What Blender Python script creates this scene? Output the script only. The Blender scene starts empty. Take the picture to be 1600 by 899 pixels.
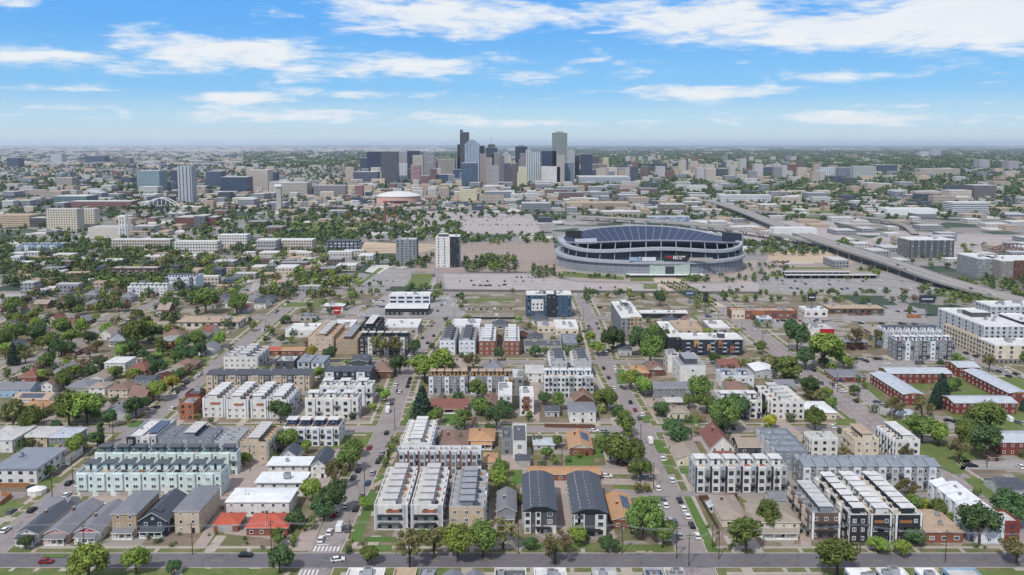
import bpy, math, random
import numpy as np
from mathutils import Vector, Matrix
random.seed(11); RNG = np.random.default_rng(5)
SC = bpy.context.scene; COL = SC.collection
# ------------------------------------------------------------ camera, world, sun, exposure
F, CH, PITCH, CY0 = 1300.0, 135.0, math.radians(6.0), 361.6
cam = bpy.data.cameras.new('camera'); co = bpy.data.objects.new('camera', cam); COL.objects.link(co)
co.location = (0, 0, CH); co.rotation_euler = (math.pi/2 - PITCH, 0, 0)
cam.sensor_width = 36; cam.lens = F/1600*36; cam.shift_y = -(449.5-CY0)/1600
cam.clip_start = 1; cam.clip_end = 300000; SC.camera = co
SC.view_settings.view_transform = 'Standard'; SC.view_settings.look = 'None'
SC.view_settings.gamma = 1; SC.view_settings.use_curve_mapping = False
SC.view_settings.exposure = 0.12
SUN_EL, SUN_AZ, SUN_E, SKY_E = 50, 208, 2.9, 0.12      # azimuth clockwise from +Y
sun = bpy.data.lights.new('sun', 'SUN'); so = bpy.data.objects.new('sun', sun); COL.objects.link(so)
sun.energy = SUN_E; sun.angle = math.radians(2.5); sun.color = (1, .96, .9)
so.rotation_euler = (math.radians(90-SUN_EL), 0, math.radians(180-SUN_AZ))
W = bpy.data.worlds.new('World'); SC.world = W; W.use_nodes = True

def P(px, py, z=0.0):
    x = (px-800)/F; yd = (py-CY0)/F
    t = (CH-z)/(math.sin(PITCH)+yd*math.cos(PITCH))
    return Vector((x*t, (math.cos(PITCH)-yd*math.sin(PITCH))*t, z))
def S(py): return (py-225)/135.0     # pixels per metre on the ground at that row

def world():
    nt = W.node_tree; N = nt.nodes; L = nt.links; N.clear()
    def nd(t, **k):
        n = N.new(t)
        for a, b in k.items(): setattr(n, a, b)
        return n
    def mt(op, a, b=None, c=None):
        n = nd('ShaderNodeMath', operation=op)
        for i, v in enumerate((a, b, c)):
            if v is None: continue
            if isinstance(v, (int, float)): n.inputs[i].default_value = v
            else: L.new(v, n.inputs[i])
        return n.outputs[0]
    sky = nd('ShaderNodeTexSky', sky_type='NISHITA'); sky.sun_disc = False
    sky.sun_elevation = math.radians(SUN_EL); sky.sun_rotation = math.radians(SUN_AZ)
    sky.altitude = 1600; sky.air_density = 1.0; sky.dust_density = .4; sky.ozone_density = 2.5
    hs = nd('ShaderNodeHueSaturation'); hs.inputs['Hue'].default_value = .518; hs.inputs['Saturation'].default_value = 1.45; hs.inputs['Value'].default_value = 1.0
    L.new(sky.outputs[0], hs.inputs['Color'])
    tc = nd('ShaderNodeTexCoord'); sp = nd('ShaderNodeSeparateXYZ'); L.new(tc.outputs['Generated'], sp.inputs[0])
    x, y, z = sp.outputs
    az = mt('ARCTAN2', x, y); el = mt('ARCSINE', z)
    cv = nd('ShaderNodeCombineXYZ'); L.new(az, cv.inputs[0]); L.new(el, cv.inputs[1])
    def noise(sx, sy, off, det, rough=.55, dist=0.0):
        m = nd('ShaderNodeMapping'); L.new(cv.outputs[0], m.inputs[0]); m.inputs['Scale'].default_value = (sx, sy, 1)
        m.inputs['Location'].default_value = (off, off*1.7, 0)
        n = nd('ShaderNodeTexNoise'); L.new(m.outputs[0], n.inputs['Vector']); n.inputs['Scale'].default_value = 1
        n.inputs['Detail'].default_value = det; n.inputs['Roughness'].default_value = rough; n.inputs['Distortion'].default_value = dist
        return n.outputs[0]
    n1 = noise(11, 38, 3.1, 9, .6, .35); n2 = noise(26, 170, 7.7, 6, .6, .5); n3 = noise(3.2, 9, 1.3, 5)
    blobs = [(700,34,200,38,1.0),(610,55,70,18,.6),(370,98,175,30,1.0),(640,108,190,22,.75),(60,112,125,18,.85),(25,38,60,12,.75),(195,112,45,13,.5),(60,2,80,6,.6),
      (985,18,120,30,.8),(1110,42,175,38,.98),(1330,60,210,32,1.05),(1530,55,200,50,1.25),(880,118,180,15,.55),(1095,148,130,13,1.0),(1290,128,80,10,.75),
      (370,158,90,10,.9),(580,150,150,9,.8),(115,149,70,6,.6),(1400,190,320,13,.8),(520,184,330,14,.78),(120,176,80,5,.5),(800,192,400,10,.65),(300,172,110,5,.5),(1500,172,160,6,.5),(950,100,90,8,.5),(1160,106,30,5,.4),(690,148,50,5,.5),(500,20,40,8,.45),(470,38,50,8,.4),(180,150,60,5,.45)]
    tot = None
    for (cx, cy, rx, ry, a) in blobs:
        dx = mt('MULTIPLY', mt('SUBTRACT', az, math.atan((cx-800)/F)), F/rx)
        dy = mt('MULTIPLY', mt('SUBTRACT', el, (225-cy)/F), F/ry)
        d = mt('ADD', mt('MULTIPLY', dx, dx), mt('MULTIPLY', dy, dy))
        g = mt('MULTIPLY', mt('POWER', 2.718, mt('MULTIPLY', d, -1.0)), a)
        tot = g if tot is None else mt('MAXIMUM', tot, g)
    # higher sky (out of the frame) carries ordinary broken cloud
    hi = nd('ShaderNodeMapRange'); L.new(el, hi.inputs[0]); hi.inputs[1].default_value = .2; hi.inputs[2].default_value = .32
    tot = mt('MAXIMUM', tot, mt('MULTIPLY', hi.outputs[0], mt('MULTIPLY', n3, 1.3)))
    dens = mt('ADD', tot, mt('ADD', mt('MULTIPLY', mt('SUBTRACT', n1, .5), 2.1), mt('MULTIPLY', mt('SUBTRACT', n2, .5), 1.0)))
    mr = nd('ShaderNodeMapRange', interpolation_type='SMOOTHSTEP'); L.new(dens, mr.inputs[0])
    mr.inputs[1].default_value = .22; mr.inputs[2].default_value = .95
    mr.inputs[4].default_value = .93
    # low veil
    ve = nd('ShaderNodeMapRange', interpolation_type='SMOOTHSTEP'); L.new(el, ve.inputs[0])
    ve.inputs[1].default_value = .062; ve.inputs[2].default_value = -.004; ve.inputs[3].default_value = 0; ve.inputs[4].default_value = .3
    fac = mt('MAXIMUM', mr.outputs[0], mt('MULTIPLY', ve.outputs[0], 1.0))
    cc = nd('ShaderNodeMix', data_type='RGBA'); L.new(n1, cc.inputs[0])
    cc.inputs[6].default_value = (5.9, 6.3, 6.8, 1); cc.inputs[7].default_value = (7.6, 7.55, 7.4, 1)
    lowc = nd('ShaderNodeMix', data_type='RGBA'); L.new(ve.outputs[0], lowc.inputs[0]); L.new(cc.outputs[2], lowc.inputs[6]); lowc.inputs[7].default_value = (4.7, 5.9, 7.0, 1)
    gr = nd('ShaderNodeValToRGB'); L.new(mt('MULTIPLY', el, 5.0), gr.inputs[0]); gr.color_ramp.interpolation = 'EASE'
    e = gr.color_ramp.elements; e[0].position = .0; e[0].color = (.37, .475, .55, 1); e[1].position = 1; e[1].color = (.085, .31, .70, 1)
    for pos, c in ((.13, (.31, .50, .65, 1)), (.36, (.175, .42, .70, 1)), (.72, (.105, .345, .72, 1))): q = e.new(pos); q.color = c
    g10 = nd('ShaderNodeMix', data_type='RGBA', blend_type='MULTIPLY'); g10.inputs[0].default_value = 1; L.new(gr.outputs[0], g10.inputs[6]); g10.inputs[7].default_value = (10, 10, 10, 1); g10.clamp_result = False
    lo = nd('ShaderNodeMapRange'); L.new(el, lo.inputs[0]); lo.inputs[1].default_value = .22; lo.inputs[2].default_value = .5; lo.inputs[3].default_value = .9; lo.inputs[4].default_value = 0
    sk = nd('ShaderNodeMix', data_type='RGBA'); L.new(lo.outputs[0], sk.inputs[0]); L.new(hs.outputs[0], sk.inputs[6]); L.new(g10.outputs[2], sk.inputs[7])
    mx = nd('ShaderNodeMix', data_type='RGBA'); L.new(fac, mx.inputs[0]); L.new(sk.outputs[2], mx.inputs[6]); L.new(lowc.outputs[2], mx.inputs[7])
    bg = nd('ShaderNodeBackground'); bg.inputs[1].default_value = SKY_E; L.new(mx.outputs[2], bg.inputs[0])
    out = nd('ShaderNodeOutputWorld'); L.new(bg.outputs[0], out.inputs[0])
world()

# ------------------------------------------------------------ materials
MATS = {}
def mat(name, col=None, rough=.8, kind='plain', var=.14, scale=.35, metal=0.0, col2=None, grid=None, spec=.3):
    if name in MATS: return MATS[name]
    m = bpy.data.materials.new(name); m.use_nodes = True; MATS[name] = m
    nt = m.node_tree; N = nt.nodes; L = nt.links; b = N['Principled BSDF']
    b.inputs['Roughness'].default_value = rough; b.inputs['Metallic'].default_value = metal
    b.inputs['Specular IOR Level'].default_value = spec
    def rgb(c, k=1): return (min(1, c[0]*k), min(1, c[1]*k), min(1, c[2]*k), 1)
    geo = N.new('ShaderNodeNewGeometry')
    def noise(sc, det=4, rg=.6, vec=None):
        n = N.new('ShaderNodeTexNoise'); n.inputs['Scale'].default_value = sc; n.inputs['Detail'].default_value = det
        n.inputs['Roughness'].default_value = rg; L.new(vec or geo.outputs['Position'], n.inputs['Vector']); return n.outputs[0]
    def ramp(f, a, b_, c0, c1):
        r = N.new('ShaderNodeValToRGB'); L.new(f, r.inputs[0]); e = r.color_ramp.elements
        e[0].position = a; e[1].position = b_; e[0].color = c0; e[1].color = c1; return r.outputs[0]
    def mix(f, a, c, mode='MIX'):
        x = N.new('ShaderNodeMix'); x.data_type = 'RGBA'; x.blend_type = mode
        for i, v in ((0, f), (6, a), (7, c)):
            if hasattr(v, 'is_linked') or hasattr(v, 'links'): L.new(v, x.inputs[i])
            else: x.inputs[i].default_value = v
        return x.outputs[2]
    base = ramp(noise(scale), .3, .7, rgb(col, 1-var), rgb(col, 1+var))
    if kind == 'pane':           # some panes have pale blinds drawn behind them
        oi = N.new('ShaderNodeObjectInfo'); base = mix(ramp(oi.outputs['Random'], .0, 1, rgb(col, .5), rgb(col, 2.2)), base, base) if False else ramp(oi.outputs['Random'], .0, 1, rgb(col, .4), rgb(col, 2.4))
        base = mix(ramp(oi.outputs['Random'], .80, .82, (0,0,0,1), (.8,.8,.8,1)), base, (.30,.29,.27,1))
    if kind in ('plain', 'siding'):   # rain streaks and grime
        mp = N.new('ShaderNodeVectorMath'); mp.operation = 'MULTIPLY'; mp.inputs[1].default_value = (1.1, 1.1, .16); L.new(geo.outputs['Position'], mp.inputs[0])
        base = mix(ramp(noise(1, 5, .65, mp.outputs[0]), .48, .75, (0,0,0,1), (.55,.55,.55,1)), base, rgb((col[0], col[1]*.97, col[2]*.93), .68))
    if kind == 'membrane':       # flat roof sheet: stains and ponding marks
        base = mix(ramp(noise(.22, 6, .7), .5, .68, (0,0,0,1), (.55,.55,.55,1)), base, rgb(col, .72))
        base = mix(ramp(noise(1.6, 3), .62, .7, (0,0,0,1), (.4,.4,.4,1)), base, rgb(col, .6))
    elif kind == 'shingle':
        base = mix(ramp(noise(2.6, 3, .8), .35, .65, (0,0,0,1), (1,1,1,1)), base, mix(.5, base, rgb(col, 1.5)))
    elif kind == 'brick':
        base = mix(ramp(noise(3.5, 2, .8), .4, .62, (0,0,0,1), (.6,.6,.6,1)), base, rgb(col, .62))
    elif kind == 'seam':
        w = N.new('ShaderNodeTexWave'); w.inputs['Scale'].default_value = .45; w.inputs['Distortion'].default_value = 0; L.new(geo.outputs['Position'], w.inputs[0])
        base = mix(ramp(w.outputs[1], .0, .12, (.5,.5,.5,1), (0,0,0,1)), base, rgb(col, .6))
    elif kind == 'siding':
        w = N.new('ShaderNodeTexWave'); w.bands_direction = 'Z'; w.inputs['Scale'].default_value = .9; w.inputs['Distortion'].default_value = 0; L.new(geo.outputs['Position'], w.inputs[0])
        base = mix(ramp(w.outputs[1], .0, .2, (.35,.35,.35,1), (0,0,0,1)), base, rgb(col, .7))
    elif kind == 'solar':
        bt = N.new('ShaderNodeTexBrick'); bt.offset = 0; bt.inputs['Scale'].default_value = 1; bt.inputs['Brick Width'].default_value = 1; bt.inputs['Row Height'].default_value = 1.6
        bt.inputs['Mortar Size'].default_value = .06; bt.inputs[1].default_value = rgb(col); bt.inputs[2].default_value = rgb(col, 1.4); bt.inputs[3].default_value = (.3,.33,.38,1)
        L.new(geo.outputs['Position'], bt.inputs[0]); base = bt.outputs[0]
    elif kind == 'facade':       # distant facades: recessed glazing in a regular bay grid
        su, sv, fu, fv = grid
        tc = N.new('ShaderNodeTexCoord'); sp = N.new('ShaderNodeSeparateXYZ'); L.new(tc.outputs['Object'], sp.inputs[0])
        def mth(op, a, b_):
            n = N.new('ShaderNodeMath'); n.operation = op
            for i, v in enumerate((a, b_)):
                if isinstance(v, (int, float)): n.inputs[i].default_value = v
                else: L.new(v, n.inputs[i])
            return n.outputs[0]
        u = mth('ADD', sp.outputs[0], sp.outputs[1]); v = sp.outputs[2]
        a = mth('LESS_THAN', mth('FRACT', mth('DIVIDE', mth('ADD', u, 500.3), su), 0), fu)
        c = mth('LESS_THAN', mth('FRACT', mth('DIVIDE', mth('ADD', v, -.9), sv), 0), fv)
        msk = mth('MULTIPLY', a, c)
        wn = N.new('ShaderNodeTexWhiteNoise'); sc = N.new('ShaderNodeVectorMath'); sc.operation = 'SNAP'; sc.inputs[1].default_value = (su, su, sv); L.new(tc.outputs['Object'], sc.inputs[0]); L.new(sc.outputs[0], wn.inputs[0])
        gl = mix(wn.outputs[0], rgb(col2, .3), rgb(col2, 1.1))
        base = mix(msk, base, gl)
        rr = mth('SUBTRACT', rough, mth('MULTIPLY', msk, rough-.22)); L.new(rr, b.inputs['Roughness'])
    elif kind == 'asphalt':
        base = mix(ramp(noise(.05, 6, .7), .42, .62, (0,0,0,1), (.7,.7,.7,1)), base, rgb(col, 1.22))
        v = N.new('ShaderNodeTexVoronoi'); v.feature = 'DISTANCE_TO_EDGE'; v.inputs['Scale'].default_value = .07
        dn = N.new('ShaderNodeTexNoise'); dn.inputs['Scale'].default_value = .2; L.new(geo.outputs['Position'], dn.inputs[0])
        ad = N.new('ShaderNodeVectorMath'); ad.operation = 'MULTIPLY_ADD'; ad.inputs[1].default_value = (9,9,9); L.new(dn.outputs[1], ad.inputs[0]); L.new(geo.outputs['Position'], ad.inputs[2]); L.new(ad.outputs[0], v.inputs[0])
        base = mix(ramp(v.outputs[0], .0, .022, (.55,.55,.55,1), (0,0,0,1)), base, rgb(col, .45))
    elif kind == 'grass':
        base = mix(ramp(noise(.16, 5, .7), .45, .62, (0,0,0,1), (.8,.8,.8,1)), base, rgb(col2 or col))
        base = mix(ramp(noise(1.8, 3, .7), .3, .7, (0,0,0,1), (.45,.45,.45,1)), base, rgb(col, .55))
    elif kind == 'yard':         # back yards: soil, gravel, worn grass, slabs
        base = mix(ramp(noise(.09, 5, .7), .44, .54, (0,0,0,1), (1,1,1,1)), base, rgb(col2))
        v = N.new('ShaderNodeTexVoronoi'); v.inputs['Scale'].default_value = .085; v.distance = 'CHEBYCHEV'; L.new(geo.outputs['Position'], v.inputs[0])
        sp = N.new('ShaderNodeSeparateColor'); L.new(v.outputs['Color'], sp.inputs[0])
        base = mix(ramp(sp.outputs[0], .70, .72, (0,0,0,1), (.85,.85,.85,1)), base, (.36,.33,.30,1))
        base = mix(ramp(sp.outputs[1], .78, .80, (0,0,0,1), (.8,.8,.8,1)), base, (.19,.15,.115,1))
        base = mix(ramp(noise(1.3, 4, .7), .35, .75, (0,0,0,1), (.5,.5,.5,1)), base, rgb(col, .55))
    elif kind == 'leaf':
        oi = N.new('ShaderNodeObjectInfo')
        hs = N.new('ShaderNodeHueSaturation'); L.new(base, hs.inputs['Color'])
        m1 = N.new('ShaderNodeMapRange'); m1.inputs[3].default_value = .475; m1.inputs[4].default_value = .52; L.new(oi.outputs['Random'], m1.inputs[0]); L.new(m1.outputs[0], hs.inputs['Hue'])
        m2 = N.new('ShaderNodeMapRange'); m2.inputs[3].default_value = .75; m2.inputs[4].default_value = 1.3; L.new(oi.outputs['Random'], m2.inputs[0]); L.new(m2.outputs[0], hs.inputs['Value'])
        base = hs.outputs[0]
        at = N.new('ShaderNodeAttribute'); at.attribute_name = 'tone'
        base = mix(at.outputs['Fac'], mix(1.0, base, (.62,.68,.66,1), 'MULTIPLY'), mix(1.0, base, (1.3,1.25,1.1,1), 'MULTIPLY'))
    elif kind == 'far':          # the plain towards the horizon: tree canopy against pale roofs and lots
        sp = N.new('ShaderNodeSeparateXYZ'); L.new(geo.outputs['Position'], sp.inputs[0])
        mp = N.new('ShaderNodeVectorMath'); mp.operation = 'MULTIPLY'; mp.inputs[1].default_value = (1, .4, 1); L.new(geo.outputs['Position'], mp.inputs[0])
        v = N.new('ShaderNodeTexVoronoi'); v.inputs['Scale'].default_value = .022; v.distance = 'CHEBYCHEV'; L.new(geo.outputs['Position'], v.inputs[0])
        s2 = N.new('ShaderNodeSeparateColor'); L.new(v.outputs['Color'], s2.inputs[0])
        town = mix(ramp(s2.outputs[0], .42, .46, (0,0,0,1), (1,1,1,1)), rgb(col, .8), (.26,.25,.24,1))
        town = mix(ramp(s2.outputs[1], .62, .66, (0,0,0,1), (1,1,1,1)), town, (.05,.075,.05,1))
        town = mix(ramp(s2.outputs[2], .90, .92, (0,0,0,1), (1,1,1,1)), town, (.55,.53,.5,1))
        wood = mix(ramp(noise(.012, 5, .7), .5, .62, (0,0,0,1), (.5,.5,.5,1)), (.022,.042,.036,1), (.05,.075,.055,1))
        wood = mix(ramp(s2.outputs[1], .93, .95, (0,0,0,1), (.7,.7,.7,1)), wood, (.32,.31,.30,1))
        ml = N.new('ShaderNodeMath'); ml.operation = 'MULTIPLY_ADD'; ml.inputs[1].default_value = 1.0; 
        lf = noise(.00028, 5, .65, mp.outputs[0])
        # more woodland to the right and beyond, more industry to the left
        dv = N.new('ShaderNodeMath'); dv.operation = 'DIVIDE'; L.new(sp.outputs[0], dv.inputs[0]); L.new(sp.outputs[1], dv.inputs[1])
        a2 = N.new('ShaderNodeMath'); a2.operation = 'MULTIPLY_ADD'; L.new(dv.outputs[0], a2.inputs[0]); a2.inputs[1].default_value = .34; L.new(lf, a2.inputs[2])
        fr = N.new('ShaderNodeMapRange'); L.new(sp.outputs[1], fr.inputs[0]); fr.inputs[1].default_value = 2400; fr.inputs[2].default_value = 5200; fr.inputs[3].default_value = -.22; fr.inputs[4].default_value = .06
        a3 = N.new('ShaderNodeMath'); L.new(a2.outputs[0], a3.inputs[0]); L.new(fr.outputs[0], a3.inputs[1])
        base = mix(ramp(a3.outputs[0], .41, .49, (0,0,0,1), (1,1,1,1)), town, wood)
    L.new(base, b.inputs['Base Color'])
    return m
def C(h): # sRGB hex to linear
    h = h.lstrip('#'); r = []
    for i in (0, 2, 4):
        v = int(h[i:i+2], 16)/255; r.append(v/12.92 if v < .04045 else ((v+.055)/1.055)**2.4)
    return tuple(r)
# walls
for n, c, k in [('white_stucco','#d5d2cc','plain'),('cool_white_panel','#d3d6da','plain'),('cream_stucco','#cfc3ae','plain'),('light_grey_panel','#b4b6b8','siding'),
    ('mid_grey_panel','#85888b','siding'),('dark_grey_panel','#515458','siding'),('charcoal_panel','#2e3136','siding'),('navy_panel','#323a48','siding'),('mint_panel','#ccd9d3','siding'),
    ('slate_blue_siding','#868c94','siding'),('beige_stucco','#bfae98','plain'),('tan_stucco','#a99478','plain'),('brown_panel','#6b574b','siding'),('orange_panel','#a5684b','plain'),
    ('ochre_panel','#b58d55','plain'),('red_brick','#7e4038','brick'),('orange_brick','#8a5745','brick'),('brown_brick','#6e4c40','brick'),('grey_brick','#8c847e','brick'),
    ('pink_stucco','#c49c92','plain'),('sage_siding','#9aa394','siding'),('blue_panel','#42596e','siding'),('royal_blue_panel','#37496f','plain'),('yellow_siding','#c9b26a','siding'),
    ('concrete','#a8a39c','plain'),('dark_concrete','#6b6863','plain'),('trim_white','#e2e1de','plain'),('trim_dark','#23262a','plain'),('teal_panel','#56757a','plain'),
    ('wood_deck','#8a6a4e','plain'),('wood_fence','#9b6a43','plain'),('steel','#9a9da2','plain'),('black_metal','#1b1d20','plain'),('red_paint','#a8262c','plain'),('navy_seat','#3a4560','plain'),
    ('silver_panel','#a3a6ac','plain'),('salmon_stucco','#c79f88','plain'),('sky_blue_siding','#93abbf','siding')]:
    mat(n, C(c), .75, k)
for n, c, k in [('roof_white','#d0cfcc','membrane'),('roof_pale','#bdbbb8','membrane'),('roof_grey','#94959a','membrane'),('roof_dark_flat','#5a5c61','membrane'),('roof_tan_flat','#b09a84','membrane'),
    ('shingle_grey','#74757a','shingle'),('shingle_dark','#4a4e56','shingle'),('shingle_brown','#7a6257','shingle'),('shingle_taupe','#91857a','shingle'),('shingle_orange','#a5805f','shingle'),
    ('shingle_red','#774f45','shingle'),('tile_red','#a9523f','shingle'),('metal_pale','#b5bbc1','seam'),('metal_grey','#878d95','seam'),('metal_white','#dfe0e0','seam'),('metal_red','#a04038','seam'),('roof_green','#4f6b52','membrane')]:
    mat(n, C(c), .7 if k != 'seam' else .45, k)
mat('glass', (.035,.045,.06), .12, 'pane', .3, .2, spec=.6)
mat('glass_blue', (.04,.08,.14), .15, 'plain', .3, .05, spec=.6)
mat('car_glass', (.02,.025,.03), .1, spec=.6)
mat('tyre', (.02,.02,.02), .8)
mat('solar', (.02,.03,.07), .25, 'solar')
for n, c in [('paint_white','#e4e4e2'),('paint_black','#17181a'),('paint_silver','#9fa3a8'),('paint_grey','#55585d'),('paint_red','#8d1f22'),('paint_blue','#27406e'),('paint_tan','#9c8b70'),('paint_orange','#a06a40')]:
    mat(n, C(c), .3, spec=.5, var=.03)
mat('road_asphalt', C('#8c8482'), .9, 'asphalt', .06)
mat('new_asphalt', C('#69666a'), .9, 'asphalt', .05)
mat('lot_asphalt', C('#a29a97'), .92, 'asphalt', .08)
mat('grey_lot', C('#918d8b'), .92, 'asphalt', .08)
mat('pale_concrete', C('#aaa196'), .9, 'plain', .1, .4)
mat('pink_concrete', C('#a5978f'), .9, 'plain', .12, .3)
mat('kerb_concrete', C('#b3aba1'), .9)
mat('line_white', C('#d8d6d0'), .8); mat('line_yellow', C('#b58f3c'), .8)
mat('lawn_green', C('#61733d'), .95, 'grass', .15, col2=C('#7d7c4e'))
mat('lawn_bright', C('#557438'), .95, 'grass', .15, col2=C('#6a7642'))
mat('verge_grass', C('#667043'), .95, 'grass', .15, col2=C('#8d7c66'))
mat('dry_soil', C('#93806e'), .95, 'grass', .12, col2=C('#a5937d'))
mat('tan_dirt', C('#b9a68f'), .95, 'plain', .12, .02)
mat('yard', C('#8a7a6c'), .95, 'yard', .15, .5, col2=C('#686c45'))
mat('plain_ground', C('#969088'), .95, 'far', .2, .03)
mat('bark', C('#54463a'), .9)
for n, c in [('leaf_mid','#687a42'),('leaf_bright','#7f9448'),('leaf_dark','#506441'),('leaf_olive','#79754f'),('leaf_brown','#806a5c'),('leaf_conifer','#3a4c42'),('leaf_yellow','#a09a42'),('leaf_purple','#453a3c')]:
    mat(n, C(c), .75, 'leaf', .22, .5, spec=.15)

# ------------------------------------------------------------ mesh helpers
class MB:
    def __init__(s): s.v = []; s.f = []; s.m = []
    def quad(s, a, b, c, d, m=0): i = len(s.v); s.v += [a, b, c, d]; s.f.append((i, i+1, i+2, i+3)); s.m.append(m)
    def poly(s, pts, m=0): i = len(s.v); s.v += list(pts); s.f.append(tuple(range(i, i+len(pts)))); s.m.append(m)
    def box(s, x0, y0, z0, x1, y1, z1, m=0, mt=None):
        i = len(s.v)
        s.v += [(x0,y0,z0),(x1,y0,z0),(x1,y1,z0),(x0,y1,z0),(x0,y0,z1),(x1,y0,z1),(x1,y1,z1),(x0,y1,z1)]
        s.f += [(i,i+3,i+2,i+1),(i+4,i+5,i+6,i+7),(i,i+1,i+5,i+4),(i+1,i+2,i+6,i+5),(i+2,i+3,i+7,i+6),(i+3,i,i+4,i+7)]
        s.m += [m, m if mt is None else mt, m, m, m, m]
        return s
    def prism(s, pts, z0, z1, m=0, mt=None):     # pts ccw
        n = len(pts); i = len(s.v)
        s.v += [(p[0],p[1],z0) for p in pts] + [(p[0],p[1],z1) for p in pts]
        s.f.append(tuple(range(i+n-1, i-1, -1))); s.m.append(m)
        s.f.append(tuple(range(i+n, i+2*n))); s.m.append(m if mt is None else mt)
        for k in range(n):
            a = i+k; b = i+(k+1) % n; s.f.append((a, b, b+n, a+n)); s.m.append(m)
        return s
    def tube(s, p, q, r0, r1=None, n=6, m=0):
        r1 = r0 if r1 is None else r1; p = Vector(p); q = Vector(q); d = (q-p).normalized()
        a = d.orthogonal().normalized(); b = d.cross(a); i = len(s.v)
        for (c, r) in ((p, r0), (q, r1)):
            for k in range(n):
                t = 2*math.pi*k/n; w = c+a*(r*math.cos(t))+b*(r*math.sin(t)); s.v.append(tuple(w))
        for k in range(n):
            j = (k+1) % n; s.f.append((i+k, i+j, i+n+j, i+n+k)); s.m.append(m)
        s.f.append(tuple(range(i+n-1, i-1, -1))); s.m.append(m); s.f.append(tuple(range(i+n, i+2*n))); s.m.append(m)
        return s
    def mesh(s, name, mats):
        me = bpy.data.meshes.new(name); me.from_pydata([tuple(v) for v in s.v], [], s.f)
        for mm in mats: me.materials.append(MATS[mm] if isinstance(mm, str) else mm)
        me.polygons.foreach_set('material_index', s.m); me.update(); return me
    def build(s, name, mats, parent=None, loc=None):
        if not isinstance(mats, (list, tuple)): mats = [mats]
        return link(name, s.mesh(name, mats), parent, loc)
def link(name, data, parent=None, loc=None, rz=0):
    o = bpy.data.objects.new(name, data); COL.objects.link(o)
    if parent is not None: o.parent = parent
    if loc is not None: o.location = loc
    if rz: o.rotation_euler = (0, 0, rz)
    return o
def tag(o, label=None, cat=None, group=None, kind=None):
    if label: o['label'] = label
    if cat: o['category'] = cat
    if group: o['group'] = group
    if kind: o['kind'] = kind
    return o
def struct(name, mb, mats): o = mb.build(name, mats); o['kind'] = 'structure'; return o
OCC = []      # footprints (x0,y0,x1,y1) of everything built
LM = []       # landmarks used in labels (x, y, phrase)
AUTO = []     # things that get their label at the end: (object, description)
def free(x0, y0, x1, y1, g=1.0):
    for (a, b, c, d) in OCC:
        if x0 < c+g and x1 > a-g and y0 < d+g and y1 > b-g: return False
    return True
def thing(name, loc, rz=0, label=None, cat=None, group=None, desc=None, lm=None):
    o = link(name, None, None, loc, rz); tag(o, label, cat, group)
    if desc: AUTO.append((o, desc))
    if lm: LM.append((loc[0], loc[1], lm))
    return o
WM = {}
def win_mesh(w, h, fr='trim_white', cols=1, gl='glass'):
    k = (round(w, 1), round(h, 1), fr, cols, gl)
    if k in WM: return WM[k]
    w, h = k[0], k[1]; m = MB(); t = .12
    m.box(-w/2, -.10, 0, -w/2+t, .02, h); m.box(w/2-t, -.10, 0, w/2, .02, h)
    m.box(-w/2+t, -.10, 0, w/2-t, .02, t); m.box(-w/2+t, -.10, h-t, w/2-t, .02, h)
    for i in range(1, cols): x = -w/2+i*w/cols; m.box(x-.05, -.09, t, x+.05, .02, h-t)
    m.quad((-w/2+t, -.04, t), (w/2-t, -.04, t), (w/2-t, -.04, h-t), (-w/2+t, -.04, h-t), 1)
    WM[k] = m.mesh('window', [fr, gl]); return WM[k]
FACE = {'F': 0, 'R': math.pi/2, 'B': math.pi, 'L': -math.pi/2}
def put(root, me, face, u, z, w, d, out=0.0, name='window'):
    """u along the face from its left end as seen from outside"""
    if face == 'F': l = (u, -out, z)
    elif face == 'R': l = (w+out, u, z)
    elif face == 'B': l = (w-u, d+out, z)
    else: l = (-out, d-u, z)
    return link(name, me, root, l, FACE[face])
def wins(root, face, w, d, floors, fh, n, ww, wh, z0=1.0, fr='trim_white', cols=1, skip=(), out=0, u0=0, u1=None, gl='glass'):
    Ls = w if face in 'FB' else d
    u1 = Ls if u1 is None else u1
    me = win_mesh(ww, wh, fr, cols, gl)
    for k in range(floors):
        for i in range(n):
            if (k, i) in skip: continue
            put(root, me, face, u0+(i+.5)*(u1-u0)/n, z0+k*fh, w, d, out)
def hvac(root, x, y, z, s=1.0):
    m = MB().box(x-.6*s, y-.5*s, z+.15, x+.6*s, y+.5*s, z+.15+.9*s); m.box(x-.4*s, y-.35*s, z+.15+.9*s, x+.4*s, y+.35*s, z+.25+.9*s, 1)
    m.box(x-.5*s, y-.4*s, z, x+.5*s, y+.4*s, z+.15, 1)
    return m.build('air_conditioner', ['steel', 'dark_concrete'], root)
def parapet(root, x0, y0, x1, y1, z, h, m, t=.25, div=None, axis='x'):
    b = MB(); b.box(x0, y0, z, x1, y0+t, z+h); b.box(x0, y1-t, z, x1, y1, z+h); b.box(x0, y0+t, z, x0+t, y1-t, z+h); b.box(x1-t, y0+t, z, x1, y1-t, z+h)
    for u in (div or []): b.box(u-.12, y0+t, z, u+.12, y1-t, z+h)
    return b.build('parapet', m, root)
def frame(x0, x1, yb, back, H):
    """world footprint from the base line (pixels) and either a depth in metres or the row of the far roof edge"""
    a = P(x0, yb); c = P(x1, yb)
    D = back if back < 150 else max(5.0, P(x0, back, H).y - a.y)
    return a.x, a.y, c.x-a.x, D
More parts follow.
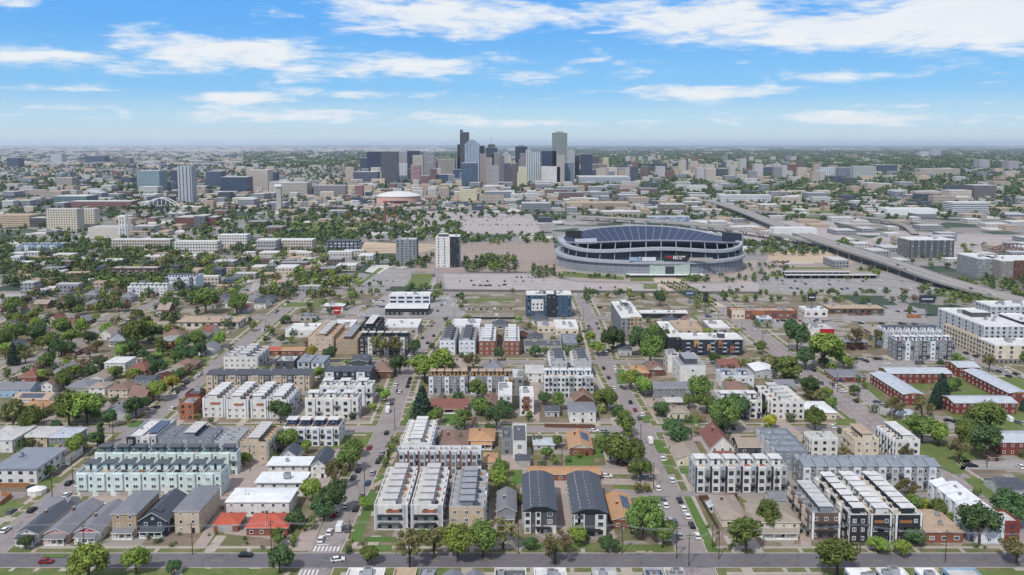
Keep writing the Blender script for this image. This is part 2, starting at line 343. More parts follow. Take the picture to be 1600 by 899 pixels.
# ------------------------------------------------------------ builders: houses, rows, blocks
def orient(X, Y, W_, D_, along):
    """root placement so that local x runs along the row"""
    if along == 'x': return (X, Y, 0), 0, W_, D_
    if X+W_/2 < 0: return (X+W_, Y, 0), math.pi/2, D_, W_        # rows running away, left of the camera: long face looks right
    return (X, Y+D_, 0), -math.pi/2, D_, W_                      # right of the camera: long face looks left
def row(label, x0, x1, yb, back, H, n, wall='white_stucco', bay='cool_white_panel', accents=None, roof='roof_grey', along='x', floors=3, pent='flat', pentwall=None, pentroof='roof_white',
        garage=False, balcony=True, fins=None, stripe=None, fr='trim_white', lm=None, cat='townhouse row', name='townhouse_row', group=None, deck=None, endwall=None, sheds=None, solar=0, bh=1.0, dim=None, endbal=False, pf=.32):
    X, Y, W_, D_ = dim if dim else frame(x0, x1, yb, back, H)
    OCC.append((X, Y, X+W_, Y+D_))
    loc, rz, L, D = orient(X, Y, W_, D_, along)
    r = thing(name, loc, rz, label, cat, group, lm=None)
    if lm: LM.append((X+W_/2, Y+D_/2, lm))
    rnd = random.Random(label); fh = H/floors; U = L/n
    MB().box(0, 0, 0, L, D, H).build('wall', wall, r)
    if sheds:           # one mono-pitch roof over each unit
        for i in range(n):
            a, b = i*U+.15, (i+1)*U-.15; m = MB(); z = H+.02; hh = 1.6
            for (p, q) in (((a, -.5, z), (a, D+.4, z+hh)),):
                m.poly([(a,-.5,z+.25),(b,-.5,z+.25),(b,D*.45,z+hh),(a,D*.45,z+hh)]); m.poly([(a,-.5,z),(a,D*.45,z+hh-.25),(b,D*.45,z+hh-.25),(b,-.5,z)])
                m.quad((a,-.5,z),(b,-.5,z),(b,-.5,z+.25),(a,-.5,z+.25)); m.quad((a,D*.45,z),(a,D*.45,z+hh),(b,D*.45,z+hh),(b,D*.45,z))
                m.poly([(a,-.5,z),(a,-.5,z+.25),(a,D*.45,z+hh),(a,D*.45,z)],1); m.poly([(b,-.5,z),(b,D*.45,z),(b,D*.45,z+hh),(b,-.5,z+.25)],1)
            m.box(a, D*.45+.02, z, b, D, z+.15)
            m.build('roof', [sheds, wall], r)
    else:
        MB().box(.25, .25, H+.001, L-.25, D-.25, H+.12).build('roof', roof, r)
        parapet(r, 0, 0, L, D, H, bh*.9, wall, div=[i*U for i in range(1, n)])
    for i in range(n):
        a = i*U; acc = (accents[i % len(accents)] if accents else bay); w = U*.56; bo = .7
        MB().box(a+.2, -bo, fh*.95 if garage else 0, a+.2+w, -.003, H+(.55 if not sheds else -.1)).build('bay', acc, r)
        if fins: MB().box(a-.25 if i else a, -bo-.5, 0, a+.25, -.001, H+1.0).build('fin_wall', fins, r)
        for k in range(floors):
            if k == 0 and garage: continue
            z = k*fh+.75
            o = put(r, win_mesh(min(1.8, w*.55), fh*.5, fr, 2), 'F', a+.2+w/2, z, L, D, bo)
            if k or not garage: put(r, win_mesh(min(1.1, U*.22), fh*.55 if k else fh*.7, fr, 1), 'F', a+.35+w+(U-w)/2-.2, z-(.1 if k else .6), L, D, 0)
        if garage: link('garage_door', gar_mesh(min(U*.8, 4.6), min(2.3, fh*.85)), r, (a+U/2, -.02, .02))
        else: link('door', door_mesh(), r, (a+.3+w+(U-w)*.3, -.02, .02))
        if balcony:
            k = rnd.choice([1, floors-1]) if floors > 2 else 1; z = k*fh
            sl = MB().box(a+.3+w, -1.5, z-.12, a+U-.1, -.003, z+.08).build('balcony', 'dark_grey_panel', r)
            m = MB(); m.box(a+.3+w, -1.5, z+.95, a+U-.1, -1.42, z+1.03)
            for q in range(5): xx = a+.34+w+q*(U-w-.5)/4; m.box(xx-.03, -1.48, z+.08, xx+.03, -1.43, z+.95)
            m.build('railing', 'black_metal', sl)
        if pent:
            d0, d1 = D*pf, min(D-.4, D*pf+4.2); p0, p1 = a+U*.15, a+U*.15+min(U*.62, 4.5); ph = 2.5; z = H+.12
            m = MB().box(p0, d0, z, p1, d1, z+ph).build('penthouse', pentwall or wall, r)
            MB().box(p0-.5, d0-.7, z+ph+.002, p1+.35, d1+.3, z+ph+.25).build('penthouse_roof', pentroof, m)
            link('door', door_mesh(), m, ((p0+p1)/2, d0-.02, z+.02))
            hvac(r, a+U*.85, D*.75, H+.12, .9)
            if rnd.random() < .7: patio(r, a+U*.5, D*pf*.5, H+.12, rnd)
        else:
            hvac(r, a+U*(.3+.3*rnd.random()), D*(.3+.4*rnd.random()), H+.12+(1.0 if sheds else 0), .9)
        for q in range(2): vx, vy = a+rnd.uniform(.1, .9)*U, rnd.uniform(.06, .94)*D; MB().box(vx-.16, vy-.16, H, vx+.16, vy+.16, H+rnd.uniform(.4, .9)).build('vent_pipe', rnd.choice(['steel', 'dark_concrete', 'trim_white']), r)
    if solar: MB().box(L*(1-solar)+.6, D*.15, H+1.25, L-.6, D*.85, H+1.35).build('solar_panel', 'solar', r)
    # ends
    for fc in ('L', 'R'):
        facing = (along == 'y' and ((rz > 0 and fc == 'L') or (rz < 0 and fc == 'R')))
        if facing:
            if endwall: 
                m = MB(); x_ = -.12 if fc == 'L' else L+.003
                m.box(x_, 0, 0, x_+.117, D, H+.6); m.build('end_wall', endwall, r)
            nn = max(2, int(D/3.2)); z0 = 1 if not endbal else 1+fh
            wins(r, fc, L, D, floors, fh, nn, 1.3, fh*.45, .9, fr, 2, out=.12 if endwall else 0, skip=((floors-1, 0),) if stripe else ())
            if stripe: 
                m = MB(); y0, y1 = D*.18, D*.62; z = H-fh+.8; x_ = -.2 if fc == 'L' else L+.01
                m.box(x_, y0, z, x_+.19, y1, z+1.1); m.build('accent_panel', stripe, r)
            if endbal or stripe:
                x_ = -.32 if fc == 'L' else L+.13
                for y0 in (.03, .90): MB().box(x_, D*y0, 0, x_+.19, D*(y0+.07), H+.75).build('fin_wall', 'trim_white' if endwall != 'white_stucco' else 'light_grey_panel', r)
            if endbal:
                x_ = -1.7 if fc == 'L' else L+.01
                sl = MB().box(x_, D*.15, fh*1-.1, x_+1.69, D*.85, fh+.1).build('balcony', 'charcoal_panel', r)
                m = MB(); e = x_ if fc == 'L' else x_+1.63
                m.box(e, D*.15, fh+1, e+.06, D*.85, fh+1.08); 
                for q in range(7): yy = D*.15+q*D*.7/6; m.box(e, yy-.04, fh+.1, e+.06, yy+.04, fh+1)
                m.build('railing', 'black_metal', sl)
                MB().box(x_, D*.12, fh*2-.05, x_+1.6, D*.88, fh*2+.15).build('canopy', 'charcoal_panel', r)
        else:
            wins(r, fc, L, D, floors, fh, 2, .9, fh*.42, 1.0, fr)
    return r
DM = {}
def door_mesh():
    if 'd' not in DM: DM['d'] = MB().box(-.5, -.06, 0, .5, .01, 2.1).box(-.38, -.08, .95, .38, -.061, 1.95, 1).mesh('door', ['trim_dark', 'glass'])
    return DM['d']
def gar_mesh(w, h):
    k = ('g', round(w, 1))
    if k not in DM:
        m = MB(); w = k[1]
        for i in range(4): m.box(-w/2, -.06, i*h/4+.02, w/2, .0, (i+1)*h/4-.02)
        m.box(-w/2-.1, -.10, h, w/2+.1, -.001, h+.12, 1)
        DM[k] = m.mesh('garage_door', ['concrete', 'trim_white'])
    return DM[k]
def patio(r, x, y, z, rnd):
    m = MB(); k = rnd.choice(['wood_deck', 'dark_grey_panel', 'orange_panel', 'beige_stucco', 'charcoal_panel'])
    m.box(x-1.2, y-.5, z, x+.6, y+.3, z+.42); m.box(x-1.2, y+.3, z, x+.6, y+.5, z+.8); m.box(x+.8, y-.5, z, x+1.3, y+.1, z+.4)
    return m.build('bench', k, r)
def house(label, x0, x1, yb, back, eave=3.2, pitch=.5, wall='white_stucco', roof='shingle_grey', style='gable', ridge='y', porch=False, chimney=True, floors=1, solar=False, lm=None, garage=False,
          gable=None, cat='house', name='house', group=None, desc=None, dim=None, dormer=False, found=None, fr='trim_white'):
    X, Y, W_, D_ = dim if dim else frame(x0, x1, yb, back, eave+1)
    OCC.append((X, Y, X+W_, Y+D_))
    r = thing(name, (X, Y, 0), 0, label, cat, group, desc)
    if lm: LM.append((X+W_/2, Y+D_/2, lm))
    rnd = random.Random(label or str((X, Y)))
    w, d, e, o = W_, D_, eave, .45
    m = MB(); 
    if ridge == 'y': hr = e+w/2*pitch
    else: hr = e+d/2*pitch
    if style == 'gable':
        if ridge == 'y': m.prism([(0,0),(w,0),(w,d),(0,d)], 0, e)
        else: m.prism([(0,0),(w,0),(w,d),(0,d)], 0, e)
        if ridge == 'y':
            for y_ in (0, d): m.poly([(0,y_,e),(w,y_,e),(w/2,y_,hr)], 1)
        else:
            for x_ in (0, w): m.poly([(x_,0,e),(x_,d,e),(x_,d/2,hr)], 1)
    else: m.prism([(0,0),(w,0),(w,d),(0,d)], 0, e)
    m.build('wall', [wall, gable or wall], r)
    m = MB(); t = .18; k = o*pitch
    if style == 'gable':
        if ridge == 'y':
            for (xa, xb) in ((-o, w/2), (w+o, w/2)):
                pts = [(xa,-o,e-k),(xb,-o,hr),(xb,d+o,hr),(xa,d+o,e-k)]
                m.poly([(p[0],p[1],p[2]+t) for p in pts]); m.poly(pts, 1)
                m.quad(pts[0], pts[1], (xb,-o,hr+t), (xa,-o,e-k+t), 1); m.quad(pts[0], (xa,-o,e-k+t), (xa,d+o,e-k+t), pts[3], 1)
        else:
            for (ya, yb_) in ((-o, d/2), (d+o, d/2)):
                pts = [(-o,ya,e-k),(-o,yb_,hr),(w+o,yb_,hr),(w+o,ya,e-k)]
                m.poly([(p[0],p[1],p[2]+t) for p in pts]); m.poly(pts, 1)
                m.quad(pts[0], pts[1], (-o,yb_,hr+t), (-o,ya,e-k+t), 1); m.quad(pts[3], pts[2], (w+o,yb_,hr+t), (w+o,ya,e-k+t), 1)
                m.quad(pts[0], pts[3], (w+o,ya,e-k+t), (-o,ya,e-k+t), 1)
    elif style == 'hip':
        a = min(w, d)/2+o; h = a*pitch
        if d >= w: p, q = (w/2, -o+a, e+h), (w/2, d+o-a, e+h)
        else: p, q = (-o+a, d/2, e+h), (w+o-a, d/2, e+h)
        c = [(-o,-o,e),(w+o,-o,e),(w+o,d+o,e),(-o,d+o,e)]
        if d >= w: m.poly([c[0],c[1],p]); m.poly([c[1],c[2],q,p]); m.poly([c[2],c[3],q]); m.poly([c[3],c[0],p,q])
        else: m.poly([c[0],c[1],q,p]); m.poly([c[1],c[2],q]); m.poly([c[2],c[3],p,q]); m.poly([c[3],c[0],p])
        m.box(-o, -o, e-.16, w+o, d+o, e-.002, 1); hr = e+h
    else:
        m.box(-.4, -.4, e+.002, w+.4, d+.4, e+.3, 1, 0); hr = e+.3
    ro = m.build('roof', [roof, fr], r)
    if chimney:
        cx, cy = w*rnd.uniform(.25, .4), d*rnd.uniform(.4, .7)
        c = MB().box(cx-.4, cy-.35, e, cx+.4, cy+.35, hr+.7); c.box(cx-.48, cy-.43, hr+.7, cx+.48, cy+.43, hr+.82, 1); c.build('chimney', ['brown_brick', 'concrete'], ro)
    for q in range(3):
        cx, cy = w*rnd.uniform(.15, .45), d*rnd.uniform(.2, .8)
        zz = e+(cx if ridge == 'y' else min(cy, d-cy))*pitch if style != 'flat' else e+.2
        MB().box(cx-.14, cy-.14, zz-.3, cx+.14, cy+.14, zz+.45).build('vent_pipe', 'steel', ro)
    fl = floors; fh = e/fl; nf = max(2, int(w/3.4)); ns = max(2, int(d/3.8)); wh = 1.3
    wins(r, 'F', w, d, fl, fh, nf, 1.2, wh, .9, fr, 1, skip=((0, nf//2),))
    wins(r, 'R' if X+w/2 < 0 else 'L', w, d, fl, fh, ns, 1.0, wh, .9, fr)
    if gable and ridge == 'y': put(r, win_mesh(.9, .8, fr), 'F', w/2, e+.3, w, d, 0)
    if garage: link('garage_door', gar_mesh(min(w*.6, 4.8), 2.2), r, (w*.5, -.11, .02))
    else: link('door', door_mesh(), r, (w*(nf//2+.5)/nf, -.02, .02))
    if porch:
        pw = w*.82; x_ = (w-pw)/2; p = MB(); pd = 2.2; ph = min(2.7, e-.25)
        p.box(x_, -pd, 0, x_+pw, -.01, .35); 
        for q in range(4): xx = x_+.15+q*(pw-.3)/3; p.box(xx-.13, -pd+.1, .35, xx+.13, -pd+.36, ph)
        p.box(x_+.3, -pd+.15, 1.1, x_+pw*.3, -pd+.22, 1.2); p.box(x_+pw*.7, -pd+.15, 1.1, x_+pw-.3, -pd+.22, 1.2)
        po = p.build('porch', fr, r)
        q = MB(); q.poly([(x_-.3,-pd-.4,ph),(x_+pw+.3,-pd-.4,ph),(x_+pw+.3,-.02,ph+.6),(x_-.3,-.02,ph+.6)]); q.box(x_-.3, -pd-.4, ph-.2, x_+pw+.3, -.12, ph-.002, 1)
        q.build('porch_roof', [roof, fr], po)
    if solar:
        s_ = MB()
        if ridge == 'y':
            z = lambda x: hr-abs(x-w/2)*pitch+t+.08
            a, b = w*.56, w*.92; s_.quad((a,d*.35,z(a)),(b,d*.35,z(b)),(b,d*.85,z(b)),(a,d*.85,z(a)))
        else:
            z = lambda y: hr-abs(y-d/2)*pitch+t+.08
            a, b = d*.08, d*.4; s_.quad((w*.15,a,z(a)),(w*.8,a,z(a)),(w*.8,b,z(b)),(w*.15,b,z(b)))
        s_.build('solar_panel', 'solar', r)
    if dormer:
        q = MB(); a = w*.3; b = w*.7; y0 = d*.12; q.box(a, y0, e, b, y0+2.5, hr-.6); dm = q.build('dormer', wall, r)
        q = MB(); q.poly([(a-.3,y0-.3,hr-.7),((a+b)/2,y0-.3,hr+.5),((a+b)/2,y0+2.6,hr+.5),(a-.3,y0+2.6,hr-.7)]); q.poly([(b+.3,y0-.3,hr-.7),(b+.3,y0+2.6,hr-.7),((a+b)/2,y0+2.6,hr+.5),((a+b)/2,y0-.3,hr+.5)])
        q.poly([(a,y0-.01,hr-.62),(b,y0-.01,hr-.62),((a+b)/2,y0-.01,hr+.4)], 1); q.build('dormer_roof', [roof, wall], dm)
    return r
def block(label, x0, x1, yb, back, H, floors, wall='light_grey_panel', roof='roof_white', ww=1.5, wh=1.5, sp=3.2, fr='trim_dark', side=None, corner=None, units=3, lm=None, cat='apartment building', name='apartment_building',
          panels=None, balc=0, stair=None, group=None, dim=None, sides='FLR', ground=None, over=0, desc=None, cols=1, glz='glass'):
    """flat-roofed building with real window openings"""
    X, Y, w, d = dim if dim else frame(x0, x1, yb, back, H)
    OCC.append((X, Y, X+w, Y+d)); r = thing(name, (X, Y, 0), 0, label, cat, group, desc)
    if lm: LM.append((X+w/2, Y+d/2, lm))
    rnd = random.Random(label or str((X, Y))); fh = H/floors
    MB().box(0, 0, 0, w, d, H).build('wall', wall, r)
    MB().box(.3, .3, H+.001, w-.3, d-.3, H+.1).build('roof', roof, r) if not over else MB().box(-over, -over, H+.001, w+over, d+over, H+.35).build('roof', roof, r)
    if not over: parapet(r, 0, 0, w, d, H, .8, 'trim_white' if 'white' in roof else wall, .3)
    vis = [f for f in sides if f == 'F' or (f == 'R' and X+w/2 < 0) or (f == 'L' and X+w/2 > 0)]
    for f in vis:
        L = w if f == 'F' else d; n = max(1, int(L/sp)); n = min(n, max(1, int(52/floors)))
        wins(r, f, w, d, floors, fh, n, min(ww, L/n*.8), min(wh, fh*.7), fh*.3, fr, cols, gl=glz)
        if f != 'F' and side:
            x_ = w+.003 if f == 'R' else -.063
    for (a, b, z0, z1, mm, out) in (panels or []):      # coloured panels, fractions of width and height
        q = MB(); q.box(a*w, -out, z0*H, b*w, -.002, z1*H+(.9 if z1 >= 1 else 0)); q.build('facade_panel', mm, r)
        nn = max(1, int((b-a)*w/2.8)); 
        for k in range(floors):
            if (k+.3)*fh > z0*H-.1 and (k+1)*fh <= z1*H+.2:
                for i in range(nn): put(r, win_mesh(1.2, min(1.5, fh*.55), 'trim_dark'), 'F', a*w+(i+.5)*(b-a)*w/nn, k*fh+fh*.3, w, d, out)
    for b in range(balc):
        for k in range(1, floors):
            u = (b+.5)*w/balc; sl = MB().box(u-1.3, -1.3, k*fh-.1, u+1.3, -.003, k*fh+.06).build('balcony', 'concrete', r)
            MB().box(u-1.3, -1.3, k*fh+.06, u+1.3, -1.24, k*fh+1.05).build('railing', 'steel', sl)
    for i in range(units):
        hvac(r, w*rnd.uniform(.15, .85), d*rnd.uniform(.2, .8), H+.1+over*.7, rnd.uniform(1, 2.4))
    if stair: 
        for (a, b, c, e_) in stair:
            q = MB().box(a*w, b*d, H+.1, (a+c)*w, (b+e_)*d, H+3.2, 0, 1).build('stair_tower', [side or 'dark_grey_panel', roof], r)
    return r
def tower(label, x0, x1, yt, yb, wall, col2, su=3.4, sv=3.7, fu=.6, fv=.5, D=None, top=None, lm=None, cat='office tower', name='tower', group=None, desc=None, crown=None, dim=None, setback=None, rough=.6):
    """distant tower or mid-rise; the facade grid is part of its cladding material"""
    def ds(h, k=.4):
        v = [int(h[i:i+2], 16) for i in (1, 3, 5)]; g = sum(v)/3; return '#%02x%02x%02x' % tuple(int(c*(1-k)+g*k) for c in v)
    wall, col2 = ds(wall), ds(col2)
    mn = 'clad_%s_%s_%d_%d' % (wall.strip('#'), col2.strip('#'), su*10+fu*100, sv*10+fv*100)
    mat(mn, C(wall), rough, 'facade', .06, .03, col2=C(col2), grid=(su, sv, fu, fv))
    if dim: X, Y, w, d, H = dim
    else:
        a = P(x0, yb); b = P(x1, yb); X, Y, w = a.x, a.y, b.x-a.x; d = D or max(14, min(w*.9, 55)); H = (yb-yt)/S(yb)
    OCC.append((X, Y, X+w, Y+d)); r = thing(name, (X, Y, 0), 0, label, cat, group, desc)
    if lm: LM.append((X+w/2, Y+d/2, lm))
    if setback:
        f = setback; MB().box(0, 0, 0, w, d, H*f).build('wall', mn, r); MB().box(w*.12, d*.12, H*f, w*.88, d*.88, H).build('upper_wall', mn, r)
    else: MB().box(0, 0, 0, w, d, H).build('wall', mn, r)
    k = .12 if setback else 0
    MB().box(w*k+.3, d*k+.3, H+.01, w*(1-k)-.3, d*(1-k)-.3, H+.5).build('roof', top or 'roof_pale', r)
    if crown == 'mech': MB().box(w*.25, d*.25, H+.5, w*.75, d*.75, H+5).build('plant_room', 'mid_grey_panel', r)
    if crown == 'arch':
        n = 10; pts = [(w*(.02+.96*i/n), H+.5+math.sin(math.pi*i/n)*w*.32) for i in range(n+1)]; m = MB()
        for i in range(n):
            (xa, za), (xb, zb) = pts[i], pts[i+1]
            m.quad((xa,0,H+.2),(xb,0,H+.2),(xb,0,zb),(xa,0,za)); m.quad((xa,d,H+.2),(xa,d,za),(xb,d,zb),(xb,d,H+.2)); m.quad((xa,0,za),(xb,0,zb),(xb,d,zb),(xa,d,za))
        m.build('curved_crown', mn, r)
    if crown == 'mast':
        MB().box(w*.2, d*.2, H+.5, w*.8, d*.8, H+12).build('plant_room', 'dark_grey_panel', r); MB().tube((w/2, d/2, H+12), (w/2, d/2, H+45), .8, .3).build('mast', 'steel', r)
    if crown == 'step': MB().box(0, d*.3, H+.5, w*.3, d, H+9).build('plant_room', mn, r)
    return r
# ------------------------------------------------------------ ground, streets, blocks
g = MB(); R_ = 90000
g.quad((-R_,-500,0),(R_,-500,0),(R_,130000,0),(-R_,130000,0)); struct('ground', g, 'plain_ground')
CROSS = [876, 671, 566, 497, 457]                    # rows of the cross streets
ST = {0: [(-640,876),(-175,671),(46,566),(190,497),(275,457)], 1: [(-31,876),(217,671),(346,566),(428,497),(477,457)], 2: [(502,876),(604,671),(641,566),(691,497),(712,457)],
      3: [(1086,876),(1004,671),(946,566),(922,497),(903,457)], 4: [(1672,876),(1376,671),(1238,566),(1152,497),(1105,457)], 5: [(2250,876),(1760,671),(1535,566),(1392,497),(1310,457)]}
HW = 5.0                                             # half width of a carriageway
CY = [P(800, y).y for y in CROSS]; CY = [P(800, 1250).y] + CY
SX = {}
for k, v in ST.items():
    xs = [P(*p).x for p in v]; SX[k] = [xs[0]-(xs[1]-xs[0])] + xs
SX[-1] = [x-125 for x in SX[0]]; SX[6] = [x+125 for x in SX[5]]
hw = {j: HW for j in range(-1, 7)}; hw[4] = 7.5
m = MB(); z = .02
for k in sorted(SX):
    for j in range(5):
        if k == 5 and j >= 3: continue
        if k in (0,) and j < 2: pass
        a, b = SX[k][j], SX[k][j+1]; m.quad((a-hw[k],CY[j],z),(a+hw[k],CY[j],z),(b+hw[k],CY[j+1],z),(b-hw[k],CY[j+1],z))
struct('street', m, 'road_asphalt')
m = MB(); cw = [0, 4.6, 4.2, 4.2, 6, 6]
for j in range(1, 6):
    if True: m.quad((-900,CY[j]-cw[j],z+.03),(900,CY[j]-cw[j],z+.03),(900,CY[j]+cw[j],z+.03),(-900,CY[j]+cw[j],z+.03), 0 if j == 1 else 1)
struct('road', m, ['new_asphalt', 'road_asphalt'])
# blocks: kerb, verge, pavement, yards
kb, vg, pv, yd = MB(), MB(), MB(), MB()
def inset(q, d):
    (a, b, c, e) = q
    return [(a[0]+d, a[1]+d), (b[0]-d, b[1]+d), (c[0]-d, c[1]-d), (e[0]+d, e[1]-d)]
def ring(mb, q, r, z):
    for i in range(4): j = (i+1) % 4; mb.quad((*q[i], z), (*q[j], z), (*r[j], z), (*r[i], z))
ks = sorted(SX)
for i in range(len(ks)-1):
    k, l = ks[i], ks[i+1]
    for j in range(5):
        if l == 6 and j >= 3: continue
        xa, xb, xc, xd = SX[k][j]+hw[k], SX[l][j]-hw[l], SX[l][j+1]-hw[l], SX[k][j+1]+hw[k]
        if k == 4 and j == 4: pass
        q0 = [(xa, CY[j]+cw[j]), (xb, CY[j]+cw[j]), (xc, CY[j+1]-cw[j+1]), (xd, CY[j+1]-cw[j+1])]
        q1, q2, q3 = inset(q0, .35), inset(q0, 3.1), inset(q0, 4.8)
        kb.quad(*[(*p, .14) for p in q0]); 
        for s_ in range(4): t_ = (s_+1) % 4; kb.quad((*q0[s_], 0), (*q0[t_], 0), (*q0[t_], .14), (*q0[s_], .14))
        ring(vg, q1, q2, .16); ring(pv, q2, q3, .18); yd.quad(*[(*p, .17) for p in q3])
        for (a, b) in ((q1[0], q1[1]), (q1[1], q1[2]), (q1[3], q1[2]), (q1[0], q1[3])):      # front walks across the verge
            a = Vector((*a, 0)); b = Vector((*b, 0)); L = (b-a).length; u = (b-a)/L; n = Vector((-u.y, u.x, 0)); 
            cen = Vector(((q0[0][0]+q0[2][0])/2, (q0[0][1]+q0[2][1])/2, 0)); n = n if (cen-a).dot(n) > 0 else -n
            t = 8
            while t < L-8:
                w_ = random.choice([1.4, 1.4, 1.4, 3.6]); c = a+u*t; e = c+u*w_; ln = 2.9 if w_ < 2 else 12
                pv.quad(*[(p.x, p.y, .20) for p in (c, e, e+n*ln, c+n*ln)]); t += random.uniform(7, 17)
struct('kerb', kb, 'kerb_concrete'); struct('verge', vg, 'verge_grass'); struct('pavement', pv, 'pale_concrete'); struct('yard_ground', yd, 'yard')
# alleys, driveways, lawns, parking lots: pixel corners on the ground
def patch(name, quads, m_, z):
    mb = MB()
    for i, q in enumerate(quads):
        w = [P(*p) for p in q]; ar = sum(a.x*b.y-b.x*a.y for a, b in zip(w, w[1:]+w[:1]))
        if abs(ar) < 1: continue
        if ar < 0: w = w[::-1]
        mb.poly([(p.x, p.y, z+i*.0015) for p in w])
    return struct(name, mb, m_)
def strip(pts, w, ):
    """ribbon through ground pixels"""
    out = []
    for (a, b) in zip(pts, pts[1:]):
        A, B = P(*a), P(*b); n = (B-A).normalized(); n = Vector((-n.y, n.x, 0))*w/2; out.append([A-n, A+n, B+n, B-n])
    return out
def ribbon(name, strips, m_, z):
    mb = MB()
    for i, s_ in enumerate(strips): 
        n = (s_[1]-s_[0]).cross(s_[2]-s_[1]).z; s_ = s_ if n > 0 else s_[::-1]
        mb.quad(*[(p.x, p.y, z+i*.0008) for p in s_])
    o = mb.build(name, m_); o['kind'] = 'structure'; return o
ribbon('alley', strip([(420,770),(535,771)],5)+strip([(1060,772),(1600,775)],5)+strip([(955,771),(1045,772)],5)+strip([(40,775),(-60,775)],6)+strip([(640,617),(940,617)],4.5)+strip([(0,618),(270,618)],4.5)+strip([(1010,600),(1270,606)],4.5)+strip([(372,612),(560,612)],4.5), 'road_asphalt', .215)
ribbon('driveway', strip([(312,855),(372,770)],4.5)+strip([(470,862),(492,815)],6)+strip([(700,845),(716,740)],5)+strip([(880,840),(868,745)],7)+strip([(650,835),(645,735)],0)[:0]+strip([(633,835),(663,735)],3.5)
   +strip([(770,860),(768,795)],4)+strip([(955,845),(935,780)],3)+strip([(1260,855),(1250,770)],3.5)+strip([(1320,858),(1280,790)],3)+strip([(490,655),(560,600)],5)+strip([(835,660),(836,590)],5)+strip([(60,668),(105,625)],7)
   +strip([(1255,690),(1215,655)],6)+strip([(935,738),(1030,738)],6)+strip([(940,753),(1025,755)],6)+strip([(585,765),(630,740)],7)+strip([(1000,853),(1002,866)],3)+strip([(376,640),(372,668)],0)[:0], 'pink_concrete', .225)
patch('courtyard', [[(125,800),(355,800),(372,776),(140,776)],[(430,765),(525,768),(540,735),(450,735)],[(372,790),(350,835),(440,845),(460,800)],[(780,735),(830,735),(830,700),(785,700)],[(330,722),(345,775),(380,775),(440,722)],
   [(1040,690),(1160,690),(1160,680),(1040,680)],[(1040,640),(1130,640),(1120,615),(1060,610)]], 'pink_concrete', .21)
patch('lawn', [[(547,848),(563,848),(592,771),(577,771)],[(584,752),(590,761),(597,760),(603,742)],[(628,662),(641,662),(652,627),(645,627)],[(570,840),(619,840),(620,848),(569,848)],[(567,853),(612,853),(612,862),(566,861)],
   [(691,663),(722,663),(722,648),(694,648)],[(800,757),(816,757),(816,735),(800,735)],[(882,729),(925,729),(930,713),(884,713)],[(928,716),(965,716),(955,680),(930,680)],[(1002,777),(1030,777),(1038,812),(1010,812)],
   [(1034,722),(1047,720),(1057,741),(1043,741)],[(1056,718),(1075,718),(1082,741),(1064,741)],[(1018,688),(1031,688),(1041,708),(1028,708)],[(1042,692),(1055,690),(1060,708),(1048,708)],[(1068,778),(1080,778),(1122,860),(1107,860)],
   [(1000,650),(1012,650),(1017,661),(1005,661)],[(1035,655),(1088,653),(1092,663),(1037,663)],[(964,600),(985,600),(975,578),(962,578)],[(65,872),(100,872),(108,867),(70,867)],[(200,668),(215,668),(225,658),(210,658)]], 'lawn_bright', .235)
patch('grass', [[(957,755),(957,764),(1020,769),(1015,755)],[(1305,655),(1335,655),(1340,665),(1308,665)],[(1485,601),(1520,601),(1530,616),(1490,616)],[(1347,604),(1362,602),(1385,622),(1372,625)],[(1422,600),(1450,600),(1450,610),(1430,610)],
   [(1505,748),(1530,748),(1575,782),(1545,782)],[(1370,648),(1400,655),(1450,672),(1420,672)],[(1395,700),(1440,690),(1530,700),(1500,745)],[(1440,590),(1600,590),(1600,720),(1500,670)],[(820,858),(960,858),(960,850),(820,850)],[(960,862),(1040,862),(1040,852),(960,852)],
   [(90,800),(118,785),(112,778),(80,796)],[(0,810),(40,790),(20,782),(0,790)],[(50,765),(80,762),(95,745),(70,748)],[(500,705),(540,700),(552,680),(520,682)],[(555,700),(572,700),(580,682),(563,682)],[(586,752),(570,740),(0,0)][:0] or [(1120,560),(1140,560),(1140,552),(1120,552)],
   [(340,578),(352,590),(385,560),(375,553)],[(225,560),(300,590),(330,560),(300,552)],[(440,480),(500,480),(500,473),(445,473)],[(722,471),(806,471),(805,467),(723,467)]], 'lawn_green', .23)
patch('lawn', [[(285,905),(445,905),(440,890),(285,890)],[(-60,905),(270,905),(270,894),(-60,894)],[(560,905),(700,905),(700,892),(560,892)],[(1280,905),(1640,905),(1640,893),(1290,893)]], 'lawn_green', .24)
patch('car_park', [[(1300,660),(1390,665),(1372,600),(1288,600)][:0] or [(1372,650),(1396,645),(1345,600),(1318,600)],[(1330,580),(1440,580),(1425,566),(1335,566)],[(1480,672),(1620,672),(1620,652),(1478,652)],[(1500,735),(1640,735),(1640,720),(1505,720)],
   [(1195,512),(1310,512),(1300,499),(1190,499)],[(1320,502),(1450,506),(1445,483),(1310,483)],[(560,496),(735,496),(700,462),(600,462)],[(500,490),(560,492),(565,478),(505,478)]], 'grey_lot', .236)
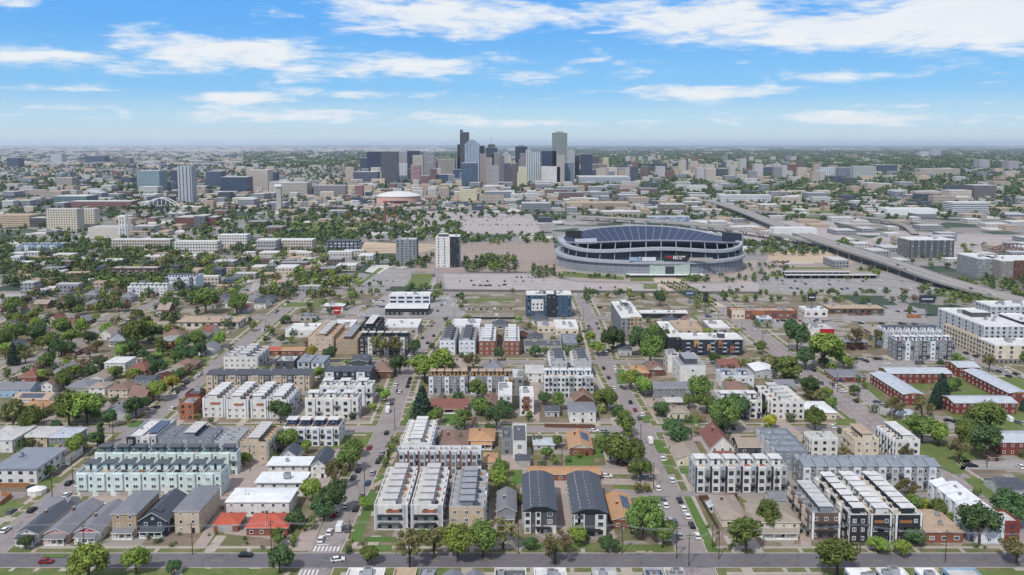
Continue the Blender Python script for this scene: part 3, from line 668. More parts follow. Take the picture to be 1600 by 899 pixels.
# floor of the valley
patch('car_park', [[(560,447),(632,448),(650,419),(607,419)],[(715,496),(812,497),(806,472),(722,472)],[(1190,460),(1500,462),(1440,425),(1180,428)],[(1010,497),(1135,497),(1085,462),(960,462)]], 'grey_lot', .05)
patch('car_park', [[(670,453),(890,455),(900,441),(870,427),(683,426)],[(880,456),(1205,457),(1180,436),(1130,440),(900,438)],[(390,455),(545,450),(560,432),(400,430)],[(0,0)]*3][:3], 'lot_asphalt', .045)
patch('dirt_lot', [[(1195,410),(1340,412),(1290,393),(1200,392)],[(560,395),(680,398),(690,383),(570,378)]], 'tan_dirt', .04)
patch('gravel_lot', [[(640,425),(870,425),(865,378),(650,380)],[(1180,425),(1400,428),(1330,412),(1170,412)],[(430,400),(560,400),(570,390),(440,388)]], mat('red_gravel', C('#9b8d84'), .95, 'grass', .1, col2=C('#aa9d92')), .04)
ribbon('rail_track', strip([(560,390),(700,384),(860,377)],5)+strip([(560,394),(700,388),(862,381)],5)+strip([(560,398),(700,392),(862,386)],5)+strip([(1250,350),(1420,356),(1640,366)],6)+strip([(1250,355),(1420,362),(1640,374)],6)+strip([(1200,336),(1420,344),(1640,352)],6), 'dry_soil', .09)
ribbon('service_road', strip([(640,427),(860,428),(900,440),(1020,443),(1120,442),(1190,428),(1320,427),(1460,445)],9)+strip([(660,412),(865,408)],7)+strip([(1180,438),(1190,412),(1200,390)],8)+strip([(690,452),(684,420),(700,384)],8)+strip([(560,412),(640,402),(700,384)],9)+strip([(640,362),(850,370)],9)+strip([(380,372),(560,378),(690,376)],8)
   +strip([(1320,440),(1400,450),(1600,470)],8)+strip([(320,404),(420,430),(470,455)],9)+strip([(200,390),(330,404),(560,402)],9)+strip([(0,375),(200,383),(320,372),(440,340)],10)+strip([(1140,372),(1110,345),(1090,315)],12)+strip([(1300,400),(1450,396),(1640,402)],9)+strip([(1360,378),(1560,384)],8), 'road_asphalt', .11)
patch('car_park', [[(645,362),(850,368),(830,335),(640,330)],[(1340,380),(1560,420),(1640,410),(1600,370),(1400,360)],[(1120,375),(1330,380),(1300,345),(1180,345)]], 'lot_asphalt', .04)
patch('grass', [[(634,449),(668,451),(678,427),(648,425)],[(556,447),(562,447),(600,419),(592,419)],[(35,452),(150,448),(160,405),(50,410)],[(395,365),(560,372),(560,352),(380,344)],[(1450,462),(1600,476),(1600,468),(1490,446)],[(1200,433),(1300,433),(1300,428),(1200,428)],[(1210,340),(1320,342),(1310,325),(1220,325)],
   [(1005,452),(1028,452),(1026,442),(1006,442)],[(985,440),(1022,440),(1022,434),(985,434)],[(1058,440),(1110,440),(1105,434),(1056,434)],[(870,432),(975,438),(975,433),(880,424)]], 'lawn_green', .06)
patch('plaza', [[(1024,446),(1062,446),(1058,434),(1020,434)],[(1030,446),(1062,446),(1130,478),(1075,480),(1050,462)],[(840,435),(1000,444),(1180,440),(1175,415),(860,415)],[(1145,440),(1230,430),(1200,405),(1150,410)]], 'pink_concrete', .05)
patch('walkway', [[(1030,445),(1066,445),(1136,480),(1078,480)],[(1036,455),(1028,446),(1020,436),(1064,436),(1066,446)]], mat('pale_paving', C('#bfb09c'), .9), .075)
patch('grass', [[(1225,421),(1318,421),(1316,418),(1223,418)],[(1340,424),(1392,424),(1385,419),(1338,419)]], 'lawn_green', .08)
# painted markings
mb = MB()
for (a, b) in ((CY[1], 0),):
    x = -260
    while x < 300: mb.quad((x,a-.08,.07),(x+3,a-.08,.07),(x+3,a+.08,.07),(x,a+.08,.07), 1); x += 9
for k in (4,):
    for off in (-2.4, 2.4, 0):
        t = .0
        while t < 1:
            for j in (1, 2, 3):
                p = Vector((SX[k][j], CY[j], 0)).lerp(Vector((SX[k][j+1], CY[j+1], 0)), t); q = Vector((SX[k][j], CY[j], 0)).lerp(Vector((SX[k][j+1], CY[j+1], 0)), t+.03)
                mb.quad((p.x+off-.08,p.y,.06),(p.x+off+.08,p.y,.06),(q.x+off+.08,q.y,.06),(q.x+off-.08,q.y,.06), 1 if off == 0 else 0)
            t += .06
for i in range(7):                                       # zebra crossings at the bottom junction
    x = SX[2][1]-4.2+i*1.3; mb.quad((x,CY[1]+6,.07),(x+.6,CY[1]+6,.07),(x+.6,CY[1]+9.5,.07),(x,CY[1]+9.5,.07)); mb.quad((x-3.5,CY[1]-9.5,.07),(x-2.9,CY[1]-9.5,.07),(x-2.9,CY[1]-6,.07),(x-3.5,CY[1]-6,.07))
mb.quad((SX[2][1]-4,CY[1]+10.5,.07),(SX[2][1],CY[1]+10.5,.07),(SX[2][1],CY[1]+11,.07),(SX[2][1]-4,CY[1]+11,.07))
for (p0, p1, p2, n) in [((650,422),(860,422),(655,383),34),((1185,424),(1380,426),(1180,413),40),((650,360),(845,366),(645,333),40),((905,455),(1180,456),(905,440),55),((395,453),(545,449),(405,432),34),((722,494),(806,494),(725,474),30),((565,445),(628,445),(607,423),22),((1200,455),(1480,455),(1195,432),60),((680,450),(880,450),(690,430),50),((1325,500),(1440,504),(1318,486),20),((1505,733),(1600,733),(1500,722),16)]:
    A, B, C_ = P(*p0), P(*p1), P(*p2)
    rows = max(1, int((C_.y-A.y)/16)); 
    for r in range(rows):
        for i in range(n):
            p = A.lerp(B, i/n); y = A.y+(r+.3)*(C_.y-A.y)/rows; mb.quad((p.x,y,.26),(p.x+.25,y,.26),(p.x+.25,y+5,.26),(p.x,y+5,.26))
o = mb.build('road_markings', ['line_white', 'line_yellow']); o['kind'] = 'structure'

# ------------------------------------------------------------ buildings near the camera
G1 = 'flat-roofed terraces of townhouses'
row('mint green townhouse row with garages below, front terrace facing the grey roofed houses', 121, 346, 776, 728, 8.6, 8, 'mint_panel', 'mint_panel', floors=3, garage=True, roof='roof_grey', pent='flat', pentwall='mint_panel', pentroof='roof_dark_flat', lm='mint green townhouse row', group=G1, balcony=False, pf=.55)
row('mint green townhouse row with dark stair roofs, second terrace behind the front mint one', 150, 371, 742, 708, 8.6, 8, 'mint_panel', 'mint_panel', floors=3, roof='roof_pale', pentwall='teal_panel', pentroof='roof_dark_flat', group=G1)
row('black and white box ended townhouses with solar roof above the mint rows', 199, 245, 714, 22, 8.5, 2, 'light_grey_panel', 'white_stucco', ['charcoal_panel','white_stucco'], roof='roof_white', pent=None, solar=.5, floors=3, group=G1)
row('blue grey stepped townhouses left of the beige roofed terrace', 248, 332, 714, 668, 8.2, 6, 'slate_blue_siding', 'light_grey_panel', ['slate_blue_siding','light_grey_panel'], roof='roof_grey', along='y', pentwall='slate_blue_siding', pentroof='roof_pale', floors=3, lm='blue grey stepped townhouses', group=G1)
row('long dark metal roofed grey terrace between the blue grey and cream terraces', 336, 372, 716, 672, 6.8, 5, 'light_grey_panel', 'mid_grey_panel', roof='metal_grey', along='y', pent=None, floors=2, group=G1)
row('cream and sage terrace with open roof decks behind the white flat roofed houses', 376, 418, 722, 668, 8, 6, 'beige_stucco', 'sage_siding', ['sage_siding','beige_stucco'], roof='roof_tan_flat', along='y', pentwall='beige_stucco', pentroof='roof_pale', floors=3, lm='cream and sage terrace', group=G1)
# bottom left houses
house('grey gabled bungalow with white porch nearest the left street corner', 27, 60, 850, 24, 3.6, .42, 'white_stucco', 'shingle_dark', porch=True, gable='trim_white', lm='white porch corner bungalow')
house('pink stucco bungalow with grey gable roof and pink porch', 71, 108, 849, 24, 3.6, .42, 'pink_stucco', 'shingle_grey', porch=True, gable='pink_stucco', fr='trim_white', lm='pink stucco bungalow')
house('white bungalow with dark red gable front and long grey roof', 118, 156, 847, 22, 3.6, .42, 'white_stucco', 'shingle_grey', porch=True, gable='red_paint', lm='red gabled white bungalow')
house('tan three-storey house with low grey hip roof and balcony', 176, 214, 840, 19, 8.6, .2, 'tan_stucco', 'shingle_grey', 'hip', floors=3, porch=True, chimney=False, lm='tan three-storey house')
house('dark navy two-storey house with steep black gables', 218, 261, 838, 20, 5.6, .6, 'navy_panel', 'shingle_dark', floors=2, porch=True, gable='navy_panel', dormer=True, chimney=False, lm='dark navy gabled house')
house('beige modern three-storey house with grey stair tower and flat hip roof', 274, 312, 834, 21, 8.4, .16, 'beige_stucco', 'shingle_grey', 'hip', floors=3, chimney=False, lm='beige modern three-storey house')
house('low red roofed garage with white door beside the red hip roofed house', 334, 372, 832, 9, 2.9, .3, 'orange_brick', 'tile_red', 'hip', chimney=False, garage=True, cat='garage', name='garage')
house('orange brick bungalow with bright red hip roof', 385, 449, 838, 11, 3.2, .38, 'orange_brick', 'tile_red', 'hip', lm='red hip roofed bungalow', gable='trim_white')
house('white two-storey house with pale metal roof and side porch behind the red roofed bungalow', 354, 452, 808, 12, 5.8, .12, 'white_stucco', 'metal_white', 'hip', floors=2, chimney=False, lm='white two-storey house')
house('small grey garage with pitched roof by the mint row car court', 60, 96, 812, 13, 2.7, .4, 'light_grey_panel', 'shingle_grey', ridge='x', chimney=False, garage=True, cat='garage', name='garage')
block('white house with stacked flat white roofs, nearer of two behind the white two-storey house', 402, 474, 776, 9, 5.6, 2, 'white_stucco', 'metal_white', 1.4, 1.4, 3.6, 'trim_white', over=.8, units=1, cat='house', name='house')
block('white house with flat white roof, farther of two behind the white two-storey house', 420, 482, 748, 8, 5.6, 2, 'white_stucco', 'metal_white', 1.4, 1.4, 3.6, 'trim_white', over=.8, units=1, cat='house', name='house')
house('white house with dark steep gables, left one of the pair beside the tree lined street', 438, 464, 731, 9, 5, .7, 'white_stucco', 'shingle_dark', floors=2, chimney=False, gable='white_stucco')
house('white house with dark steep gables, right one of the pair beside the tree lined street', 486, 510, 748, 16, 5.4, .7, 'white_stucco', 'shingle_dark', floors=2, chimney=False, gable='white_stucco', lm='dark gabled white pair')
row('white townhouses with blue accents and four white stair roofs beside the street', 443, 530, 697, 14, 8, 4, 'white_stucco', 'royal_blue_panel', ['cool_white_panel'], roof='wood_deck', pentwall='royal_blue_panel', pentroof='roof_white', fins=None, lm='blue accented townhouses', group=G1, floors=3, fr='trim_dark')
# left edge
block('large white house with stacked grey flat roofs at the left edge', -8, 58, 757, 22, 6.4, 2, 'white_stucco', 'metal_grey', 1.6, 1.2, 4, 'trim_dark', over=.7, units=1, cat='house', name='house', lm='stacked grey roofed white house')
house('white ranch house with grey roof behind the stacked roofed white house', 63, 103, 729, 14, 4, .25, 'white_stucco', 'shingle_taupe', 'hip', chimney=True)
house('grey flat roofed house left of the leaning green poplar', 77, 113, 702, 13, 5.4, .1, 'mid_grey_panel', 'metal_pale', 'hip', floors=2, chimney=False, lm='grey flat roofed house')
house('beige house with curved pale flat roof beside the grey flat roofed one', 28, 74, 700, 14, 5, .08, 'beige_stucco', 'roof_pale', 'hip', floors=2, chimney=False)
house('long white house with pale roof cut by the left edge above the stacked roofs', -25, 20, 708, 18, 6, .1, 'white_stucco', 'roof_pale', 'hip', floors=2, chimney=False)
house('long grey ranch house beside the left street', 160, 202, 657, 17, 3.6, .3, 'light_grey_panel', 'shingle_grey', ridge='y', chimney=True, lm='long grey ranch house')
house('yellow walled house with tan hip roof at the far left', 27, 66, 652, 12, 4.4, .35, 'yellow_siding', 'shingle_orange', 'hip', lm='yellow walled house')
house('beige house with two dark solar arrays on its pale roof', 20, 76, 636, 12, 4, .3, 'white_stucco', 'roof_tan_flat', ridge='x', solar=True, chimney=False, lm='solar roofed beige house')
house('white house with long blue grey roof at the left edge', -5, 48, 622, 11, 5, .4, 'sky_blue_siding', 'shingle_grey', ridge='x', floors=2)
house('tall white gabled house next to the brick fronted bungalow', 65, 82, 617, 12, 5.5, .6, 'white_stucco', 'shingle_brown', floors=2)
house('sage house with low grey hip roof behind the big green cluster', 104, 140, 618, 14, 4.6, .35, 'sage_siding', 'shingle_grey', 'hip')
house('white square house with two dark windows facing front, left of the cream one', 139, 164, 620, 11, 5, .3, 'white_stucco', 'shingle_taupe', 'hip', floors=2)
house('cream square house with grey hip roof, right of the white square house', 169, 200, 622, 12, 4.6, .4, 'cream_stucco', 'shingle_brown', 'hip', floors=2)
house('grey blue house with dark flat roof and white trim', 208, 238, 612, 11, 6, .2, 'slate_blue_siding', 'shingle_dark', ridge='x', floors=2, lm='grey blue dark roofed house')
house('low brown ranch house under the brown tree', 244, 282, 594, 14, 3.4, .3, 'brown_brick', 'shingle_taupe', ridge='y', lm='low brown ranch house')
house('white modern house with dark entry and roof terrace among the trees', 164, 196, 586, 14, 7, .05, 'white_stucco', 'roof_white', 'flat', floors=2, chimney=False, lm='white modern hillside house')
house('house with reddish brown shingle roof next to the white modern house', 198, 230, 592, 12, 5, .6, 'brown_brick', 'shingle_red', 'hip', floors=2)
house('brick cottage with brown hip roof at the left', 30, 57, 600, 12, 4, .6, 'orange_brick', 'shingle_red', 'hip')
house('white house with grey gable roof behind the pale green tree', 310, 335, 555, 12, 4, .5, 'white_stucco', 'shingle_grey', porch=True, lm='white gabled cottage')
house('grey gabled house with arched dark front among the trees', 170, 197, 541, 12, 5, .7, 'light_grey_panel', 'shingle_dark', porch=True, chimney=True, lm='arched front grey house')
house('brown hip roofed bungalow by the brown bare tree', 272, 304, 580, 12, 3.5, .4, 'brown_brick', 'shingle_brown', 'hip')
house('brick fronted flat roofed house with grey deck above', 253, 270, 547, 14, 6, .05, 'red_brick', 'roof_grey', 'flat', floors=2, chimney=False)
block('long pink garage hall with red roof edge and dark bays', 278, 372, 514, 18, 5, 1, 'cream_stucco', 'roof_tan_flat', 3.2, 2.8, 5.2, 'trim_white', units=3, cat='commercial building', name='garage_hall', lm='long pink garage hall', over=.9)
# orange striped white rows
G2 = 'white terraces with an orange stripe'
row('white orange striped townhouse terrace nearest the left street', 317, 350, 653, 605, 9, 5, 'white_stucco', 'cool_white_panel', roof='roof_grey', along='y', pentroof='roof_white', stripe='orange_panel', lm='leftmost orange striped terrace', group=G2, endbal=False)
row('white orange striped terrace with blue stair door, second from the left street', 354, 386, 655, 604, 9, 5, 'white_stucco', 'cool_white_panel', ['cool_white_panel','charcoal_panel'], roof='roof_grey', along='y', pentroof='roof_white', stripe='orange_panel', group=G2)
row('white orange striped terrace with dark side, third from the left street', 392, 417, 655, 604, 9, 5, 'white_stucco', 'cool_white_panel', roof='roof_grey', along='y', pentroof='roof_white', stripe='orange_panel', group=G2)
row('white orange striped terrace farthest from the left street, beside a dark tree', 421, 450, 655, 607, 9, 5, 'white_stucco', 'cool_white_panel', roof='roof_grey', along='y', pentroof='roof_white', stripe='orange_panel', group=G2, lm='rightmost orange striped terrace')
row('white townhouse block of three tall units behind the blue accented townhouses', 477, 560, 655, 10, 9.8, 3, 'white_stucco', 'white_stucco', roof='roof_pale', pentroof='roof_white', fr='trim_dark', group=G1, lm='three tall white units')
row('white townhouse block of three units with dark stair sides, upper one of its pair', 500, 582, 634, 10, 9.8, 3, 'white_stucco', 'cool_white_panel', roof='roof_white', pentroof='roof_white', fr='trim_dark', group=G1)
block('orange panelled narrow townhouse beside the left street', 281, 303, 657, 10, 8, 3, 'orange_panel', 'roof_grey', 1.3, 1.5, 2.6, cat='townhouse', name='townhouse', units=1, lm='orange panelled townhouse')
block('red brick and grey townhouse just behind the orange panelled one', 290, 312, 640, 9, 7.5, 3, 'red_brick', 'roof_dark_flat', 1.3, 1.5, 2.6, cat='townhouse', name='townhouse', units=1)
row('beige townhouse terrace with slate grey tilted roofs across the lane', 323, 484, 611, 12, 9, 9, 'beige_stucco', 'salmon_stucco', ['beige_stucco','dark_grey_panel'], roof='shingle_dark', pent=None, sheds='shingle_dark', group=G1, lm='beige slate roofed terrace', balcony=False)
row('white and grey terrace with roof decks beside the left street, behind the beige one', 350, 402, 583, 26, 9, 4, 'white_stucco', 'light_grey_panel', roof='roof_grey', along='y', pent='flat', pentroof='roof_pale', group=G1)
block('dark grey corner townhouse with white terrace, left of two grey gabled units', 430, 460, 590, 14, 9, 3, 'dark_grey_panel', 'roof_pale', cat='townhouse', name='townhouse')
block('pale grey townhouse unit with slate roof, left of its pair', 465, 484, 590, 16, 9, 3, 'light_grey_panel', 'metal_grey', cat='townhouse', name='townhouse', over=.3, units=1)
block('pale grey townhouse unit with slate roof, right of its pair', 487, 506, 591, 16, 9, 3, 'cool_white_panel', 'metal_grey', cat='townhouse', name='townhouse', over=.3, units=1)
row('navy townhouses with tilted dark roofs beside the brown hip roofed house', 508, 581, 603, 13, 8, 3, 'navy_panel', 'navy_panel', ['cool_white_panel','navy_panel'], roof='roof_dark_flat', sheds='shingle_dark', pent=None, group=G1, lm='navy townhouses')
house('brown double hip roofed brick house at the street corner', 582, 613, 592, 18, 4.4, .5, 'brown_brick', 'shingle_brown', 'hip', lm='brown double hip roofed house')
house('dark house with solar covered roof behind the navy townhouses', 547, 575, 578, 14, 5, .2, 'dark_grey_panel', 'shingle_dark', ridge='y', solar=True, chimney=False)
house('low brick apartment with bright red roof above the slate terrace', 400, 436, 556, 9, 3.4, .2, 'orange_brick', 'tile_red', ridge='x', lm='low red roofed brick apartment')
house('low brick apartment with orange roof right of the red roofed one', 439, 475, 556, 9, 3.4, .2, 'orange_brick', 'shingle_orange', ridge='x')
row('beige brown terrace with empty roof decks behind the orange roofed apartment', 482, 520, 549, 40, 9, 6, 'beige_stucco', 'tan_stucco', roof='roof_tan_flat', along='y', pent='flat', pentwall='tan_stucco', pentroof='roof_pale', group=G1, lm='beige brown terrace')
row('tan terrace with brown bays beside the charcoal townhouses', 525, 559, 554, 36, 9, 6, 'tan_stucco', 'brown_panel', roof='roof_tan_flat', along='y', pentwall='brown_panel', pentroof='roof_grey', group=G1)
row('charcoal and white tall townhouses behind two olive trees', 562, 638, 556, 12, 11.5, 6, 'dark_grey_panel', 'cool_white_panel', ['charcoal_panel','white_stucco'], roof='roof_dark_flat', pentwall='charcoal_panel', pentroof='roof_pale', floors=4, group=G1, lm='charcoal and white townhouses')
row('black townhouse terrace running back beside the charcoal and white row', 563, 590, 537, 30, 11, 5, 'charcoal_panel', 'charcoal_panel', along='y', roof='roof_dark_flat', pentwall='charcoal_panel', floors=4, group=G1)
block('white roofed workshop hall behind the charcoal townhouses', 596, 653, 523, 26, 5, 1, 'concrete', 'roof_white', 2, 1.5, 6, cat='commercial building', name='commercial_building', lm='white roofed workshop hall')
block('small white roofed store beside the tan terrace', 516, 550, 521, 22, 4.5, 1, 'cool_white_panel', 'roof_white', 2, 1.5, 6, cat='commercial building', name='commercial_building')
block('white flat roofed store facing the wide road at left', 446, 497, 527, 22, 4.5, 1, 'white_stucco', 'roof_white', 2, 1.5, 6, cat='commercial building', name='commercial_building')
house('repair garage with wide white low gable roof and dark front', 602, 668, 493, 22, 5.5, .12, 'charcoal_panel', 'roof_white', ridge='x', chimney=False, garage=True, cat='commercial building', name='garage_hall', lm='wide white roofed garage')
block('two-storey white office with ribbon windows behind the wide white garage', 608, 672, 475, 14, 7, 2, 'cool_white_panel', 'roof_white', 5, 1.6, 6, cat='office building', name='office_building')
block('filling station canopy hut with white roof beside a red sign', 507, 536, 487, 10, 4.5, 1, 'cream_stucco', 'roof_white', 2, 2, 5, cat='filling station', name='filling_station', lm='white filling station', over=1.2)
block('low blue roofed diner by the wide road', 468, 494, 503, 10, 3.5, 1, 'concrete', 'blue_panel', 2, 1.6, 4, cat='shop', name='shop')
# middle block, between the two inner streets
row('white terrace with dark balcony end, left one of the pair by the green verge', 585, 634, 829, 733, 8.6, 6, 'white_stucco', 'cool_white_panel', roof='roof_pale', along='y', pent='flat', pentwall='white_stucco', pentroof='roof_pale', stripe='orange_panel', endbal=True, endwall='white_stucco', lm='left balcony ended terrace', group=G2, fr='trim_dark')
row('white terrace with dark balcony end, right one of the pair', 642, 689, 829, 733, 8.6, 6, 'white_stucco', 'cool_white_panel', roof='roof_pale', along='y', pent='flat', pentwall='white_stucco', pentroof='roof_pale', stripe='orange_panel', endbal=True, endwall='white_stucco', group=G2, fr='trim_dark', lm='right balcony ended terrace')
row('grey decked terrace with beige, pink and white end panels', 702, 756, 831, 738, 8.4, 6, 'light_grey_panel', 'mid_grey_panel', ['mid_grey_panel','beige_stucco','cool_white_panel'], roof='roof_grey', along='y', pent='flat', pentwall='mid_grey_panel', pentroof='roof_grey', endwall='beige_stucco', lm='grey decked terrace', group=G1)
row('townhouse row with brick red dividers and open roof decks', 622, 752, 741, 709, 9, 8, 'cool_white_panel', 'light_grey_panel', roof='roof_tan_flat', fins='orange_brick', pent=None, bh=1.5, lm='brick divided townhouse row', group=G1, fr='trim_dark')
row('white terrace crowded with deck furniture at the street bend', 626, 672, 727, 659, 9, 6, 'white_stucco', 'cool_white_panel', roof='roof_white', along='y', pent='flat', pentwall='white_stucco', pentroof='roof_white', lm='white deck terrace', group=G1)
house('wide brown hip roofed ranch behind the white deck terrace', 684, 730, 714, 24, 3.4, .35, 'brown_brick', 'shingle_brown', 'hip', lm='wide brown hip roofed ranch')
house('brick house with orange brown hip roof right of the brown ranch', 733, 772, 701, 15, 3.8, .4, 'brown_brick', 'shingle_orange', 'hip', porch=True, lm='orange brown roofed brick house')
house('small house with pale orange roof next to the brick divided row', 756, 776, 734, 10, 3.4, .3, 'beige_stucco', 'shingle_orange', 'hip')
house('small grey gabled house right of the grey decked terrace', 777, 806, 818, 17, 4.6, .5, 'mid_grey_panel', 'shingle_grey', porch=True, lm='small grey gabled house')
block('modern white and grey two-storey house, left of two by the gardens', 784, 800, 712, 16, 7, 2, 'mid_grey_panel', 'roof_dark_flat', cat='house', name='house', units=1)
block('modern white house with dark roof terrace right of the grey modern one', 801, 823, 718, 22, 7.4, 2, 'white_stucco', 'roof_dark_flat', cat='house', name='house', units=1, lm='modern white house')
house('small grey roofed garage in front of the modern white house', 806, 828, 731, 7, 3, .3, 'light_grey_panel', 'shingle_dark', 'hip', chimney=False, garage=True, cat='garage', name='garage')
house('white roofed shed in the green garden', 834, 866, 704, 9, 2.6, .15, 'light_grey_panel', 'metal_pale', 'hip', chimney=False, cat='shed', name='shed', lm='white roofed garden shed')
house('brick cottage with tan gable roof and solar panels in the garden block', 890, 926, 713, 19, 3.6, .4, 'orange_brick', 'shingle_orange', gable='cream_stucco', solar=True, lm='solar roofed brick cottage')
G3 = 'twin dark gabled townhouse buildings'
for i, (xa, xb, yb, l, lmk) in enumerate([(818, 870, 834, 'dark roofed black and white townhouse building, left twin', 'left dark roofed twin'), (895, 949, 838, 'dark roofed black and white townhouse building, right twin beside the grey lane', 'right dark roofed twin')]):
    X, Y, w, d = frame(xa, xb, yb, 739, 9); e = 8.0; OCC.append((X, Y, X+w, Y+d)); LM.append((X+w/2, Y+d/2, lmk))
    r = thing('townhouse_building', (X, Y, 0), 0, l, 'townhouse building', G3)
    MB().box(0, 0, 0, w, d, e).build('wall', 'dark_grey_panel', r)
    pk = e+1.6; m = MB()
    pts = [(-.3, e), (w*.3, pk), (w*.7, pk), (w+.3, e)]
    m.quad((-.3,-.3,e+.2),(w*.3,-.3,pk+.2),(w*.3,d+.3,pk+.2),(-.3,d+.3,e+.2)); m.quad((w*.3,-.3,pk+.2),(w*.7,-.3,pk+.2),(w*.7,d+.3,pk+.2),(w*.3,d+.3,pk+.2)); m.quad((w*.7,-.3,pk+.2),(w+.3,-.3,e+.2),(w+.3,d+.3,e+.2),(w*.7,d+.3,pk+.2))
    for yy in (-.29, d+.29): m.poly([(p[0], yy, p[1]+.19) for p in pts] + [(w+.3, yy, e), (-.3, yy, e)], 1)
    ro = m.build('roof', ['shingle_dark', 'trim_dark'], r)
    for k in range(12): 
        for xx in (w*.22, w*.5): q = (k+.5)*d/12; MB().box(xx-.14, q-.14, pk-.6, xx+.14, q+.14, pk+.45).build('vent_pipe', 'light_grey_panel', ro)
    for (a, b, mm) in ((.02, .22, 'white_stucco'), (.36, .52, 'white_stucco') if i == 0 else (.14, .34, 'white_stucco'), (.60, .98, 'white_stucco') if i == 0 else (.64, .96, 'white_stucco')):
        top = e-.1 if b < .55 else (3.0 if i == 0 else e-.1)
        MB().box(a*w, -.35, 0, b*w, -.002, top).build('facade_panel', mm, r)
        for k in range(3):
            if k*2.7+2.6 < top+.6: put(r, win_mesh(min(1.7, (b-a)*w*.6), 1.5, 'trim_dark', 2), 'F', (a+b)/2*w, k*2.7+.9, w, d, .35)
    wins(r, 'F', w, d, 2, 2.7, 1, 1.8, 1.6, 3.6, 'trim_white', 2, u0=w*.68, u1=w*.9)
    wins(r, 'L' if i == 0 else 'R', w, d, 3, 2.7, 9, 1.3, 1.4, .9, 'trim_white')
    wins(r, 'R' if i == 0 else 'L', w, d, 3, 2.7, 9, 1.3, 1.4, .9, 'trim_white')
    MB().box(w*.36, -2.2, 2.6, w*.8, -.36, 2.8).build('canopy', 'trim_dark', r)
house('long low salmon roofed garage range behind the twins', 827, 938, 752, 8, 2.9, .18, 'orange_brick', 'shingle_orange', ridge='x', chimney=False, cat='garage range', name='garage_range', lm='long salmon garage range')
house('tan hip roofed bungalow with solar panels right of the dark twins', 956, 994, 827, 21, 3.4, .3, 'orange_brick', 'shingle_orange', ridge='y', gable='cream_stucco', solar=True, lm='solar roofed tan bungalow')
row('grey and white terrace with yellow stair boxes, left half by the big spruce', 670, 731, 616, 12, 9, 5, 'mid_grey_panel', 'cool_white_panel', ['cool_white_panel','mid_grey_panel'], roof='roof_tan_flat', pentwall='ochre_panel', pentroof='roof_tan_flat', group=G1, lm='grey terrace with yellow stair boxes')
row('grey and white terrace with yellow stair boxes, right half', 735, 800, 616, 12, 9, 5, 'mid_grey_panel', 'cool_white_panel', ['cool_white_panel','mid_grey_panel'], roof='roof_tan_flat', pentwall='ochre_panel', pentroof='roof_tan_flat', group=G1)
row('pale terrace with curved slate roof strips beside the street, left twin', 687, 711, 555, 38, 9, 6, 'light_grey_panel', 'mid_grey_panel', roof='roof_dark_flat', along='y', pent='flat', pentwall='light_grey_panel', pentroof='roof_dark_flat', endwall='cool_white_panel', group=G1, lm='pale slate roofed twin terrace')
row('pale terrace with curved slate roof strips, right twin', 717, 742, 555, 38, 9, 6, 'light_grey_panel', 'mid_grey_panel', roof='roof_dark_flat', along='y', pent='flat', pentwall='light_grey_panel', pentroof='roof_dark_flat', endwall='cool_white_panel', group=G1)
row('terrace with brick end wall and white top, left of two', 748, 774, 556, 40, 9, 6, 'cool_white_panel', 'orange_brick', roof='roof_pale', along='y', pentwall='cool_white_panel', endwall='orange_brick', group=G1, lm='brick ended terrace')
row('terrace with brick end wall and white top, right of two', 788, 812, 556, 40, 9, 6, 'cool_white_panel', 'orange_brick', roof='roof_pale', along='y', pentwall='cool_white_panel', endwall='orange_brick', group=G1)
block('white flat roofed hall behind the pale slate roofed terraces', 706, 750, 523, 22, 6, 1, 'cool_white_panel', 'roof_white', 2, 2, 6, cat='commercial building', name='commercial_building')
house('red brown ranch house with white chimney below the yellow box terrace', 674, 730, 645, 12, 3.2, .35, 'red_brick', 'shingle_red', ridge='x', porch=True, lm='red brown ranch house')
house('brown brick cottage with steep front gable', 756, 777, 646, 16, 4, .7, 'brown_brick', 'shingle_brown', lm='steep gabled brick cottage')
block('white townhouse crowded with roof decks beside the steep gabled cottage', 778, 800, 646, 22, 9, 3, 'white_stucco', 'roof_white', cat='townhouse', name='townhouse')
block('narrow white townhouse with brick panels at the lane corner', 812, 834, 650, 18, 9, 3, 'white_stucco', 'roof_white', cat='townhouse', name='townhouse', panels=[(.25, .7, .3, 1, 'orange_brick', .3)], lm='narrow brick panelled townhouse')
block('ochre and grey townhouse left of the steep drive', 796, 818, 618, 20, 9, 3, 'mid_grey_panel', 'roof_pale', cat='townhouse', name='townhouse', panels=[(0, .25, 0, 1, 'ochre_panel', .3)])
row('white and green panelled townhouse row above the dark trees', 850, 927, 621, 13, 11, 6, 'cool_white_panel', 'white_stucco', ['white_stucco','light_grey_panel','white_stucco','sage_siding'], roof='roof_white', pent='flat', pentroof='roof_white', fr='trim_dark', floors=4, lm='white and green townhouse row', group=G1)
row('stepped grey roofed townhouses with solar strips, left of two', 860, 886, 590, 24, 9, 4, 'light_grey_panel', 'cool_white_panel', along='y', roof='roof_grey', pentroof='roof_dark_flat', group=G1)
row('stepped grey roofed townhouses with solar strips, right of two', 896, 924, 590, 24, 9, 4, 'light_grey_panel', 'cool_white_panel', along='y', roof='roof_grey', pentroof='roof_dark_flat', group=G1)
house('white house with wide flat roof and garage left of the stepped townhouses', 822, 850, 598, 18, 5.5, .1, 'white_stucco', 'roof_pale', 'hip', floors=2, chimney=False)
house('white two-storey house with grey roof and terrace beside the street trees', 890, 931, 661, 14, 6, .15, 'white_stucco', 'shingle_grey', 'hip', floors=2, chimney=False, lm='white house by the street trees')
house('small grey gabled garage below the dark trees', 852, 874, 652, 8, 3, .4, 'light_grey_panel', 'shingle_dark', ridge='x', chimney=False, cat='garage', name='garage')
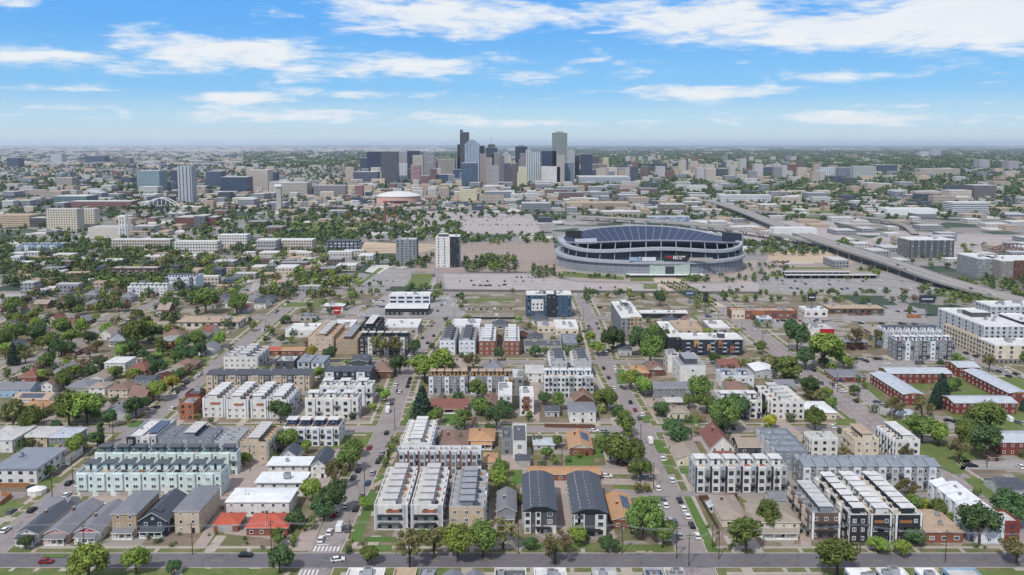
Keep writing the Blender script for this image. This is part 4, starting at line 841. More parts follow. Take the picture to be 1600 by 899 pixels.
block('dark flat roofed yard building with parked vans on its roof deck', 819, 878, 552, 18, 4, 1, 'concrete', 'roof_dark_flat', 1.6, 1.4, 4, cat='commercial building', name='commercial_building', units=5, lm='dark flat roofed yard building')
block('grey long roofed workshop beside the dark yard building', 880, 902, 548, 26, 4.5, 1, 'mid_grey_panel', 'metal_grey', 1.6, 1.4, 5, cat='workshop', name='workshop')
block('small white roofed shop with rooftop ducts', 840, 867, 520, 16, 4, 1, 'cream_stucco', 'roof_pale', 1.6, 1.4, 4, cat='shop', name='shop', units=5)
block('cream roofed warehouse right of the small white roofed shop', 868, 904, 524, 28, 4.5, 1, 'cream_stucco', 'roof_white', 1.6, 1.4, 5, cat='warehouse', name='warehouse', units=4)
block('blue six-storey hotel with white window panel and dark stair core', 822, 893, 496, 16, 17.5, 6, 'blue_panel', 'roof_white', 1.5, 1.5, 3.4, 'trim_dark', panels=[(.12, .38, .3, .82, 'white_stucco', .3), (.46, .66, 0, 1.0, 'charcoal_panel', .6)], stair=[(.38, .3, .05, .2), (.62, .3, .05, .2)], lm='blue six-storey hotel', units=5, cat='hotel', name='hotel')
block('grey five-storey block with taupe front panel and white vents on top', 970, 1003, 528, 58, 14, 5, 'mid_grey_panel', 'roof_white', 1.4, 1.5, 3.2, 'trim_dark', panels=[(.42, 1, 0, 1, 'tan_stucco', .3)], lm='grey five-storey block', units=12, stair=[(.4,.7,.3,.2)])
block('long low dark fronted shop row with white roof', 1000, 1075, 498, 9, 4, 1, 'charcoal_panel', 'roof_white', 2.4, 2, 3.4, lm='long dark fronted shop row', cat='shop row', name='shop_row')
block('navy and black housing block with orange balconies, long front wing', 1065, 1160, 556, 16, 10.5, 4, 'navy_panel', 'roof_white', 1.6, 1.3, 3.6, 'trim_dark', panels=[(.2,.28,.55,.95,'ochre_panel',.3),(.42,.48,.3,.7,'ochre_panel',.3),(.6,.66,.5,.95,'orange_panel',.3),(.8,.86,.2,.6,'orange_panel',.3)], balc=5, lm='navy orange balcony block', stair=[(.62,.2,.1,.3)])
block('black side wing with white roof joined behind the orange balcony block', 1044, 1064, 552, 45, 10.5, 4, 'charcoal_panel', 'roof_white', 1.4, 1.3, 3.2, 'trim_dark', units=6)
block('orange tan flat roofed store behind the navy block', 1056, 1097, 523, 26, 4, 1, 'beige_stucco', 'roof_tan_flat', 2, 1.5, 5, cat='store', name='store')
block('white roofed store screened by trees next to the tan roofed one', 1110, 1140, 522, 24, 4, 1, 'concrete', 'roof_white', 2, 1.5, 5, cat='store', name='store')
block('tall white cubic townhouse with dark slot windows beside the lane', 1062, 1102, 601, 30, 10, 3, 'white_stucco', 'roof_grey', 1.2, .8, 8, 'trim_dark', cat='townhouse', name='townhouse', lm='tall white cubic townhouse', stair=[(.25,.2,.5,.5)])
block('white cubic house behind the tall white townhouse', 1043, 1060, 583, 14, 10, 3, 'white_stucco', 'roof_grey', 1.1, 1.1, 6, 'trim_dark', cat='townhouse', name='townhouse')
house('grey hip roofed cottage beside the dense dark trees', 967, 987, 556, 12, 4, .5, 'light_grey_panel', 'shingle_dark', 'hip', lm='grey hip roofed cottage')
house('small house with orange hip roof beside the street', 989, 1014, 592, 14, 3.6, .35, 'orange_brick', 'shingle_orange', 'hip', lm='orange hip roofed small house')
house('brown gabled cottage with white front right of the orange hip roof', 1015, 1039, 588, 14, 3.8, .5, 'brown_brick', 'shingle_brown', gable='white_stucco')
house('grey two-storey house with row of small windows by the dark lane', 1022, 1080, 624, 12, 6, .3, 'mid_grey_panel', 'shingle_grey', ridge='x', floors=2, lm='grey two-storey lane house')
house('flat brown roofed house in front of the grey two-storey one', 1016, 1044, 646, 14, 3.4, .2, 'beige_stucco', 'shingle_taupe', 'hip')
house('low cream house with taupe roof and bright lawn', 1043, 1077, 655, 11, 3.2, .25, 'cream_stucco', 'shingle_taupe', 'hip', lm='low cream house')
house('dark open carport with pale roof behind the low cream house', 1041, 1068, 637, 8, 3, .1, 'brown_panel', 'roof_pale', 'hip', chimney=False, cat='carport', name='carport')
row('white duplex with slanted roofs and pale garages below', 1127, 1178, 606, 14, 6, 2, 'cool_white_panel', 'white_stucco', roof='roof_grey', pent='flat', pentroof='metal_grey', garage=True, lm='slanted roofed white duplex', floors=2, balcony=False)
house('white metal roofed house right of the slanted duplex', 1180, 1214, 592, 16, 4.4, .2, 'light_grey_panel', 'metal_white', ridge='y', chimney=False)
row('white and black curved roof townhouses among green trees', 1127, 1190, 654, 16, 8.6, 3, 'white_stucco', 'charcoal_panel', ['white_stucco','charcoal_panel'], roof='roof_grey', pent='flat', pentroof='roof_white', fr='trim_dark', group=G1, lm='curved roof townhouses')
row('black and white terrace with tall dark bays near the wide road', 1204, 1256, 656, 26, 8.6, 4, 'white_stucco', 'charcoal_panel', ['charcoal_panel','white_stucco'], along='y', roof='roof_pale', pentwall='white_stucco', pentroof='roof_pale', fr='trim_dark', group=G1, lm='black bay terrace', endwall='white_stucco')
house('pale green metal roofed house by the wide road', 1262, 1307, 656, 18, 3.6, .15, 'cream_stucco', 'metal_white', 'hip', chimney=False, lm='pale metal roofed house')
house('long house with taupe gable roof beside the lower street', 1058, 1098, 729, 28, 3.6, .35, 'cream_stucco', 'shingle_taupe', chimney=False, lm='long taupe roofed house')
house('steep dark red roofed house with white front', 1110, 1147, 716, 20, 4.6, .95, 'white_stucco', 'shingle_red', floors=2, porch=True, lm='steep dark red roofed house')
house('small grey gabled bungalow right of the steep red roofed house', 1154, 1190, 710, 12, 3.2, .35, 'dark_grey_panel', 'shingle_taupe', ridge='x', lm='small grey bungalow')
row('white townhouse row with tall black fin walls', 1086, 1229, 769, 12, 9.5, 6, 'light_grey_panel', 'white_stucco', roof='roof_pale', fins='charcoal_panel', pent='flat', pentwall='white_stucco', pentroof='roof_white', fr='trim_dark', lm='black finned white row', group=G1)
house('tan hip roofed bungalow below the black finned row', 1128, 1168, 824, 20, 3.2, .3, 'cream_stucco', 'shingle_taupe', 'hip', lm='tan hip roofed bungalow')
house('tiny white shed beside the long green lawn', 1108, 1120, 802, 4, 2.4, .4, 'white_stucco', 'metal_pale', chimney=False, cat='shed', name='shed')
house('beige two-storey house with columned white porch', 1182, 1249, 840, 15, 5.6, .35, 'cream_stucco', 'shingle_taupe', 'hip', floors=2, porch=True, chimney=False, lm='columned porch beige house')
house('small grey garage behind the columned porch house', 1205, 1232, 794, 8, 3.2, .3, 'light_grey_panel', 'shingle_grey', ridge='x', chimney=False, cat='garage', name='garage')
row('brown and grey terrace with sage end panel beside the black and white one', 1266, 1313, 843, 762, 8.8, 6, 'mid_grey_panel', 'beige_stucco', ['beige_stucco','brown_panel'], roof='roof_grey', along='y', pentwall='mid_grey_panel', pentroof='roof_pale', endwall='brown_panel', lm='brown and grey terrace', group=G1, endbal=True)
row('black and white terrace, left wing of the dark trio', 1327, 1353, 848, 748, 9.2, 6, 'white_stucco', 'charcoal_panel', ['white_stucco','charcoal_panel'], roof='roof_grey', along='y', pentwall='charcoal_panel', pentroof='roof_white', fr='trim_white', endwall='charcoal_panel', group=G1)
row('black and white terrace, middle wing of the dark trio with timber balcony', 1358, 1392, 848, 747, 9.2, 7, 'white_stucco', 'charcoal_panel', roof='roof_pale', along='y', pentwall='white_stucco', pentroof='roof_white', fr='trim_white', endwall='charcoal_panel', stripe='wood_fence', group=G1, endbal=True, lm='dark trio of terraces')
row('black and white terrace, right wing of the dark trio with timber balcony', 1396, 1440, 848, 747, 9.2, 7, 'white_stucco', 'charcoal_panel', ['charcoal_panel'], roof='roof_white', along='y', pentwall='charcoal_panel', pentroof='roof_white', fr='trim_white', endwall='charcoal_panel', stripe='wood_fence', group=G1, endbal=True)
block('low brick house with flat cream roof right of the dark terraces', 1446, 1504, 849, 17, 3.8, 1, 'orange_brick', 'roof_tan_flat', 1.8, 1.4, 3.4, 'trim_white', over=.4, units=2, cat='house', name='house', lm='cream roofed low brick house')
row('white terrace with five tilted white roofs and a brick end tower', 1522, 1568, 850, 752, 9, 5, 'light_grey_panel', 'cool_white_panel', along='y', sheds='metal_white', pent=None, lm='tilted white roofed terrace', group=G1, endwall='cool_white_panel', balcony=False)
block('narrow brick end tower attached right of the tilted white roofed terrace', 1569, 1592, 851, 9, 7.5, 3, 'red_brick', 'roof_pale', 1.2, 1.2, 2.6, cat='house', name='house', units=0)
row('long grey and white townhouse row with eleven slanted bays and an ochre end', 1253, 1468, 766, 12, 9.5, 11, 'mid_grey_panel', 'cool_white_panel', ['cool_white_panel','light_grey_panel'], roof='roof_grey', pent=None, sheds='metal_grey', lm='long eleven bay row', group=G1, balcony=True)
row('pale blue grey two-part terrace with wide gable roofs', 1213, 1262, 737, 672, 8, 4, 'slate_blue_siding', 'light_grey_panel', along='y', roof='metal_grey', pent=None, lm='pale blue grey terrace', group=G1, balcony=False)
row('white terrace with dark roof and glazed end left of the beige deck rows', 1267, 1308, 717, 677, 8.4, 4, 'white_stucco', 'white_stucco', along='y', roof='roof_dark_flat', pent=None, endwall='white_stucco', group=G1, fr='trim_dark')
row('beige roof deck terrace beside the wide road, left one', 1335, 1372, 720, 672, 9, 6, 'cream_stucco', 'beige_stucco', along='y', roof='roof_tan_flat', pentwall='cream_stucco', pentroof='roof_tan_flat', endwall='cream_stucco', group=G1, lm='beige roof deck terrace')
row('white roof deck terrace nearest the wide road', 1398, 1436, 722, 668, 9, 6, 'white_stucco', 'cool_white_panel', along='y', roof='roof_white', pentwall='white_stucco', pentroof='roof_white', endwall='white_stucco', group=G1, lm='white roof deck terrace', fr='trim_dark')
house('grey roofed garage beyond the wide road at the right edge', 1564, 1606, 778, 12, 3, .4, 'light_grey_panel', 'shingle_dark', ridge='x', chimney=False, garage=True, cat='garage', name='garage')
# red brick apartments
G4 = 'two-storey red brick apartment blocks'
def apt(label, *a, **k):
    r = house(label, *a, eave=6, pitch=.2, wall='red_brick', roof='metal_pale', floors=2, chimney=False, gable='yellow_siding', cat='apartment block', name='apartment_block', group=G4, **k)
    return r
apt('red brick apartment block with pale roof facing front, above the parking court', 1490, 1588, 648, 12, ridge='x', lm='front red brick apartments')
apt('red brick apartment block facing front behind the dark pines', 1388, 1486, 600, 13, ridge='x', lm='rear red brick apartments')
apt('red brick apartment block running back, nearest the wide road', 1411, 1442, 634, 40, ridge='y', lm='roadside red brick apartments')
apt('red brick apartment block running back at the far right', 1576, 1606, 632, 44, ridge='y')
apt('low pale roofed brick annex beside the far right apartments', 1496, 1530, 590, 14, ridge='x')
apt('red brick apartment block cut by the right edge beside the car park', 1562, 1640, 712, 14, ridge='x', lm='right edge red brick apartments')
house('small brick community house with wide grey hip roof by the wide road', 1304, 1351, 597, 16, 3, .2, 'red_brick', 'shingle_grey', 'hip', chimney=False, lm='grey roofed community house')
house('tent shaped grey roofed shelter between the olive trees', 1402, 1434, 656, 9, 2.4, .3, 'concrete', 'metal_pale', 'hip', chimney=False, cat='shelter', name='shelter')
house('tiny brick bin store beside the right car park', 1546, 1561, 722, 4, 2.2, .3, 'orange_brick', 'shingle_red', 'hip', chimney=False, cat='shed', name='shed')
row('grey and white four-storey townhouse cluster facing the apartments', 1400, 1491, 563, 12, 11.5, 7, 'mid_grey_panel', 'cool_white_panel', ['dark_grey_panel','cool_white_panel','mid_grey_panel'], roof='roof_white', pentwall='cool_white_panel', pentroof='roof_white', floors=4, fr='trim_white', lm='grey and white cluster', group=G1)
row('white townhouse rows stepping back behind the grey and white cluster', 1382, 1470, 545, 12, 11.5, 7, 'cool_white_panel', 'light_grey_panel', roof='roof_white', pentwall='cool_white_panel', pentroof='roof_dark_flat', floors=4, group=G1)
block('grey motel wing with long pale roof behind the big green trees', 1287, 1355, 547, 12, 5, 2, 'brown_brick', 'roof_grey', 1.5, 1.4, 3.4, cat='motel', name='motel', over=.6, lm='grey motel wing')
block('white shop with bright red roof edge beside the wide road', 1258, 1303, 527, 16, 5, 1, 'white_stucco', 'roof_pale', 2, 1.5, 5, cat='shop', name='shop', panels=[(.5, 1, 0, 1, 'red_paint', .2)], lm='red edged white shop', units=6)
# big apartment complex on the right
A_ = P(1452, 524); B_ = P(1548, 560)
block('large grey seven-storey apartment slab with beige lower front', 0, 0, 0, 0, 19, 7, 'light_grey_panel', 'roof_white', 1.5, 1.6, 3.6, 'trim_dark', dim=(B_.x-2, B_.y+6, 26, A_.y-B_.y-6), lm='large grey apartment slab', units=14, stair=[(.3,.5,.5,.2)])
block('beige four-storey wing wrapped round the near end of the grey slab', 0, 0, 0, 0, 11.5, 4, 'cream_stucco', 'roof_white', 1.7, 1.6, 3.6, 'trim_dark', dim=(B_.x-6, B_.y-14, 90, 18), lm='beige four-storey wing', units=8, panels=[(0, .5, 0, .28, 'grey_brick', .5)])
block('beige lower facade strip along the left side of the grey slab', 0, 0, 0, 0, 11, 4, 'cream_stucco', 'roof_tan_flat', 1.7, 1.6, 3.4, 'trim_dark', dim=(B_.x-5.2, B_.y+4.5, 3.1, 44), units=0, sides='L')
block('dark stair block joining the grey slab and white wing', 0, 0, 0, 0, 20.5, 7, 'charcoal_panel', 'roof_white', 1.2, 1.2, 8, dim=(B_.x+26, B_.y+14, 14, 24), units=1, cat='apartment building')
block('white five-storey wing with balconies right of the dark stair block', 0, 0, 0, 0, 17, 6, 'cool_white_panel', 'roof_white', 1.6, 1.6, 3.4, dim=(B_.x+41, B_.y+12, 60, 20), units=6, balc=4)
block('white roofed rear apartment wing at the right edge', 1546, 1640, 513, 20, 16, 5, 'light_grey_panel', 'roof_white', 1.6, 1.6, 3.6, units=8)
# commercial strips right
block('tan roofed shop row with orange fronts along the road', 1143, 1246, 499, 14, 6, 1, 'orange_brick', 'roof_tan_flat', 3, 2.4, 5, 'trim_dark', cat='shop row', name='shop_row', lm='tan roofed shop row', units=9, panels=[(.0,.2,0,1,'cream_stucco',.2),(.3,.5,0,1,'orange_panel',.2)])
block('long brown flat roofed shop row with parked cars in front', 1296, 1381, 491, 14, 4.4, 1, 'brown_panel', 'roof_tan_flat', 2.6, 2, 4.4, cat='shop row', name='shop_row', over=.5, lm='long brown shop row')
block('white corner shop with tall sign beside the tan roofed shop row', 1257, 1293, 496, 14, 5.5, 1, 'white_stucco', 'roof_white', 2.4, 2, 5, cat='shop', name='shop')
block('white walled garage beside the tall white sign', 1185, 1206, 505, 8, 3.2, 1, 'sky_blue_siding', 'roof_white', 2, 1.4, 4, cat='shop', name='shop')
# roofs along the bottom edge
for (x0, x1, l, rf, st, wl) in [(545, 603, 'white flat roofed building at the bottom edge near the junction', 'roof_white', 'flat', 'white_stucco'), (617, 652, 'tan flat roofed building at the bottom edge', 'roof_tan_flat', 'flat', 'beige_stucco'), (657, 682, 'grey flat roofed house top at the bottom edge left of the blue gables', 'roof_grey', 'flat', 'mid_grey_panel'),
     (693, 722, 'pale blue gabled house at the bottom edge, left one', 'shingle_grey', 'gable', 'sky_blue_siding'), (729, 755, 'pale blue gabled house at the bottom edge, right one', 'shingle_grey', 'gable', 'sky_blue_siding'), (773, 822, 'white building with dark roof patch at the bottom edge', 'roof_dark_flat', 'flat', 'white_stucco'),
     (834, 884, 'white building with rooftop pipes at the bottom edge centre', 'roof_white', 'flat', 'cool_white_panel'), (924, 962, 'grey flat roofed building under the bottom centre wires', 'roof_pale', 'flat', 'light_grey_panel'), (1004, 1034, 'building with blue solar roof at the bottom edge', 'solar', 'flat', 'light_grey_panel'), (1036, 1066, 'building with cluttered roof deck at the bottom edge', 'wood_deck', 'flat', 'white_stucco'),
     (1320, 1358, 'pale blue topped townhouse at the bottom edge, leftmost of the three', 'metal_white', 'flat', 'sky_blue_siding'), (1368, 1410, 'pale blue topped townhouse at the bottom edge, middle of the three', 'metal_white', 'flat', 'sky_blue_siding'), (1428, 1458, 'pale blue topped townhouse at the bottom edge, rightmost of the three', 'metal_white', 'flat', 'sky_blue_siding'), (1472, 1522, 'grey roof decked townhouse at the bottom right edge', 'roof_pale', 'flat', 'sky_blue_siding')]:
    a = P(x0, 889, 8); b = P(x1, 889, 8)
    if st == 'gable': house(l, 0, 0, 0, 0, eave=6.3, pitch=.55, wall=wl, roof=rf, floors=2, gable=wl, chimney=False, dim=(a.x, a.y-13, b.x-a.x, 13))
    else: block(l, 0, 0, 0, 0, 7.6, 3, wl, rf, dim=(a.x, a.y-13, b.x-a.x, 13), units=3, cat='townhouse', name='townhouse')
# ------------------------------------------------------------ the city centre and the valley, every tower named
GT = 'towers of the city centre'
def T(label, x0, x1, yt, yb, wall, gl='#2a3a4c', **k): return tower(label, x0, x1, yt, yb, wall, gl, group=k.pop('group', GT), **k)
T('tallest dark brown tower left of the curved top tower', 719, 733, 207, 284, '#5d5a63', '#3a3a46', fu=.55, fv=.9, crown='step', lm='tallest dark brown tower')
T('black slab tower tucked against the tallest brown tower', 715, 722, 226, 283, '#2c3244', '#202838', D=30)
T('pale blue tower with curved stepped crown', 726, 749, 226, 286, '#9fb0c6', '#6c86a8', su=5, fu=.5, fv=.95, crown='arch', lm='curved top pale blue tower')
T('blue glass box tower in front of the curved top tower', 721, 746, 255, 293, '#5a6f8c', '#3d5a80', fu=.9, fv=.8, rough=.35, lm='blue glass box tower')
T('dark teal tower behind the curved top tower', 750, 757, 228, 283, '#2c4252', '#1f3344', D=30)
T('dark slate tower topped by a mast', 759, 777, 231, 283, '#3f4f63', '#2b3a4e', crown='mast', lm='mast topped slate tower')
T('very dark narrow tower below the masted tower', 768, 773, 240, 285, '#28303c', '#1c2430', D=25)
T('rose brown tower right of the curved top tower', 750, 760, 241, 289, '#a58a84', '#6f6068')
T('tall taupe stone tower with flat face', 759, 769, 247, 294, '#9a9190', '#6c6870', fv=.3)
T('grey tower in front of the slate towers, left of the striped pair', 769, 779, 259, 294, '#a8a09c', '#70707a')
T('olive grey tower with flat top beside the violet one', 772, 781, 239, 288, '#8d8c84', '#56606a')
T('violet grey tower with pale frame', 781, 788, 243, 288, '#7f7688', '#4a4a62')
T('pale grey narrow tower with notched roof', 786, 793, 240, 287, '#b9b9b8', '#7c848e')
T('cream tower behind the violet brown pair', 792, 799, 243, 286, '#cfc8b0', '#8c8878')
T('dark violet brown tower with white edges, left of pair', 788, 798, 255, 289, '#5e5566', '#3c3a4c', su=4, lm='violet brown tower pair')
T('dark violet brown tower with white edges, right of pair', 799, 809, 256, 289, '#6b5c68', '#44404e', su=4)
T('navy square tower behind the rose tower', 805, 824, 229, 281, '#2f4262', '#22344f', crown='mech', lm='navy square tower')
T('rose coloured stepped tower below the navy square one', 811, 823, 240, 285, '#9e8488', '#6a5f6e', setback=.8)
T('yellow cream tower at the foot of the rose tower', 808, 824, 261, 290, '#d8cf9e', '#9b9478', setback=.7)
T('twin ribbed teal and white tower', 822, 844, 238, 288, '#bcc6c8', '#4e7a80', su=6, fu=.45, fv=.95, crown='step', lm='ribbed teal white tower')
T('deep blue wide glass tower right of the ribbed teal one', 846, 869, 236, 283, '#344a72', '#28406c', fu=.85, fv=.85, rough=.4, lm='deep blue wide glass tower')
T('tallest pale grey tower rising above the skyline', 863, 886, 208, 283, '#8f9896', '#76827f', fu=.6, fv=.9, lm='tallest pale grey tower', crown='mech')
T('white hotel block with pale wings below the deep blue tower', 846, 875, 261, 290, '#d9d5cc', '#8a8a88', lm='white hotel block')
T('pinkish stone tower in front of the tallest grey tower', 870, 882, 243, 290, '#a79c98', '#857d80', fv=.2)
T('steel blue tower with white edges beside the pink stone tower', 881, 897, 254, 289, '#70839a', '#4a607a', su=7)
T('pale tower behind the tallest grey one with blank roof sign wall', 886, 898, 235, 283, '#a9aeb2', '#7f8890')
T('dark blue round cornered tower left of its neighbour', 891, 905, 243, 282, '#34405c', '#283450', lm='dark blue tower pair')
T('dark blue ribbed tower, taller right one of the pair', 908, 925, 241, 284, '#36436a', '#29365a')
T('huge violet brown slab tower', 596, 622, 237, 288, '#5f5a6a', '#4c485c', fu=.5, fv=.9, D=30, lm='huge violet brown slab')
T('huge navy slab tower behind the violet brown slab', 574, 596, 237, 284, '#2f4266', '#273a5e', fv=.95, D=30)
T('navy tower with stepped glass left of the navy slab', 563, 587, 247, 282, '#3e4f6a', '#2d3e5a')
T('pale stone tower with light edge right of the violet slab', 623, 636, 237, 282, '#a49ca0', '#857f88', su=2.4)
T('white ribbed residential tower in front of the pale stone one', 620, 636, 256, 286, '#d6d6da', '#80848e', su=5, fu=.35, fv=.95, lm='white ribbed tower')
T('dark navy tower behind the cream tower', 637, 655, 236, 280, '#2e4160', '#263a58')
T('cream tower with dark cap behind the brick striped tower', 645, 661, 243, 284, '#b9ae9e', '#8c8478')
T('grey slab with white centre strip', 663, 679, 238, 280, '#80848c', '#a8acb4', su=7)
T('grey tower with narrow cream side in front of the striped slab', 664, 678, 254, 281, '#94949a', '#6c727c')
T('brick red and pale striped residential tower', 642, 657, 258, 290, '#9a5a5a', '#c0b4b4', su=5, fu=.3, fv=.95, lm='brick red striped tower')
T('plain red brick tower base right of the striped tower', 657, 671, 275, 291, '#8d5a62', '#74505a')
T('tan ribbed wide tower', 682, 711, 249, 283, '#a89d92', '#7d766e', fu=.45, fv=.95, lm='tan ribbed wide tower')
T('violet grey narrow tower left of the tan ribbed one', 677, 684, 252, 283, '#88848e', '#6a6874')
T('white and navy tower with framed top', 712, 722, 247, 283, '#b4bac4', '#34456a', su=5, fu=.7, fv=.95)
T('blue glass low wide office', 685, 708, 273, 286, '#32507c', '#2a4a78', fv=.6)
T('blue glass office step right of the wide blue one', 708, 722, 265, 286, '#38557e', '#2c4870', fv=.6)
T('cream stepped apartment tower left of the navy slab base', 577, 596, 262, 286, '#cbc4b4', '#8a8a86', setback=.75)
T('slate office block with pale roof at the left of downtown', 552, 590, 269, 288, '#565e78', '#3c4462', fu=.6)
T('peach apartment block left of the slate office block', 540, 553, 262, 285, '#c9aa94', '#8f8078')
T('charcoal box tower right of the dark blue pair', 921, 936, 244, 272, '#5c4e56', '#44404c')
T('brown wide office below the charcoal box tower', 917, 948, 257, 276, '#82706c', '#5c5458', lm='brown wide office')
T('navy small office with white end wall', 918, 934, 265, 279, '#44506e', '#303c5a')
T('cream block beside the grey blank sided hall', 948, 964, 262, 277, '#cfc4b4', '#a29a90')
T('grey blank sided hall', 964, 988, 263, 277, '#7c8088', '#6c7078', fv=.2)
GM = 'mid-rise blocks around the city centre'
def Mr(label, *a, **k): return tower(label, *a, group=GM, cat=k.pop('cat', 'mid-rise block'), name=k.pop('name', 'mid_rise_block'), **k)
Mr('slim pale grey residential tower standing alone at the left', 279, 301, 260, 318, '#a9adb4', '#5d6c7e', su=8, fu=.3, fv=.98, lm='slim lone residential tower')
Mr('dark navy tower behind the slim residential tower', 267, 280, 266, 293, '#3b4c70', '#2e4068')
Mr('teal glass wide tower left of the slim tower', 215, 250, 267, 302, '#7d9ba6', '#5e8696', fu=.6, fv=.6, lm='teal glass wide tower')
Mr('navy office with white slanted fin', 345, 386, 277, 303, '#3c5478', '#2c4670', fu=.95, fv=.55, lm='navy finned office')
Mr('beige hotel tower with small regular windows', 386, 419, 266, 300, '#bfae9e', '#7e7670', su=3, fu=.4, lm='beige hotel tower')
Mr('navy small tower right of the beige hotel', 418, 433, 269, 297, '#3a5270', '#2c4464')
Mr('dark navy low block between slim tower and finned office', 322, 346, 268, 296, '#46597a', '#324666')
Mr('long beige warehouse loft left of the arena', 432, 480, 286, 308, '#b0a696', '#858078', lm='long beige loft')
Mr('beige and dark high-rise apartment slab at the left, nearer wing', 73, 122, 327, 360, '#c6b89e', '#5e5850', su=4, fu=.45, D=20, lm='beige dark apartment slabs')
Mr('beige and dark high-rise apartment slab at the left, farther wing', 124, 149, 327, 356, '#c9bda6', '#625c54', su=4, fu=.45, D=18)
Mr('tan school building at the left edge', -10, 47, 337, 355, '#c8a684', '#8f7660', top='roof_tan_flat', D=40, lm='tan school building')
Mr('dark lower hall right of the tan school', 48, 74, 341, 355, '#5c5a62', '#44444e')
Mr('long red brick hall with white roof left of the arch bridge', 111, 205, 315, 327, '#94615a', '#6c4a48', D=30, top='roof_white', lm='long red brick hall')
Mr('teal long workshop left of the long red brick hall', 84, 135, 307, 321, '#5d7f84', '#4a6c74', top='roof_white')
Mr('red brick arena with glazed entrance among trees', 274, 303, 340, 354, '#8a4a46', '#6e3e3c', D=40, lm='red brick glazed hall')
Mr('glazed grey entrance block of the red brick hall', 303, 321, 338, 354, '#6c7078', '#4c545e', D=36)
Mr('red brick right wing beside the glazed entrance', 321, 338, 340, 353, '#8a4a46', '#6e3e3c', D=30)
Mr('white church hall with low roof beside a bell tower', 138, 187, 356, 374, '#cfc2b0', '#b0a494', fv=.2, D=30, lm='white church hall')
Mr('long white apartment range left of the second range', 174, 266, 375, 393, '#c4b2a0', '#6e625a', D=16, top='roof_white', lm='long apartment range')
Mr('long angled white apartment range above the terraces', 272, 340, 378, 399, '#cfc8bc', '#6c665e', D=16, top='roof_white')
Mr('white apartment range with balconies farther right', 340, 386, 368, 384, '#cfcac0', '#76726c', D=20, top='roof_white')
Mr('grey four-storey loft right of the long apartment ranges', 400, 432, 376, 396, '#a8a49e', '#5e5c5a', D=24, top='roof_white')
Mr('cream loft with orange band below the long beige warehouse', 430, 488, 376, 393, '#c6b49e', '#7a7068', D=24, top='roof_white', lm='cream loft row')
Mr('navy and white striped townhouse block on the rail edge', 510, 561, 377, 397, '#35405a', '#cfd3da', su=5, D=18, top='roof_dark_flat', lm='navy white striped block')
block('dark grey ten-storey residential tower beside the trees', 619, 651, 415, 20, 28.5, 10, 'mid_grey_panel', 'roof_pale', 1.7, 1.5, 2.6, 'trim_dark', cat='apartment tower', name='apartment_tower', lm='dark grey ten-storey tower', panels=[(.47,.53,0,.98,'concrete',.3)])
block('white and black residential tower with pale roof frame', 681, 718, 418, 24, 33, 11, 'white_stucco', 'roof_white', 1.4, 1.5, 3, 'trim_dark', cat='apartment tower', name='apartment_tower', lm='white and black residential tower', panels=[(.6,1,0,1,'charcoal_panel',.4)], stair=[(.1,.2,.4,.5)])
block('charcoal eight-storey office with white glazing columns by the viaduct', 1420, 1490, 403, 30, 21, 7, 'dark_grey_panel', 'roof_white', 2, 1.8, 3.4, 'trim_white', cat='office building', name='office_building', lm='charcoal viaduct office')
block('grey balcony apartment building at the right edge', 1527, 1562, 434, 40, 19, 6, 'mid_grey_panel', 'roof_white', 1.8, 1.8, 3.4, 'trim_white', lm='grey balcony apartments')
block('apartment building with red brick centre at the right edge', 1563, 1640, 438, 40, 19, 6, 'grey_brick', 'roof_white', 1.8, 1.8, 3.4, 'trim_white', panels=[(.25,.5,0,1,'brown_brick',.4)])
Mr('white long industrial shed with blank wall beside the viaduct', 1209, 1276, 357, 375, '#d6d4d0', '#c8c6c2', fv=.05, D=22, top='roof_white', lm='white long industrial shed')
Mr('white low shed in the rail yard beyond the motorway', 1386, 1465, 327, 337, '#d8d8d6', '#b8b8b6', fv=.1, D=40, top='roof_white', lm='white low rail shed')
Mr('white terraced office with ribbon windows at the right', 1488, 1545, 317, 333, '#c6c8ca', '#5c6674', fu=.95, D=40, top='roof_white', lm='white ribbon windowed office')
Mr('blue banded long office behind the stadium', 1012, 1078, 339, 349, '#5f82b0', '#c0ccd8', fu=.95, D=20, lm='blue banded long office')
Mr('grey parking deck right of the beige halls', 1033, 1072, 320, 334, '#8a8078', '#5a544e', fu=.95, fv=.5, D=40, lm='grey parking deck')
Mr('beige long hall with flat roof behind the rail land', 885, 985, 318, 328, '#a08a78', '#86746a', fv=.2, D=60, top='roof_tan_flat', lm='beige long hall')
Mr('grey office with flat roof at the rail land edge', 815, 860, 318, 332, '#7d858e', '#5c6874', D=40)
Mr('low tan commercial hall with pale roof left of the parking deck', 940, 1002, 331, 339, '#b0a494', '#8e8478', D=30, top='roof_white')
Mr('navy small pavilion on the pale lot', 840, 862, 341, 348, '#3b4660', '#2c3650', D=24, top='roof_dark_flat')
Mr('dark slab office left of the wooded right suburb', 1368, 1402, 258, 272, '#46526e', '#34405c', D=60, lm='dark slab office')
Mr('white striped apartment row left of the dark slab office', 1283, 1311, 262, 278, '#c8ccd0', '#5c7088', su=9, D=40, lm='white striped apartment row')
Mr('blue grey apartment slab in the striped row', 1311, 1334, 262, 279, '#72849c', '#46607e', su=9, D=40)
Mr('pale green apartment slab ending the striped row', 1334, 1368, 260, 280, '#a8b0a8', '#7a8c88', su=9, D=40)
Mr('tan long medical building on the wooded right ridge', 1437, 1500, 264, 275, '#b8a890', '#8a8276', D=50, lm='tan long medical building')
Mr('brown glass office at the right with cream neighbour', 1521, 1556, 290, 312, '#74686c', '#565060', D=50, lm='brown glass office')
Mr('cream apartment block left of the brown glass office', 1484, 1518, 298, 313, '#c8beaa', '#96907e', D=40)
